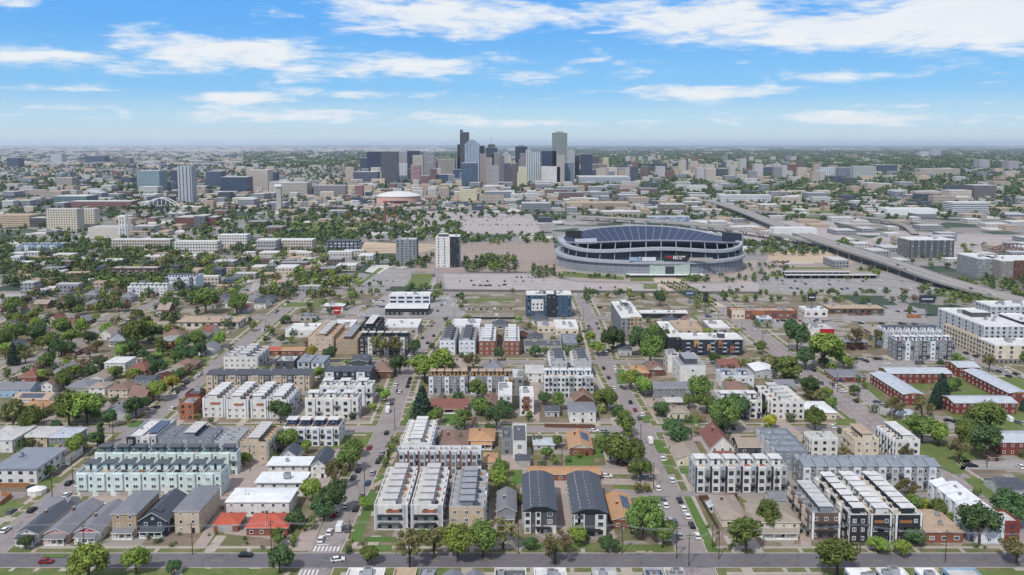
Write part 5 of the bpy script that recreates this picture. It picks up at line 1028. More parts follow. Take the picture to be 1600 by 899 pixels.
Mr('pale twin tower on the far right ridge, left one', 1438, 1451, 237, 247, '#b8bcc8', '#8a90a4', D=60)
Mr('pale twin tower on the far right ridge, right one', 1454, 1470, 233, 246, '#a8a4b4', '#8a88a0', D=60)
Mr('pale tower cluster at the far right, tallest', 1530, 1546, 250, 264, '#b0a8ae', '#8c8896', D=60)
Mr('reddish tower right of the pale far right cluster', 1575, 1592, 252, 266, '#a89a9e', '#8a8290', D=60)
Mr('navy box office at the far left', 11, 29, 247, 262, '#3e4c6c', '#303e60', D=60, lm='navy box office')
Mr('white slab tower at the far left', 80, 97, 241, 258, '#b6bac2', '#8a92a0', D=60, lm='far left white slab')
Mr('navy glass complex beside the far left white slab', 132, 163, 244, 257, '#42557c', '#324870', D=80)
Mr('brown hospital block right of the navy glass complex', 185, 203, 247, 258, '#86747c', '#6a5e6c', D=60)
Mr('olive wooded edge apartment block left of the white church', 88, 113, 278, 293, '#a89c94', '#7c746e', D=40)
Mr('row of glass lofts below the navy finned office', 240, 268, 284, 300, '#93a0a4', '#6a7c84', D=30)
Mr('long white building behind the arena', 420, 452, 284, 300, '#c2beb6', '#8c8a86', D=40)
Mr('grey brown loft row left of the arena dome', 490, 540, 290, 308, '#8d8288', '#6a626c', D=30)
Mr('red loft row behind the arena dome', 555, 566, 290, 308, '#a06a60', '#7c5854', D=30)
Mr('cream and yellow apartment building right of the arena', 718, 745, 297, 314, '#cfc39e', '#b8a040', D=30, lm='cream yellow apartments')
Mr('glass roofed low hall right of the cream yellow apartments', 757, 800, 300, 312, '#7e8a96', '#5c6c7e', D=50)
Mr('white convention hall with long flat roof', 905, 985, 277, 290, '#a4aab2', '#6e7c8e', D=140, top='roof_pale', lm='white convention hall')
Mr('white grid apartment block behind the parking deck', 1073, 1105, 290, 302, '#d2cfc8', '#8c8a86', D=30, top='roof_white')
Mr('long white loft row right of the curving viaduct', 1125, 1205, 305, 318, '#c8c8cc', '#6a6e7c', D=24, top='roof_white', lm='long white loft row')
# dome arena
A_ = P(584, 322); B_ = P(654, 322); w = B_.x-A_.x; r = thing('arena', ((A_.x+B_.x)/2, A_.y+w*.42, 0), 0, 'pinkish round arena with shallow white domed roof', 'arena'); LM.append((A_.x+w/2, A_.y, 'white domed arena')); OCC.append((A_.x, A_.y, B_.x, A_.y+w*.84))
m = MB(); n = 48; pts = [(w/2*math.cos(2*math.pi*i/n), w*.42*math.sin(2*math.pi*i/n)) for i in range(n)]; m.prism(pts, 0, 19); m.build('wall', mat('arena_wall', C('#c79f92'), .8), r)
m = MB(); rings = [(1.03, 19.1), (1.03, 20.5), (.8, 25), (.5, 28.5), (.2, 30), (.02, 30.3)]
for (a, z0), (b, z1) in zip(rings, rings[1:]):
    for i in range(n): p, q = pts[i], pts[(i+1) % n]; m.quad((p[0]*a,p[1]*a,z0),(q[0]*a,q[1]*a,z0),(q[0]*b,q[1]*b,z1),(p[0]*b,p[1]*b,z1))
m.build('roof', 'roof_white', r)
m = MB(); 
for i in range(10): x = -w*.22+i*w*.048; yy = -w*.42*math.sqrt(1-(x*2/w)**2)-.3; m.box(x, yy-.6, 6, x+w*.04, yy, 11)
m.build('window_band', 'glass', r)
# bell tower, observation tower, drop ride, coaster
def frame_tower(label, px, yb, H, s, name, cat, m_, top=None):
    p = P(px, yb); r = thing(name, (p.x, p.y, 0), 0, label, cat); m = MB()
    for a in (-1, 1):
        for b in (-1, 1): m.box(a*s/2-.7, b*s/2-.7, 0, a*s/2+.7, b*s/2+.7, H)
    k = int(H/5)
    for i in range(1, k+1): m.box(-s/2, -s/2-.5, i*H/k-.6, s/2, -s/2+.5, i*H/k); m.box(-s/2, s/2-.5, i*H/k-.6, s/2, s/2+.5, i*H/k); m.box(-s/2-.5, -s/2, i*H/k-.6, -s/2+.5, s/2, i*H/k); m.box(s/2-.5, -s/2, i*H/k-.6, s/2+.5, s/2, i*H/k)
    m.build('frame', m_, r); MB().box(-s/2-1, -s/2-1, H, s/2+1, s/2+1, H+2).build('roof', top or m_, r); return r
row('blue and white townhomes stepping along the left wood edge', 29, 89, 397, 16, 10, 6, 'sky_blue_siding', 'cool_white_panel', ['sky_blue_siding','white_stucco'], roof='roof_pale', pentroof='roof_white', group=G1, lm='blue and white townhomes')
row('navy and white townhouse block left of the olive trees', 258, 306, 453, 20, 11, 5, 'cool_white_panel', 'navy_panel', ['navy_panel','white_stucco'], roof='roof_dark_flat', pentroof='roof_dark_flat', group=G1, lm='navy and white left block')
block('long brown balconied apartment range left of the navy and white block', 172, 246, 437, 14, 11, 4, 'brown_panel', 'roof_pale', 1.8, 1.6, 3.6, 'trim_dark', lm='long brown balconied range', balc=6)
row('white townhouse row of cubes below the brown balconied range', 200, 262, 463, 10, 8, 5, 'white_stucco', 'cool_white_panel', roof='roof_white', pentroof='roof_white', group=G1)
frame_tower('white open framed bell tower beside the church hall', 194, 374, 32, 8, 'bell_tower', 'bell tower', 'trim_white')
p = P(437, 331); r = thing('observation_tower', (p.x, p.y, 0), 0, 'tall white observation tower with wider flat top in the fun park', 'observation tower'); LM.append((p.x, p.y, 'white observation tower'))
MB().box(-4.5, -4.5, 0, 4.5, 4.5, 50).build('shaft', 'concrete', r); MB().box(-7, -7, 50, 7, 7, 55).build('cabin', 'trim_white', r)
p = P(602, 351); r = thing('drop_ride', (p.x, p.y, 0), 0, 'slender dark drop ride tower with orange top in the fun park', 'fairground ride')
MB().box(-1.6, -1.6, 0, 1.6, 1.6, 38).build('shaft', 'brown_panel', r); MB().box(-2.6, -2.6, 36, 2.6, 2.6, 40).build('crown', 'orange_panel', r)
p = P(600, 352); r = thing('roller_coaster', (p.x-2, p.y+6, 0), 0, 'orange roller coaster with loops and a slanting lift in the fun park', 'roller coaster'); LM.append((p.x, p.y, 'orange roller coaster'))
m = MB(); pts = []
for i in range(120):
    t = i/119; x = -50+t*85; z = 5+3*math.sin(t*9); 
    for c in (.42, .62, .82):
        if abs(t-c) < .055: a = (t-c)/.055*math.pi; x = -50+c*85+6*math.sin(a)*1.0; z = 4+7*(1+math.cos(a))
    pts.append((x, 6*math.sin(t*14), z))
pts = [(-62, 0, 26), (-58, 2, 24), (-50, 0, 8)] + pts
for a, b in zip(pts, pts[1:]): m.tube(a, b, .7, n=5)
m.build('track', 'orange_panel', r); m = MB()
for q in pts[::6]: m.tube((q[0], q[1], 0), q, .35, n=5)
m.build('support', 'orange_panel', r)
# arch bridge
a, b = P(226, 327), P(278, 327); L = b.x-a.x; r = thing('arch_bridge', (a.x, a.y, 0), 0, 'white steel double arch road bridge among the trees', 'bridge'); LM.append((a.x+L/2, a.y, 'white arch bridge'))
MB().box(-30, -6, 6, L+30, 12, 7.5).build('deck', 'concrete', r)
for yy in (-6, 12):
    m = MB(); n = 16; q = [(L*i/n, yy, 7+16*math.sin(math.pi*i/n)) for i in range(n+1)]
    for c, d in zip(q, q[1:]): m.tube(c, d, 1.0, n=5)
    for c in q[1:-1:2]: m.tube((c[0], yy, 7), c, .35, n=4)
    m.build('arch', 'trim_white', r)
# rusty truss bridge at the right
a, b = P(1550, 399), P(1625, 399); L = b.x-a.x; r = thing('truss_bridge', (a.x, a.y, 0), 0, 'rusty curved truss bridge at the right edge', 'bridge')
n = 12
for yy in (0, 8):
    m = MB()
    q = [(L*i/n, yy, 3+11*math.sin(math.pi*i/n)**.7) for i in range(n+1)]
    for c, d in zip(q, q[1:]): m.tube(c, d, .5, n=4); m.tube(c, (d[0], yy, 3), .3, n=4); m.tube((c[0], yy, 3), c, .3, n=4)
    m.build('truss', 'brown_brick', r)
MB().box(0, 0, 2, L, 8, 3).build('deck', 'dark_concrete', r)

# ------------------------------------------------------------ the stadium
f0 = P(1015, 433); hw_ = (P(1158, 417).x-P(872, 417).x)/2; ra, rb = hw_, 84.0; sx, sy = (P(1158,417).x+P(872,417).x)/2, f0.y+84
st = thing('stadium', (sx, sy, 0), 0, 'large oval open stadium with glass wall, silver ribbon and navy seats', 'stadium'); LM.append((sx, sy, 'stadium')); OCC.append((sx-ra, sy-rb, sx+ra, sy+rb))
N_ = 120
def E(r, i, z=0):
    t = 2*math.pi*i/N_; c, s_ = math.cos(t), math.sin(t); n_ = 2.35
    k = (abs(c)**n_+abs(s_)**n_)**(-1/n_); return (ra*r*c*k, rb*r*s_*k, z)
def th(i): return 2*math.pi*i/N_
ztop = lambda i: 33-4.5*math.cos(2*th(i))
zrib = lambda i: 24.5+2.2*math.cos(4*th(i))
def sweep(prof, name, mats, parent=st, rng=None, mi=None):
    m = MB(); idx = rng or range(N_)
    for i in idx:
        for k in range(len(prof)-1):
            (r0, z0), (r1, z1) = prof[k], prof[k+1]; f = lambda z, j: z(j) if callable(z) else z
            m.quad(E(r0, i, f(z0,i)), E(r0, i+1, f(z0,i+1)), E(r1, i+1, f(z1,i+1)), E(r1, i, f(z1,i)), mi[k] if mi else 0)
    return m.build(name, mats, parent)
mat('stadium_glass', C('#8b8d94'), .3, 'plain', .2, .05, spec=.6); mat('field_grass', C('#4c7a38'), .9); mat('stadium_void', C('#454b56'), .8)
sweep([(1.0, 0), (1.0, 2.5)], 'base_wall', 'concrete'); gw = sweep([(1.0, 2.5), (1.0, 13.4)], 'glass_wall', 'stadium_glass')
m = MB()
for i in range(N_):
    a = E(1.004, i, 2.5); b = E(1.004, i, 13.4); m.tube(a, b, .3, n=4)
for z in (5.2, 8, 10.8):
    for i in range(N_): m.tube(E(1.004, i, z), E(1.004, i+1, z), .16, n=4)
m.build('mullion', 'silver_panel', gw)
sweep([(1.0, 13.4), (1.03, 13.4), (1.03, 16.0), (.985, 16.6), (.93, 16.0)], 'concourse_band', 'silver_panel')
sweep([(.93, 15.9), (.93, lambda i: zrib(i)+1)], 'inner_wall', 'stadium_void')
for i in range(0, N_, 3): MB().tube(E(.985, i, 16), E(.975, i, zrib(i)), .38, n=5).tube(E(.975, i, zrib(i)+3), E(.955, i, ztop(i)), .45, n=5).build('column', 'silver_panel', st)
sweep([(.93, zrib), (.985, zrib), (1.0, lambda i: zrib(i)+.6), (1.0, lambda i: zrib(i)+3.4), (.97, lambda i: zrib(i)+4), (.93, lambda i: zrib(i)+3.4)], 'silver_ribbon', 'silver_panel')
rl = sweep([(.965, lambda i: ztop(i)-1.0), (.97, ztop), (.945, lambda i: ztop(i)+.2), (.94, lambda i: ztop(i)-1.0)], 'top_rail', 'silver_panel')
bowl = sweep([(.94, lambda i: ztop(i)-1.5), (.70, 19.5), (.70, 16), (.60, 12), (.60, 10), (.46, 1.5)], 'seating_bowl', ['navy_seat', 'stadium_void'], mi=[0, 1, 0, 1, 0])
m = MB()
for i in range(0, N_, 2):
    for (r0, z0, r1, z1) in ((.94, ztop(i)-1.35, .70, 19.65), (.70, 16.15, .60, 12.15), (.60, 10.15, .46, 1.65)):
        a, b = Vector(E(r0, i, z0)), Vector(E(r1, i, z1)); n = Vector((-(b-a).y, (b-a).x, 0))*.28 if False else Vector((-(b-a).y, (b-a).x, 0)).normalized()*.3; m.quad(a-n, a+n, b+n, b-n)
m.build('aisle', 'mid_grey_panel', bowl)
m = MB(); m.poly([E(.46, i, 1.4) for i in range(N_)]); m.build('playing_field', 'field_grass', st)
# boards
def board(x, y, z0, z1, w, rz, name, m_, parent=st, t=1.6):
    o = MB().box(-w/2, -t/2, z0, w/2, t/2, z1).box(-w/2+.6, t/2, z0, -w/2+1.6, t/2+3, z1, 1).box(w/2-1.6, t/2, z0, w/2-.6, t/2+3, z1, 1).build(name, [m_, 'silver_panel'], parent, (x, y, 0)); o.rotation_euler = (0, 0, rz); return o
board(-ra*.80, rb*.42, 26, 35, 19, .15, 'score_board', 'charcoal_panel')
board(-ra*.72, -rb*.45, 25, 34, 24, .25, 'score_board', 'cool_white_panel')
board(ra*.90, -rb*.1, 16, 37, 26, -1.0, 'score_board', 'navy_panel', t=3)
board(ra*.74, -rb*.30, 25, 29, 9, .1, 'plant_room', 'concrete', t=5)
# entrance and signs on the front
f = -rb-1.2
ent = MB().box(-12, f, 3, 29, f+3, 13.2).build('entrance_bay', mat('entrance_green', C('#a9b7ae'), .5), st); MB().box(4, f-.3, 3, 13, f-.003, 11).build('entrance_glass', 'glass', ent)
MB().box(-36, f-4, 2.4, 42, f+4, 3.2).build('canopy', 'trim_white', st)
sg = MB().box(2, f-1, 16.6, 26, f+.5, 23.5).build('sign_board', 'charcoal_panel', st)
MB().box(4, f-1.15, 20.2, 10.5, f-1.002, 21.6).build('sign_lettering', 'red_paint', sg)
m = MB()
for (x, z, w, h) in ((11.6,18.6,.9,3.4),(13.2,18.6,.8,3.4),(14.4,18.6,.5,3.4),(14.9,18.6,1.2,.6),(14.9,21.4,1.2,.6),(16.1,18.6,.5,3.4),(17.6,20.4,.5,1.5),(18.6,20.4,.5,1.5),(19.6,20.4,.9,1.5),(21.0,20.4,.5,1.5),(22.0,20.4,1.4,1.5),(17.6,18.6,.5,1.0),(18.8,18.6,1.6,1.0)): m.box(x, f-1.15, z, x+w, f-1.002, z+h)
m.build('sign_lettering', 'trim_white', sg)
MB().box(-33, f-.4, 16.7, -24, f+.3, 20.5).box(-23.4, f-.5, 16.7, -21, f+.3, 21).build('banner', ['sky_blue_siding'], st); MB().box(-20, f-.4, 16.7, -6, f+.3, 20.5).build('banner', 'cool_white_panel', st); MB().box(28, f-.4, 16.7, 52, f+.3, 20).build('banner', 'concrete', st)

for i, (x0, x1, yb) in enumerate([(1226, 1330, 431), (1228, 1372, 436)]):
    a = P(x0, yb); b = P(x1, yb); r = thing('parking_canopy', (a.x, a.y, 0), 0, 'long low dark parking canopy right of the stadium, %s one' % ('farther' if i == 0 else 'nearer'), 'canopy', 'long parking canopies'); w = b.x-a.x
    MB().box(0, 0, 3.4, w, 7, 3.9).build('roof', 'roof_pale', r); OCC.append((a.x, a.y, b.x, a.y+7))
    MB().box(0, 5.5, 0, w, 6.5, 3.39).build('wall', 'trim_dark', r)
    for k in range(12): MB().box(w*k/11-.2, .3, 0, w*k/11+.2, .7, 3.39).build('post', 'steel', r)
# ------------------------------------------------------------ viaducts
def viaduct(label, pts, width, lmk=None, cars=0):
    W3 = [P(x, y, z) for (x, y, z) in pts]; o = W3[0]; r = thing('viaduct', (o.x, o.y, 0), 0, label, 'viaduct')
    if lmk: LM.append((W3[len(W3)//2].x, W3[len(W3)//2].y, lmk))
    # smooth the centre line
    q = []
    for i in range(len(W3)-1):
        p0 = W3[max(0, i-1)]; p1 = W3[i]; p2 = W3[i+1]; p3 = W3[min(len(W3)-1, i+2)]
        for s_ in range(8):
            t = s_/8; q.append(.5*((2*p1)+(p2-p0)*t+(2*p0-5*p1+4*p2-p3)*t*t+(3*p1-p0-3*p2+p3)*t**3))
    q.append(W3[-1]); loc = Vector((o.x, o.y, 0)); d, b, l, pr = MB(), MB(), MB(), MB()
    nn = []
    for i in range(len(q)):
        t = (q[min(i+1, len(q)-1)]-q[max(i-1, 0)]); nn.append(Vector((-t.y, t.x, 0)).normalized())
    for i in range(len(q)-1):
        for (u, v, z0, z1, tgt, mi) in ((-width/2, width/2, -1.6, 0, d, 0), (-width/2, -width/2+.4, 0, 1.0, b, 0), (width/2-.4, width/2, 0, 1.0, b, 0), (-.3, .3, .0, .8, b, 0)):
            A, B = q[i]-loc, q[i+1]-loc; n0, n1 = nn[i], nn[i+1]
            c = [A+n0*u, A+n0*v, B+n1*v, B+n1*u]; up = Vector((0,0,z1)); dn = Vector((0,0,z0))
            tgt.quad(c[3]+up, c[2]+up, c[1]+up, c[0]+up); tgt.quad(c[0]+dn, c[1]+dn, c[2]+dn, c[3]+dn); tgt.quad(c[0]+dn, c[3]+dn, c[3]+up, c[0]+up); tgt.quad(c[1]+dn, c[1]+up, c[2]+up, c[2]+dn)
    acc = 0
    d.build('deck', mat('deck_asphalt', C('#94908c'), .9, 'asphalt', .06), r); b.build('barrier', 'concrete', r)
    for i in range(1, len(q)):
        acc += (q[i]-q[i-1]).length
        if acc > 26 and q[i].z > 2.2:
            acc = 0; p_ = q[i]-loc; m = MB(); n = nn[i]
            for u in (-width*.36, 0, width*.36): c = p_+n*u; m.tube((c.x, c.y, -.5), (c.x, c.y, p_.z-2.4), .8, n=8)
            a_, b_ = p_-n*width*.46, p_+n*width*.46; m.tube((a_.x, a_.y, p_.z-2.2), (b_.x, b_.y, p_.z-2.2), .75, n=6); m.build('pier', 'concrete', r)
        if i < 200: OCC.append((q[i].x-width*.7, q[i].y-width*.7, q[i].x+width*.7, q[i].y+width*.7))
    return q
VQ = viaduct('wide motorway viaduct curving from the city to the lower right', [(1075,311,8),(1115,316,8),(1150,326,8.5),(1200,345,9),(1260,368,9.5),(1320,387,9.5),(1400,412,9),(1470,436,7),(1540,456,3.5),(1610,474,1.2),(1700,498,.4)], 23, 'wide motorway viaduct')
VQ2 = viaduct('narrower railway side viaduct behind the stadium', [(905,338,7),(1000,343,8),(1100,352,8),(1170,360,8),(1240,371,8),(1300,385,4)], 15, 'viaduct behind the stadium')
VQ3 = viaduct('curved slip road bridge right of the motorway', [(1165,328,6),(1230,333,7),(1310,337,7),(1370,342,7),(1412,352,5),(1430,366,2)], 10)
# ------------------------------------------------------------ trees
TREES = []      # (x, y, height, kind, seed)
def TC(kind, cx, cy, d, r=1.0):
    """crown centre and width in pixels; the trunk foot lies below"""
    yb = cy+d*.52; s = S(yb); h = d/s*1.2*r
    p = P(cx, cy+d*.5); TREES.append((p.x, p.y, h, kind, len(TREES)))
for t in '''b 140 884 58;b 213 879 38;k 272 888 22;k 437 876 40;g 575 868 28;o 640 860 54;o 678 848 48;b 715 852 52;g 755 846 50;o 786 834 50;o 868 856 50;b 903 836 28;k 950 851 26;g 1005 818 54;g 1037 834 34;k 828 851 20;
g 1308 872 60;b 1372 852 26;b 1408 858 26;k 1428 842 28;k 1530 822 60;k 1580 798 50;o 1588 860 46;g 1165 838 54;g 1197 812 42;k 40 848 22;k 96 846 12;b 488 768 34;k 520 782 44;k 506 796 34;o 527 745 42;g 546 718 38;g 555 700 26;k 463 812 30;g 452 687 32;k 439 645 34;b 478 701 18;
g 108 642 44;b 136 638 48;o 22 652 50;g 48 662 38;k 152 688 24;c 158 680 34;b 117 700 30;k 171 656 24;k 213 637 34;b 248 612 30;k 230 632 20;c 30 699 20;c 38 697 24;c 46 701 18;g 79 736 16;g 63 742 16;s 660 630 50;g 680 652 24;g 747 612 30;g 752 636 28;k 715 625 20;k 776 655 34;k 790 641 26;g 726 656 28;k 717 667 16;r 738 662 22;g 719 690 16;
c 617 689 14;c 612 700 15;c 607 712 16;c 602 723 14;o 595 545 34;o 615 545 30;k 647 545 24;b 664 578 42;b 690 570 38;g 680 582 28;o 740 566 28;k 778 556 18;k 625 572 28;b 603 620 18;k 515 556 22;y 488 553 20;k 441 531 14;k 459 521 12;k 425 519 12;g 505 474 14;k 541 477 12;
k 958 535 36;b 922 530 18;b 934 545 22;k 905 532 16;k 1000 537 38;g 1016 552 42;k 1032 530 30;g 1020 526 28;k 837 550 18;g 885 550 16;b 985 596 28;b 1005 606 28;g 1092 613 38;g 1104 632 30;k 850 624 20;g 870 630 24;g 948 626 36;k 1033 640 24;k 1115 561 18;r 1136 580 24;
k 967 650 24;g 975 667 34;g 965 702 48;g 985 712 38;g 948 697 28;g 1000 737 34;k 1055 680 42;k 1128 668 28;g 1131 655 46;k 1152 640 36;y 1203 661 20;y 1199 672 14;c 827 652 16;g 853 710 20;g 872 692 18;k 840 688 14;b 780 750 34;g 782 735 26;k 1235 653 16;g 1273 658 30;k 1290 621 18;
o 1397 640 34;o 1440 642 38;s 1471 606 40;s 1462 622 34;g 1440 672 42;b 1466 682 34;o 1498 706 40;g 1545 655 50;g 1508 680 38;k 1542 692 54;s 1598 634 18;y 1445 792 18;o 1415 766 34;g 1427 787 28;g 1466 797 28;b 1490 812 18;b 1478 806 16;
k 1245 530 42;g 1228 577 42;b 1285 550 54;k 1258 562 32;b 1318 566 24;o 1335 532 34;o 1368 530 30;k 1266 608 32;g 1495 566 20;k 1470 569 14;o 1545 569 26;c 1340 592 10;c 1349 590 9;c 1408 616 10;g 262 478 22;g 322 472 38;g 370 476 30;k 287 461 12;k 53 493 10;
g 25 522 30;g 6 532 30;s 22 556 30;g 95 514 28;g 76 536 28;k 58 524 28;b 112 528 24;b 127 515 24;k 92 546 24;r 141 551 22;r 160 566 22;o 40 557 24;r 60 578 22;g 71 572 26;k 88 580 16;g 100 596 28;g 215 525 42;k 240 521 24;k 205 546 24;b 190 553 22;k 225 556 18;b 243 561 18;k 247 577 26;g 305 531 24;k 290 536 20;b 343 533 22;k 286 556 28;
g 274 558 24;k 300 558 22;r 298 577 20;y 270 600 24;r 232 574 18;k 355 507 16;g 395 511 14;k 258 498 16;k 275 497 16;o 48 464 22;r 57 458 18;g 20 479 28;k 112 479 20;b 125 466 16;g 176 466 16;k 186 479 18;p 154 483 14;k 163 476 16;k 720 466 16;y 681 464 16;g 720 480 10;k 697 500 8;k 917 459 15;k 917 468 12;g 949 461 9;k 964 461 9;g 987 463 13;g 1003 462 12;k 1031 469 20;b 1040 460 10;k 1131 464 14;
b 1105 472 16;b 1090 476 12;g 1148 466 10;g 1165 467 11;k 1180 466 11;k 1205 468 9;k 1217 467 9;k 1256 468 9;g 1290 470 9;k 1304 468 9;g 1311 468 9;k 1321 467 8;k 1347 470 10;k 1356 468 9;k 1394 469 9;k 1411 467 13;r 1429 468 11;k 1183 507 10;k 1421 486 12;g 1190 545 18;o 1200 566 24;b 1265 460 9;k 390 612 12;k 500 520 12;
k 1190 640 20;g 1140 600 16;g 1215 600 16;k 1230 615 18;g 1050 700 12;b 1200 700 14;k 1118 695 12;g 330 745 10;k 545 860 12;k 260 740 8;g 1525 770 14;g 1600 560 18;k 1365 640 12;g 1385 690 14;o 1415 712 26;b 745 690 16;k 765 672 18;g 800 680 18;g 815 700 12;k 848 728 14;g 868 722 14;g 935 690 16;g 810 780 16;k 800 800 14'''.replace('\n', '').split(';'):
    if t.strip(): a = t.split(); TC(a[0], float(a[1]), float(a[2]), float(a[3]))
rt = random.Random(3)
def fill(x0, x1, y0, y1, n, kinds, h0, h1, chk=True):
    for _ in range(n):
        for _try in range(6):
            px, py = rt.uniform(x0, x1), rt.uniform(y0, y1); p = P(px, py); h = rt.uniform(h0, h1)
            if not chk or free(p.x-1, p.y-1, p.x+1, p.y+1, h*.22): 
                ok = True
                if py > 455:
                    for k in SX:
                        for j in range(5):
                            if CY[j] <= p.y <= CY[j+1]:
                                t = (p.y-CY[j])/(CY[j+1]-CY[j]); 
                                if abs(p.x-(SX[k][j]*(1-t)+SX[k][j+1]*t)) < hw[k]+1.5: ok = False
                    for j in range(1, 6):
                        if abs(p.y-CY[j]) < 6: ok = False
                if ok: TREES.append((p.x, p.y, h, rt.choice(kinds), len(TREES))); break
# neighbourhood fill
fill(0, 330, 500, 600, 110, 'ggkkbbroo', 6, 11); fill(0, 220, 600, 720, 34, 'gkkob', 4, 8); fill(0, 320, 455, 500, 70, 'gkkor', 6, 10); fill(330, 560, 470, 520, 20, 'gk', 5, 8)
fill(400, 1200, 500, 660, 80, 'gkbo', 3.5, 8); fill(0, 420, 610, 740, 30, 'gkbo', 3, 7); fill(560, 1060, 760, 850, 14, 'gbo', 3, 6); fill(820, 1250, 660, 730, 22, 'gkgob', 2.5, 6); fill(1140, 1330, 560, 640, 30, 'gkbo', 4, 9); fill(1300, 1600, 590, 720, 18, 'gok', 3, 8)
fill(1000, 1600, 800, 860, 16, 'kg', 1.2, 2.4); fill(20, 560, 790, 860, 26, 'kg', 1.0, 2.2); fill(560, 1000, 835, 862, 16, 'kgo', 1.0, 2.2); fill(430, 560, 690, 860, 8, 'gk', 3, 6)
# the valley and beyond
fill(0, 300, 380, 455, 520, 'gkkkko', 6, 12); fill(160, 520, 390, 470, 300, 'gkgob', 6, 10); fill(300, 560, 330, 400, 300, 'gkgob', 7, 11); fill(0, 330, 330, 380, 150, 'gk', 6, 10)
fill(430, 720, 352, 378, 260, 'gkgob', 7, 11); fill(480, 700, 330, 352, 130, 'gk', 6, 9); fill(455, 560, 425, 470, 70, 'gkgob', 6, 10); fill(560, 680, 402, 420, 40, 'gk', 6, 9); fill(725, 805, 405, 426, 70, 'kg', 6, 9)
fill(560, 690, 448, 462, 26, 'gkb', 4, 7); fill(830, 985, 418, 437, 46, 'gk', 4, 6); fill(1060, 1200, 430, 442, 34, 'gk', 4, 6); [TREES.append((P(x0+i*4.1, 444+i*2.2).x+0, P(x0+i*4.1, 444+i*2.2).y, 3.4, 'k', len(TREES))) for x0 in (1034, 1044, 1054, 1064) for i in range(14)]; fill(1160, 1330, 380, 400, 90, 'gk', 6, 9); fill(1170, 1230, 415, 440, 24, 'gk', 4, 6)
fill(1440, 1600, 440, 480, 70, 'gkg', 4, 8); fill(700, 870, 368, 382, 60, 'gk', 6, 9); fill(1190, 1430, 456, 463, 26, 'gk', 4, 6); fill(800, 1190, 456, 462, 22, 'gk', 4, 6); fill(1310, 1600, 375, 440, 60, 'gk', 5, 8)
fill(0, 1600, 300, 345, 1300, 'gkgob', 7, 11); fill(0, 1600, 256, 300, 5200, 'kgg', 8, 13); fill(0, 1600, 243, 262, 3000, 'kkk', 12, 18, False); fill(380, 720, 236, 262, 3500, 'kkk', 14, 24, False); fill(850, 1600, 233, 262, 9000, 'kkk', 14, 26, False); fill(1000, 1600, 262, 312, 1800, 'kgg', 9, 14); fill(900, 1250, 286, 312, 260, 'kgg', 9, 13); fill(0, 380, 290, 330, 500, 'kgg', 8, 12)
fill(1040, 1600, 310, 330, 260, 'kgg', 8, 12)
# tree prototypes
def crown_mesh(seed, kind):
    r = np.random.default_rng(seed); H = 9.0; cen = []
    if kind == 'conifer': 
        cl = [(0, 0, 1.0+7.6*k/15, (2.3*(1-k/16.5)+.25)) for k in range(16)]
        cs = []
        for (x, y, z, rad) in cl:
            for a in np.arange(0, 2*math.pi, 1.05 if rad > .8 else 2.1): aa = a+r.uniform(0, .8); cs.append((rad*.62*math.cos(aa), rad*.62*math.sin(aa), z+r.uniform(-.2, .2), max(.3, rad*.5)))
    elif kind == 'column': cs = [(r.uniform(-.6, .6), r.uniform(-.6, .6), .9+7.4*k/17, .95*(1-.5*abs(k/17-.4))) for k in range(18)]
    else:
        cs = []; n = int(r.integers(22, 32)) if kind == 'full' else 17; ex, ey = r.uniform(.78, 1.15, 2); tilt = r.uniform(-.8, .8, 2)
        while len(cs) < n:
            v = r.normal(size=3); v /= np.linalg.norm(v)
            if v[2] < -.55: continue
            k = r.uniform(.3, 1.12)**.5; R = (3.7*ex, 3.6*ey, 3.1); v = v+np.array([tilt[0], tilt[1], 0])*.22*(v[2]+.5)
            cs.append((v[0]*R[0]*k*.8, v[1]*R[1]*k*.8, 5.4+v[2]*R[2]*k*.8, r.uniform(.65, 1.6) if kind == 'full' else r.uniform(.6, 1.2)))
    V, Fc, tone = [], [], []
    per = {'full': 210, 'sparse': 120, 'conifer': 60, 'column': 90}[kind]; sz = {'full': .22, 'sparse': .17, 'conifer': .17, 'column': .19}[kind]
    for (cx, cy, cz, rad) in cs:
        ct = r.uniform(.15, .85)
        for _ in range(per):
            v = r.normal(size=3); v /= np.linalg.norm(v); k = rad*r.uniform(.4, 1.25); c = np.array([cx, cy, cz])+v*k
            n = v*1.2+r.normal(size=3)*.5; n /= np.linalg.norm(n); a = np.cross(n, r.normal(size=3)); a /= np.linalg.norm(a); b = np.cross(n, a); s = sz*r.uniform(.6, 1.4)
            i = len(V); V += [c-a*s-b*s*.7, c+a*s-b*s*.7, c+a*s+b*s*.7, c-a*s+b*s*.7]; Fc.append((i, i+1, i+2, i+3)); tone.append(min(1, max(0, ct+r.uniform(-.25, .25))))
    me = bpy.data.meshes.new('crown'); me.from_pydata([tuple(x) for x in V], [], Fc); at = me.attributes.new('tone', 'FLOAT', 'FACE'); at.data.foreach_set('value', tone)
    me.materials.append(MATS['leaf_mid']); me.update()
    t = MB(); 
    if kind in ('full', 'sparse'):
        t.tube((0, 0, -.1), (.1, 0, 3.2), .3, .2, 7)
        for c in cs[::3]: t.tube((.1, 0, 2.4), (c[0]*.7, c[1]*.7, c[2]), .15, .05, 5)
    else: t.tube((0, 0, -.1), (0, 0, 7.5), .25, .06, 6)
    return me, t.mesh('trunk', ['bark'])
PROT = {'full': [crown_mesh(s, 'full') for s in (1, 2, 3, 4, 5, 6, 7, 8)], 'sparse': [crown_mesh(s, 'sparse') for s in (11, 12, 13)], 'conifer': [crown_mesh(s, 'conifer') for s in (21, 22)], 'column': [crown_mesh(31, 'column'), crown_mesh(32, 'column')]}
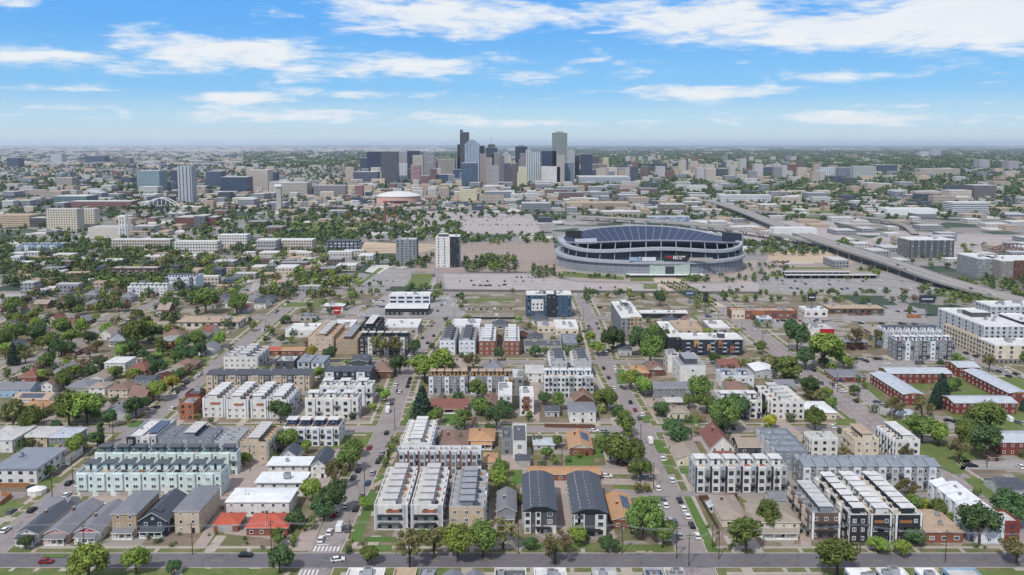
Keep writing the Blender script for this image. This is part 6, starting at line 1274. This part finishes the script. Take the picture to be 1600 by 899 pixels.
KIND = {'g': ('full', 'leaf_mid', 'leafy_tree', 'mid green leafy tree'), 'b': ('full', 'leaf_bright', 'leafy_tree', 'bright green leafy tree'), 'k': ('full', 'leaf_dark', 'leafy_tree', 'dark green leafy tree'),
        'o': ('sparse', 'leaf_olive', 'leafy_tree', 'thin olive green tree'), 'r': ('sparse', 'leaf_brown', 'bare_tree', 'reddish brown bare tree'), 's': ('conifer', 'leaf_conifer', 'spruce_tree', 'dark spruce tree'),
        'c': ('column', 'leaf_dark', 'columnar_tree', 'narrow upright tree'), 'y': ('full', 'leaf_yellow', 'leafy_tree', 'yellow green leafy tree'), 'p': ('full', 'leaf_purple', 'leafy_tree', 'dark purple leafy tree')}
def inview(x, y, m_=40): 
    px = 800+x*F/y; return -m_ < px < 1600+m_
TREES = [t for t in TREES if inview(t[0], t[1])]
TREES.sort(key=lambda t: -t[2]/t[1])
NT = 295
for (x, y, h, k, sd) in TREES[:NT]:
    pk, ml, nm, desc = KIND[k]; rr = random.Random(sd*7+1); cm, tm = rr.choice(PROT[pk])
    if h < 2.7: desc = desc.replace('tree', 'shrub'); nm = 'shrub'
    r = link(nm, None, None, (x, y, .1), rr.uniform(0, 6.28)); s_ = h/9.0; q = rr.uniform(.9, 1.12); r.scale = (s_*q, s_*q, s_/q*.97)
    r['category'] = 'shrub' if nm == 'shrub' else 'tree'; r['group'] = 'shrubs in the gardens' if nm == 'shrub' else 'trees along the streets and in the gardens'; AUTO.append((r, desc))
    link('trunk', tm, r); c = link('crown', cm, r); c.material_slots[0].link = 'OBJECT'; c.material_slots[0].material = MATS[ml]
# the rest of the trees: one mass, leaf clumps thinning with distance
def mass(lst):
    groups = {}
    for (x, y, h, k, sd) in lst:
        n = 190 if y < 700 else 90 if y < 1100 else 30 if y < 2200 else 9; groups.setdefault(n, []).append((x, y, h, {'k': 1, 'g': 0, 'b': 2, 'o': 3, 'r': 4}.get(k, 0) if y < 1000 else (1 if y > 1500 or x*7 % 3 < 2 else 0)))
    VV, MM, TT = [], [], []
    for n, L in groups.items():
        A = np.array(L); m_ = len(A); d = RNG.normal(size=(m_, n, 3)); d /= np.linalg.norm(d, axis=2, keepdims=True)
        lump = 1+.28*np.sin(5*d[..., 0:1]+A[:, None, 0:1])+.25*np.cos(6*d[..., 1:2]+A[:, None, 1:2])+.2*np.sin(5*d[..., 2:3]+A[:, None, 0:1]*2)
        h = A[:, 2][:, None, None]; k = RNG.uniform(.62, 1.0, (m_, n, 1))*lump
        c = d*k*h*np.array([.42, .42, .36])*RNG.uniform(.75, 1.3, (m_, 1, 3)); c[..., 2] += (A[:, 2]*.58)[:, None]; c[..., 0] += A[:, 0][:, None]; c[..., 1] += A[:, 1][:, None]
        nn = d+RNG.normal(size=d.shape)*.35; nn /= np.linalg.norm(nn, axis=2, keepdims=True); a = np.cross(nn, RNG.normal(size=d.shape)); a /= np.linalg.norm(a, axis=2, keepdims=True); b = np.cross(nn, a)
        s = h*{190: .052, 90: .072, 30: .13, 9: .26}[n]*RNG.uniform(.7, 1.3, (m_, n, 1))
        q = np.stack([c-a*s-b*s, c+a*s-b*s, c+a*s+b*s, c-a*s+b*s], axis=2); q[..., 2] = np.maximum(q[..., 2], .05)
        VV.append(q.reshape(-1, 3)); MM.append(np.repeat(A[:, 3].astype(int), n)); TT.append(np.clip(np.repeat(RNG.uniform(.1, .9, m_), n)+RNG.uniform(-.3, .3, m_*n), 0, 1))
    V = np.concatenate(VV); M_ = np.concatenate(MM); T_ = np.concatenate(TT); nf = len(M_)
    me = bpy.data.meshes.new('tree_mass'); me.vertices.add(len(V)); me.vertices.foreach_set('co', V.ravel()); me.loops.add(nf*4); me.loops.foreach_set('vertex_index', np.arange(nf*4)); me.polygons.add(nf)
    me.polygons.foreach_set('loop_start', np.arange(0, nf*4, 4)); me.polygons.foreach_set('material_index', M_)
    for n in ('leaf_mid', 'leaf_dark', 'leaf_bright', 'leaf_olive', 'leaf_brown'): me.materials.append(MATS[n])
    at = me.attributes.new('tone', 'FLOAT', 'FACE'); at.data.foreach_set('value', T_.astype(np.float32)); me.update(calc_edges=True); me.validate(); return me
tag(link('distant_trees', mass(TREES[NT:])), 'mass of green trees spread over the valley and plain', 'trees', kind='stuff')

# ------------------------------------------------------------ infill buildings
BL = []
def infill(x0, x1, y0, y1, n, w0, w1, h0, h1, pal, chk=True):
    for _ in range(n):
        for _t in range(5):
            px, py = rt.uniform(x0, x1), rt.uniform(y0, y1); p = P(px, py); w, d, h = rt.uniform(w0, w1), rt.uniform(w0, w1)*.8, rt.uniform(h0, h1)
            if not chk or free(p.x, p.y, p.x+w, p.y+d, 3):
                if chk: OCC.append((p.x, p.y, p.x+w, p.y+d))
                BL.append((p.x, p.y, w, d, h, rt.choice(pal))); break
PALC = {'w': ('#bdbab5', '#7a7a7c', 'roof_white', 'white'), 't': ('#b7a592', '#786e66', 'roof_tan_flat', 'tan'), 'b': ('#7f605a', '#554644', 'roof_grey', 'red brick'), 'g': ('#8d9096', '#565e6a', 'roof_pale', 'grey'), 'd': ('#4d566a', '#363f54', 'roof_dark_flat', 'slate blue'), 'c': ('#c9b79e', '#8a8072', 'roof_white', 'cream')}
infill(0, 430, 262, 330, 150, 18, 52, 7, 22, 'wwtgbgcd'); infill(430, 720, 288, 312, 90, 15, 45, 8, 24, 'bttwgc'); infill(720, 1000, 286, 320, 70, 18, 60, 7, 20, 'wwtgcb'); infill(1000, 1600, 262, 320, 150, 18, 50, 7, 24, 'wwtgccd')
infill(560, 950, 264, 290, 100, 20, 38, 22, 62, 'wtgdbcg'); infill(960, 1280, 250, 288, 110, 20, 38, 18, 60, 'wtgbcdw')
infill(1080, 1600, 320, 372, 50, 14, 46, 4, 8, 'wwtg'); infill(0, 560, 330, 372, 30, 14, 36, 5, 10, 'wtbg'); infill(880, 1190, 316, 336, 20, 16, 44, 6, 12, 'wtg'); infill(20, 480, 385, 462, 75, 8, 24, 4, 8, 'wttgdgbcd'); infill(0, 60, 400, 470, 6, 10, 18, 7, 12, 'wwg')
infill(1300, 1600, 375, 425, 14, 14, 40, 5, 9, 'wtg'); infill(400, 560, 400, 430, 14, 12, 30, 5, 9, 'wtcb')
infill(0, 560, 236, 262, 800, 40, 110, 8, 20, 'wwwtgcdd', False); infill(560, 1600, 238, 262, 330, 40, 90, 8, 26, 'wtgcwdt', False); infill(0, 700, 229, 238, 700, 120, 420, 10, 26, 'wwwg', False); infill(700, 1600, 228, 236, 130, 150, 400, 10, 30, 'wwg', False); infill(0, 1600, 255, 330, 2600, 9, 24, 4, 10, 'wwtgcbd'); infill(0, 1600, 240, 258, 2500, 18, 45, 5, 12, 'wtgcbd', False)
BL = [b for b in BL if inview(b[0], b[1])]
BL.sort(key=lambda b: -(b[2]*b[4])/b[1]**2)
for (x, y, w, d, h, k) in BL[:230]:
    a, b, tp, cn = PALC[k]; desc = '%s %s' % (cn, 'high block' if h > 24 else 'mid-rise block' if h > 12 else 'low flat roofed building')
    r = tower(None, 0, 0, 0, 0, a, b, 3.6, 3.5, .55, .5, dim=(x, y, w, d, h), name='city_building', cat='building', group='buildings filling the plain', desc=desc, top=tp)
m = MB(); mats_ = []
for k, (a, b, tp, cn) in PALC.items(): mats_ += [mat('clad_%s_%s_%d_%d' % (a.strip('#'), b.strip('#'), 91, 85), C(a), .6, 'facade', .06, .03, col2=C(b), grid=(3.6, 3.5, .55, .5)), MATS[tp]]
ki = {k: i*2 for i, k in enumerate(PALC)}
for (x, y, w, d, h, k) in BL[230:]: m.box(x, y, 0, x+w, y+d, h, ki[k], ki[k]+1)
tag(m.build('distant_buildings', mats_), 'mass of low pale buildings out to the horizon', 'buildings', kind='stuff')
# small houses among the trees on the left and right
rh = random.Random(9); HL = []
for (x0, x1, y0, y1, n) in [(0, 330, 468, 640, 46), (0, 180, 640, 700, 3), (1110, 1330, 560, 640, 7), (330, 420, 470, 515, 8), (700, 940, 503, 560, 9), (560, 940, 575, 660, 9), (1010, 1150, 503, 640, 9), (1330, 1480, 520, 560, 3), (800, 960, 690, 760, 3)]:
    for _ in range(n):
        for _t in range(12):
            p = P(rh.uniform(x0, x1), rh.uniform(y0, y1)); w, d = rh.uniform(9, 12), rh.uniform(10, 15); ok = free(p.x, p.y, p.x+w, p.y+d, 3)
            for k in SX:
                for j in range(5):
                    if CY[j] <= p.y+d/2 <= CY[j+1]:
                        t = (p.y+d/2-CY[j])/(CY[j+1]-CY[j]); xx = SX[k][j]*(1-t)+SX[k][j+1]*t
                        if p.x < xx+hw[k]+5 and p.x+w > xx-hw[k]-5: ok = False
            for j in range(1, 6):
                if p.y < CY[j]+10 and p.y+d > CY[j]-10: ok = False
            if ok:
                wl = rh.choice([('white_stucco', 'white'), ('brown_brick', 'brown brick'), ('cream_stucco', 'cream'), ('sage_siding', 'sage green'), ('orange_brick', 'orange brick'), ('slate_blue_siding', 'blue grey')])
                rf = rh.choice([('shingle_grey', 'grey'), ('shingle_brown', 'brown'), ('shingle_taupe', 'taupe'), ('shingle_dark', 'dark'), ('shingle_red', 'reddish')])
                house(None, 0, 0, 0, 0, rh.uniform(3.2, 5), rh.uniform(.4, .7), wl[0], rf[0], rh.choice(['gable', 'hip']), rh.choice('xy'), rh.random() < .4, dim=(p.x, p.y, w, d), desc='%s house with %s roof' % (wl[1], rf[1]), group='houses among the trees'); break

# ------------------------------------------------------------ cars
def car_parts():
    L, w, h = 4.5, 1.82, 1.45
    b = MB(); s = [(-L/2, .35), (-L/2, .85), (-L/2+.15, .95), (L/2-1.1, .98), (L/2-.05, .8), (L/2, .55), (L/2, .35)]
    n = len(s); i = 0
    for y0 in (-w/2, w/2): b.v += [(p[0], y0*(.96 if p[1] > .9 else 1), p[1]) for p in s]
    b.f.append(tuple(range(n))); b.f.append(tuple(range(2*n-1, n-1, -1))); b.m += [0, 0]
    for k in range(n): j = (k+1) % n; b.f.append((k, k+n, j+n, j)); b.m.append(0)
    b.box(-1.55, -w/2*.78, 1.40, .25, w/2*.78, 1.46)
    g = MB(); lo = [(-2.05, .94), (1.15, .94)]; hi = [(-1.55, 1.41), (.3, 1.41)]
    c = [(lo[0][0], -w/2*.93, .94), (lo[1][0], -w/2*.93, .94), (lo[1][0], w/2*.93, .94), (lo[0][0], w/2*.93, .94), (hi[0][0], -w/2*.78, 1.41), (hi[1][0], -w/2*.78, 1.41), (hi[1][0], w/2*.78, 1.41), (hi[0][0], w/2*.78, 1.41)]
    g.v = c; g.f = [(4,5,6,7),(0,1,5,4),(1,2,6,5),(2,3,7,6),(3,0,4,7)]; g.m = [0]*5
    wh = MB().tube((0, -.11, 0), (0, .11, 0), .33, n=12).mesh('wheel', ['tyre'])
    return b.mesh('body', ['paint_white']), g.mesh('cabin_glass', ['car_glass']), wh
CB, CG, CW_ = car_parts()
vb = MB().box(-2.6, -1.0, .4, 1.7, 1.0, 2.5).box(1.701, -.98, .4, 2.6, .98, 1.5).mesh('body', ['paint_white']); vg_ = MB().box(1.2, -1.01, 1.5, 1.72, 1.01, 2.2).mesh('cabin_glass', ['car_glass'])
PAINT = {'w': ('paint_white', 'white'), 'k': ('paint_black', 'black'), 's': ('paint_silver', 'silver'), 'g': ('paint_grey', 'grey'), 'r': ('paint_red', 'red'), 'b': ('paint_blue', 'blue'), 't': ('paint_tan', 'tan'), 'o': ('paint_orange', 'orange')}
CARS = []
def car(px, py, col='w', rz=90, kind='car', loc=None, z=.06):
    p = loc or P(px, py); CARS.append((p.x, p.y, getattr(p, 'z', 0)+z if loc else z, col, rz, kind))
for t in '''72 880 r 0;384 870 k 0;528 877 w 12;18 802 g 90;50 799 k 90;108 757 k 90;515 834 w 90;544 829 g 90;528 803 s 90;563 787 w 90;560 737 k 90;595 717 k 90;552 748 g 90;604 678 k 90;612 632 g 90;622 612 k 90;1062 784 k 90;1068 797 w 90;1074 809 w 90;1081 823 k 90;1089 840 w 90;1062 839 s 90;1054 818 g 90;1037 784 g 90;1040 792 w 90;
978 728 r 0;948 746 w 0;928 675 w 0;945 676 s 0;985 630 k 90;992 642 r 90;975 608 g 90;961 581 w 90;964 588 t 90;971 606 g 90;950 548 w 90;1338 562 k 90;1347 563 g 90;1354 566 k 90;1368 562 k 90;1375 562 g 90;1385 570 w 0;1509 553 k 90;1516 562 w 90;1524 558 k 90;1575 582 w 90;1587 586 k 90;1596 590 w 90;1333 607 r 0;1318 613 w 0;1314 597 b 0;1371 630 g 0;1379 635 s 0;1519 730 k 0;1594 731 w 90;
1482 659 k 0;1494 661 k 0;1587 661 g 90;1596 663 s 90;1127 668 k 0;1110 676 o 0;1113 664 w 0;445 680 k 0;100 728 w 0;145 798 w 45;165 792 w 45;158 800 k 0;270 640 w 90;238 643 w 90;245 638 k 90;275 615 w 90;286 606 k 90;292 600 k 90;440 706 k 0;448 728 k 0;1140 616 w 0;1117 628 r 0;1300 668 w 90;630 690 k 90;640 535 k 90;672 543 k 90;668 537 k 90;1145 670 k 90;
1065 660 g 0;960 640 g 90;999 655 g 90;690 478 g 90;684 487 k 90;693 468 w 90;565 492 w 0;575 498 k 0;1010 748 s 0;1296 614 w 90;1283 600 g 90;1245 560 s 90;1180 540 k 90;1178 516 w 90;1210 560 t 90'''.replace('\n', '').split(';'):
    a = t.split(); car(float(a[0]), float(a[1]), a[2], float(a[3]))
car(531, 828, 'w', 90, 'van'); car(606, 644, 'w', 90, 'van'); car(1016, 692, 'w', 90, 'van'); car(1576, 658, 'w', 90, 'van'); car(1437, 570, 'g', 0, 'van'); car(1428, 497, 'o', 0, 'bus')
rc = random.Random(21); cols = 'wwwkkgssgrbt'
for (x0, x1, y0, n, rz) in [(606, 668, 490, 13, 90), (566, 600, 472, 8, 0), (566, 600, 480, 8, 0), (1200, 1300, 503, 17, 90), (1326, 1382, 493, 11, 90), (1000, 1050, 503, 3, 0), (730, 800, 447, 9, 0), (806, 862, 434, 10, 90), (1200, 1236, 410, 14, 90), (1200, 1240, 417, 12, 90), (1215, 1300, 445, 5, 90), (380, 420, 455, 4, 90), (820, 900, 428, 10, 90), (890, 930, 520, 3, 0), (655, 690, 452, 3, 90), (440, 470, 506, 3, 0), (850, 870, 536, 4, 0), (1330, 1450, 507, 4, 0), (700, 900, 352, 12, 0), (650, 800, 345, 14, 0), (690, 860, 440, 10, 90), (1210, 1460, 452, 16, 90), (1210, 1440, 440, 12, 90), (910, 1170, 450, 12, 90), (570, 625, 440, 6, 90), (725, 800, 484, 7, 90), (650, 840, 352, 30, 90), (640, 830, 340, 40, 90), (1350, 1600, 385, 14, 0), (1160, 1330, 325, 20, 0), (400, 540, 447, 5, 90), (1325, 1440, 488, 8, 90), (1020, 1130, 487, 5, 0)]:
    for i in range(n): car(x0+(x1-x0)*(i+rc.uniform(.2, .8))/n, y0+rc.uniform(-1, 1), rc.choice(cols), rz+rc.uniform(-4, 4))
for Q, wd, nq in ((VQ, 9, 13), (VQ2, 4, 4)):
    for _ in range(nq):
        i = rc.randrange(4, len(Q)-6); a, b = Q[i], Q[i+1]; t = b-a; n = Vector((-t.y, t.x, 0)).normalized()*rc.choice([-wd, -wd*.5, wd*.5, wd])
        car(0, 0, rc.choice(cols), math.degrees(math.atan2(t.y, t.x)), loc=a+n)
for k, j in ((1, 1), (2, 1), (2, 1), (3, 1), (3, 2), (2, 2), (1, 1), (4, 2), (0, 3), (1, 2), (1, 3), (1, 4), (2, 3), (2, 4), (3, 3), (3, 4), (4, 2), (4, 3), (4, 4), (5, 1), (5, 2)):
    for _ in range(5):
        t = rc.uniform(.1, .9); x = SX[k][j]*(1-t)+SX[k][j+1]*t+rc.choice([-1, 1])*(hw[k]-1.6); y = CY[j]*(1-t)+CY[j+1]*t; car(0, 0, rc.choice(cols), 90, loc=Vector((x, y, 0)))
for _ in range(90):                                      # cars on yards and alley aprons
    x = rc.uniform(0, 1600); y = rc.choice([rc.uniform(762, 785), rc.uniform(608, 622), rc.uniform(775, 800), rc.uniform(480, 560)]); p = P(x, y)
    if free(p.x-2.4, p.y-2.4, p.x+2.4, p.y+2.4, .3) and not any(abs(t[0]-p.x) < 3 and abs(t[1]-p.y) < 3 for t in TREES[:NT]): car(0, 0, rc.choice(cols), rc.choice([0, 90, 90]), loc=p, z=.2)
CARS = [c for c in CARS if inview(c[0], c[1])]; CARS.sort(key=lambda c: c[1]); CM = MB()
for (x, y, z, col, rz, kind) in CARS[300:]:
    a, b = (2.2, .9) if abs(rz) < 45 else (.9, 2.2); i = list(PAINT).index(col); CM.box(x-a, y-b, z+.3, x+a, y+b, z+.95, i); CM.box(x-a*.6, y-b*.6, z+.951, x+a*.5, y+b*.5, z+1.4, 8, i)
if CM.f: tag(CM.build('distant_cars', [v[0] for v in PAINT.values()]+['car_glass']), 'small cars scattered over the distant car parks', 'cars', kind='stuff')
for (x, y, z, col, rz, kind) in CARS[:300]:
    pm, cn = PAINT[col]; nm = 'van' if kind == 'van' else 'bus' if kind == 'bus' else 'parked_car'
    r = link(nm, None, None, (x, y, z), math.radians(rz)); r['category'] = 'car' if kind == 'car' else kind; r['group'] = 'cars and vans on the streets'
    AUTO.append((r, cn+' '+('car' if kind == 'car' else kind)))
    bm, gm = (CB, CG) if kind == 'car' else (vb, vg_)
    b = link('body', bm, r); b.material_slots[0].link = 'OBJECT'; b.material_slots[0].material = MATS[pm]
    if kind == 'bus': r.scale = (2.0, 1.2, 1.1)
    if y < 760:
        link('cabin_glass', gm, r)
        for sx_ in (-1.4, 1.4):
            for sy_ in (-.82, .82): link('wheel', CW_, r, (sx_, sy_, .33))

# ------------------------------------------------------------ poles, wires, lamps, signs, fences
def pole_mesh(H):
    m = MB().tube((0, 0, 0), (0, 0, H), .17, .11, 7); m.box(-1.3, -.06, H-.9, 1.3, .06, H-.75); m.box(-.9, -.06, H-1.9, .9, .06, H-1.78); return m.mesh('post', ['bark'])
PM = pole_mesh(11.0); tr_m = MB().tube((.35, 0, 8.2), (.35, 0, 9.2), .28, n=8).mesh('transformer', ['steel'])
POLES = []
for (px, py, d) in [(132, 864, 1), (82, 781, 0), (114, 756, 0), (301, 867, 1), (424, 861, 1), (547, 861, 1), (570, 778, 0), (617, 672, 0), (708, 859, 1), (810, 866, 1), (972, 866, 1), (1057, 873, 1), (1076, 885, 1), (1123, 874, 1), (1113, 858, 0), (1021, 765, 0), (1001, 700, 0), (1343, 866, 1), (1477, 879, 1), (1542, 732, 0), (1425, 680, 0), (1300, 625, 0), (1340, 628, 0), (1308, 613, 0), (1232, 550, 0), (69, 665, 0), (232, 668, 0), (177, 688, 0), (409, 720, 0), (391, 737, 0), (141, 740, 0),
                    (1080, 700, 1), (359, 561, 0), (316, 588, 0), (457, 515, 0), (415, 522, 0), (664, 590, 0), (710, 505, 0), (905, 515, 0), (1122, 510, 0), (1158, 528, 0), (1191, 540, 0), (760, 772, 0), (878, 729, 0), (1212, 775, 0), (1128, 676, 0), (912, 502, 0), (1150, 497, 0)]:
    p = P(px, py); r = link('utility_pole', None, None, (p.x, p.y, .1), 0 if d else math.pi/2); r['category'] = 'utility pole'; r['group'] = 'wooden utility poles'; AUTO.append((r, 'dark wooden utility pole'))
    link('post', PM, r)
    if rc.random() < .5: link('transformer', tr_m, r)
    POLES.append((p, d))
def wire(pts, label):
    m = MB()
    for a, b in zip(pts, pts[1:]):
        for off in (-1.1, 0, 1.1):
            prev = None
            for i in range(9):
                t = i/8; q = a.lerp(b, t); q = Vector((q.x, q.y+off*.5, 10.3-4*(.9)*t*(1-t)))
                if prev is not None: m.tube(prev, q, .035, n=3)
                prev = q
    o = m.build('overhead_wire', mat('wire_grey', (.35, .35, .36), .5)); tag(o, label, 'power line')
bot = sorted([p for p, d in POLES if d and p.y < 285], key=lambda p: p.x)
wire([bot[0]+Vector((-60, 0, 0))]+bot+[bot[-1]+Vector((70, 0, 0))], 'overhead wires strung between the poles along the bottom road')
wire([P(1021, 765), P(1212, 775), P(1400, 778), P(1620, 780)], 'overhead wires along the alley behind the black finned row')
lm_m = MB().tube((0, 0, 0), (0, 0, 11), .12, .08, 6).box(-1.4, -.12, 10.9, 1.4, .12, 11.1).mesh('post', ['steel'])
for (px, py) in [(732, 447), (800, 452), (850, 446), (1250, 452), (1320, 455), (1400, 455), (740, 492), (790, 492), (1190, 447), (600, 440), (1340, 498), (1060, 488), (780, 436), (1290, 438), (950, 452), (1015, 490)]:
    p = P(px, py); r = link('lamp_post', None, None, (p.x, p.y, 0)); r['category'] = 'lamp post'; r['group'] = 'car park lamp posts'; AUTO.append((r, 'slender steel lamp post')); link('post', lm_m, r)
def billboard(label, px, py, H, w, h, face, mark):
    p = P(px, py); r = thing('billboard', (p.x, p.y, 0), 0, label, 'billboard'); LM.append((p.x, p.y, label.split(' on ')[0].split(' with ')[0]))
    MB().tube((0, 0, 0), (0, 0, H), .5, n=8).build('post', 'dark_concrete', r); b = MB().box(-w/2, -.5, H, w/2, .5, H+h).build('panel', face, r)
    m = MB(); m.box(-w*.36, -.56, H+h*.45, w*.36, -.502, H+h*.56); m.build('lettering', mark, b)
billboard('blue billboard on a tall dark post by the large apartment slab', 1447, 497, 12, 12, 6, 'navy_panel', 'trim_white')
billboard('small blue billboard on a post beside the stadium walkway', 1077, 475, 7, 8, 4.5, 'blue_panel', 'trim_white')
billboard('narrow black billboard on a thick post in the centre car park', 1102, 494, 11, 4, 8, 'charcoal_panel', 'dark_grey_panel')
billboard('red sign on a short post beside the filling station', 527, 497, 3, 5, 6, 'red_paint', 'trim_white')
billboard('white tall shop sign on a post by the tan shop row', 1267, 494, 12, 6, 6, 'charcoal_panel', 'trim_white')
def fence(label, pts, h=1.8, m_='wood_fence'):
    W3 = [P(*p) for p in pts]; o = W3[0]; r = thing('fence', (o.x, o.y, .1), 0, label, 'fence')
    m, q = MB(), MB()
    for a, b in zip(W3, W3[1:]):
        a, b = a-o, b-o; t = (b-a).normalized(); n = Vector((-t.y, t.x, 0))*.05
        c = [a-n, b-n, b+n, a+n]; m.quad(c[0], c[1], c[1]+Vector((0,0,h)), c[0]+Vector((0,0,h))); m.quad(c[2], c[3], c[3]+Vector((0,0,h)), c[2]+Vector((0,0,h))); m.quad(*[v+Vector((0,0,h)) for v in c])
        L = (b-a).length
        for i in range(int(L/2.5)+1): v = a+t*min(L, i*2.5); q.box(v.x-.07, v.y-.07, 0, v.x+.07, v.y+.07, h+.12)
    m.build('board_panel', m_, r); q.build('post', m_, r)
fence('orange wooden fence at the left edge below the stacked roofs', [(0, 792), (18, 778), (2, 776)]); fence('brown wooden fence round the white house yard at the left edge', [(0, 762), (46, 762)])
fence('orange wooden fence by the yellow walled house', [(72, 632), (104, 628), (88, 645)], m_='ochre_panel'); fence('brown wooden fence behind the black finned row', [(1092, 782), (1152, 778), (1152, 790)], m_='brown_brick')
fence('dark wooden fence beside the long lawn', [(1094, 782), (1122, 830)], m_='bark'); fence('wooden fence below the white house by the street trees', [(851, 668), (930, 670)], m_='brown_brick'); fence('wooden garden fence under the gardens', [(830, 742), (880, 742)], m_='bark')
fence('brown wooden fence between the twins and the tan bungalow', [(950, 835), (938, 790)]); fence('red brown fence beside the dark trio of terraces', [(1316, 846), (1290, 790)], m_='brown_brick'); fence('low dark fence along the car park wall above the wide road', [(722, 499), (812, 499)], 1.6, 'trim_dark')
fence('long concrete wall in front of the stadium car parks', [(690, 456), (1190, 460)], 2.2, 'dark_concrete'); fence('long retaining wall right of the stadium walkway', [(1190, 459), (1450, 464)], 2, 'concrete')
p = P(58, 772); t = thing('tent', (p.x, p.y, .1), 0, 'small round white tent canopy on the left side street', 'tent'); m = MB(); n = 10; q = [(3.4*math.cos(6.283*i/n), 3*math.sin(6.283*i/n)) for i in range(n)]; m.prism(q, 0, 2); m.build('wall', 'white_stucco', t)
m = MB(); [m.poly([(q[i][0]*1.04, q[i][1]*1.04, 2.002), (q[(i+1) % n][0]*1.04, q[(i+1) % n][1]*1.04, 2.002), (0, 0, 3.3)]) for i in range(n)]; m.build('roof', 'trim_white', t)

# ------------------------------------------------------------ labels that single each thing out
ORD = ['', 'first', 'second', 'third', 'fourth', 'fifth', 'sixth', 'seventh', 'eighth', 'ninth', 'tenth', 'eleventh', 'twelfth']
def px_of(o): return o.location.x/o.location.y
buckets = {}
for o, desc in AUTO:
    x, y = o.location.x, o.location.y; k = 1.0
    best = min(LM, key=lambda l: (l[0]-x)**2+(l[1]-y)**2); dx, dy = x-best[0], y-best[1]
    rel = ('behind' if dy > 0 else 'in front of') if abs(dy) > abs(dx)*.8 else ('right of' if dx > 0 else 'left of')
    buckets.setdefault((desc, rel, best[2]), []).append(o)
NUM = ['zero', 'one', 'two', 'three', 'four', 'five', 'six', 'seven', 'eight', 'nine', 'ten', 'eleven', 'twelve']
for (desc, rel, l), L in buckets.items():
    L.sort(key=px_of); n = len(L)
    for i, o in enumerate(L):
        if n == 1: s_ = '%s %s the %s' % (desc, rel, l)
        else:
            pos = 'leftmost' if i == 0 else 'rightmost' if i == n-1 else (ORD[i+1] if i+1 < 13 else '%dth' % (i+1))+' from left'
            s_ = '%s %s the %s, %s of %s' % (desc, rel, l, pos, NUM[n] if n < 13 else str(n))
        wds = s_.split()
        if len(wds) > 16: wds = s_.replace(' the ', ' ').replace('leafy ', '').replace('low flat roofed building', 'low flat building').replace('dark wooden utility pole', 'wooden utility pole').split()
        if len(wds) > 16: wds = ' '.join(wds).replace('in front of', 'before').split()
        o['label'] = ' '.join(wds[:16])

# ------------------------------------------------------------ the air
hz = MB().box(-89000, -600, -1, 89000, 129000, 320).build('haze', []) if False else None
me = bpy.data.meshes.new('haze'); bx = MB().box(-89000, -480, -1, 89000, 129000, 320); me.from_pydata(bx.v, [], bx.f)
hm = bpy.data.materials.new('haze'); hm.use_nodes = True; nt = hm.node_tree; nt.nodes.clear(); vo = nt.nodes.new('ShaderNodeVolumePrincipled'); ou = nt.nodes.new('ShaderNodeOutputMaterial'); nt.links.new(vo.outputs[0], ou.inputs['Volume'])
vo.inputs['Color'].default_value = (.78, .90, 1, 1); vo.inputs['Density'].default_value = 2.5e-5; vo.inputs['Anisotropy'].default_value = 0
me.materials.append(hm); o = link('haze', me); tag(o, 'thin pale blue haze over the whole plain', 'haze', kind='stuff')
SC.cycles.volume_bounces = 1; SC.cycles.max_bounces = 5; SC.cycles.diffuse_bounces = 3; SC.cycles.glossy_bounces = 2; SC.cycles.transmission_bounces = 1; SC.cycles.transparent_max_bounces = 4
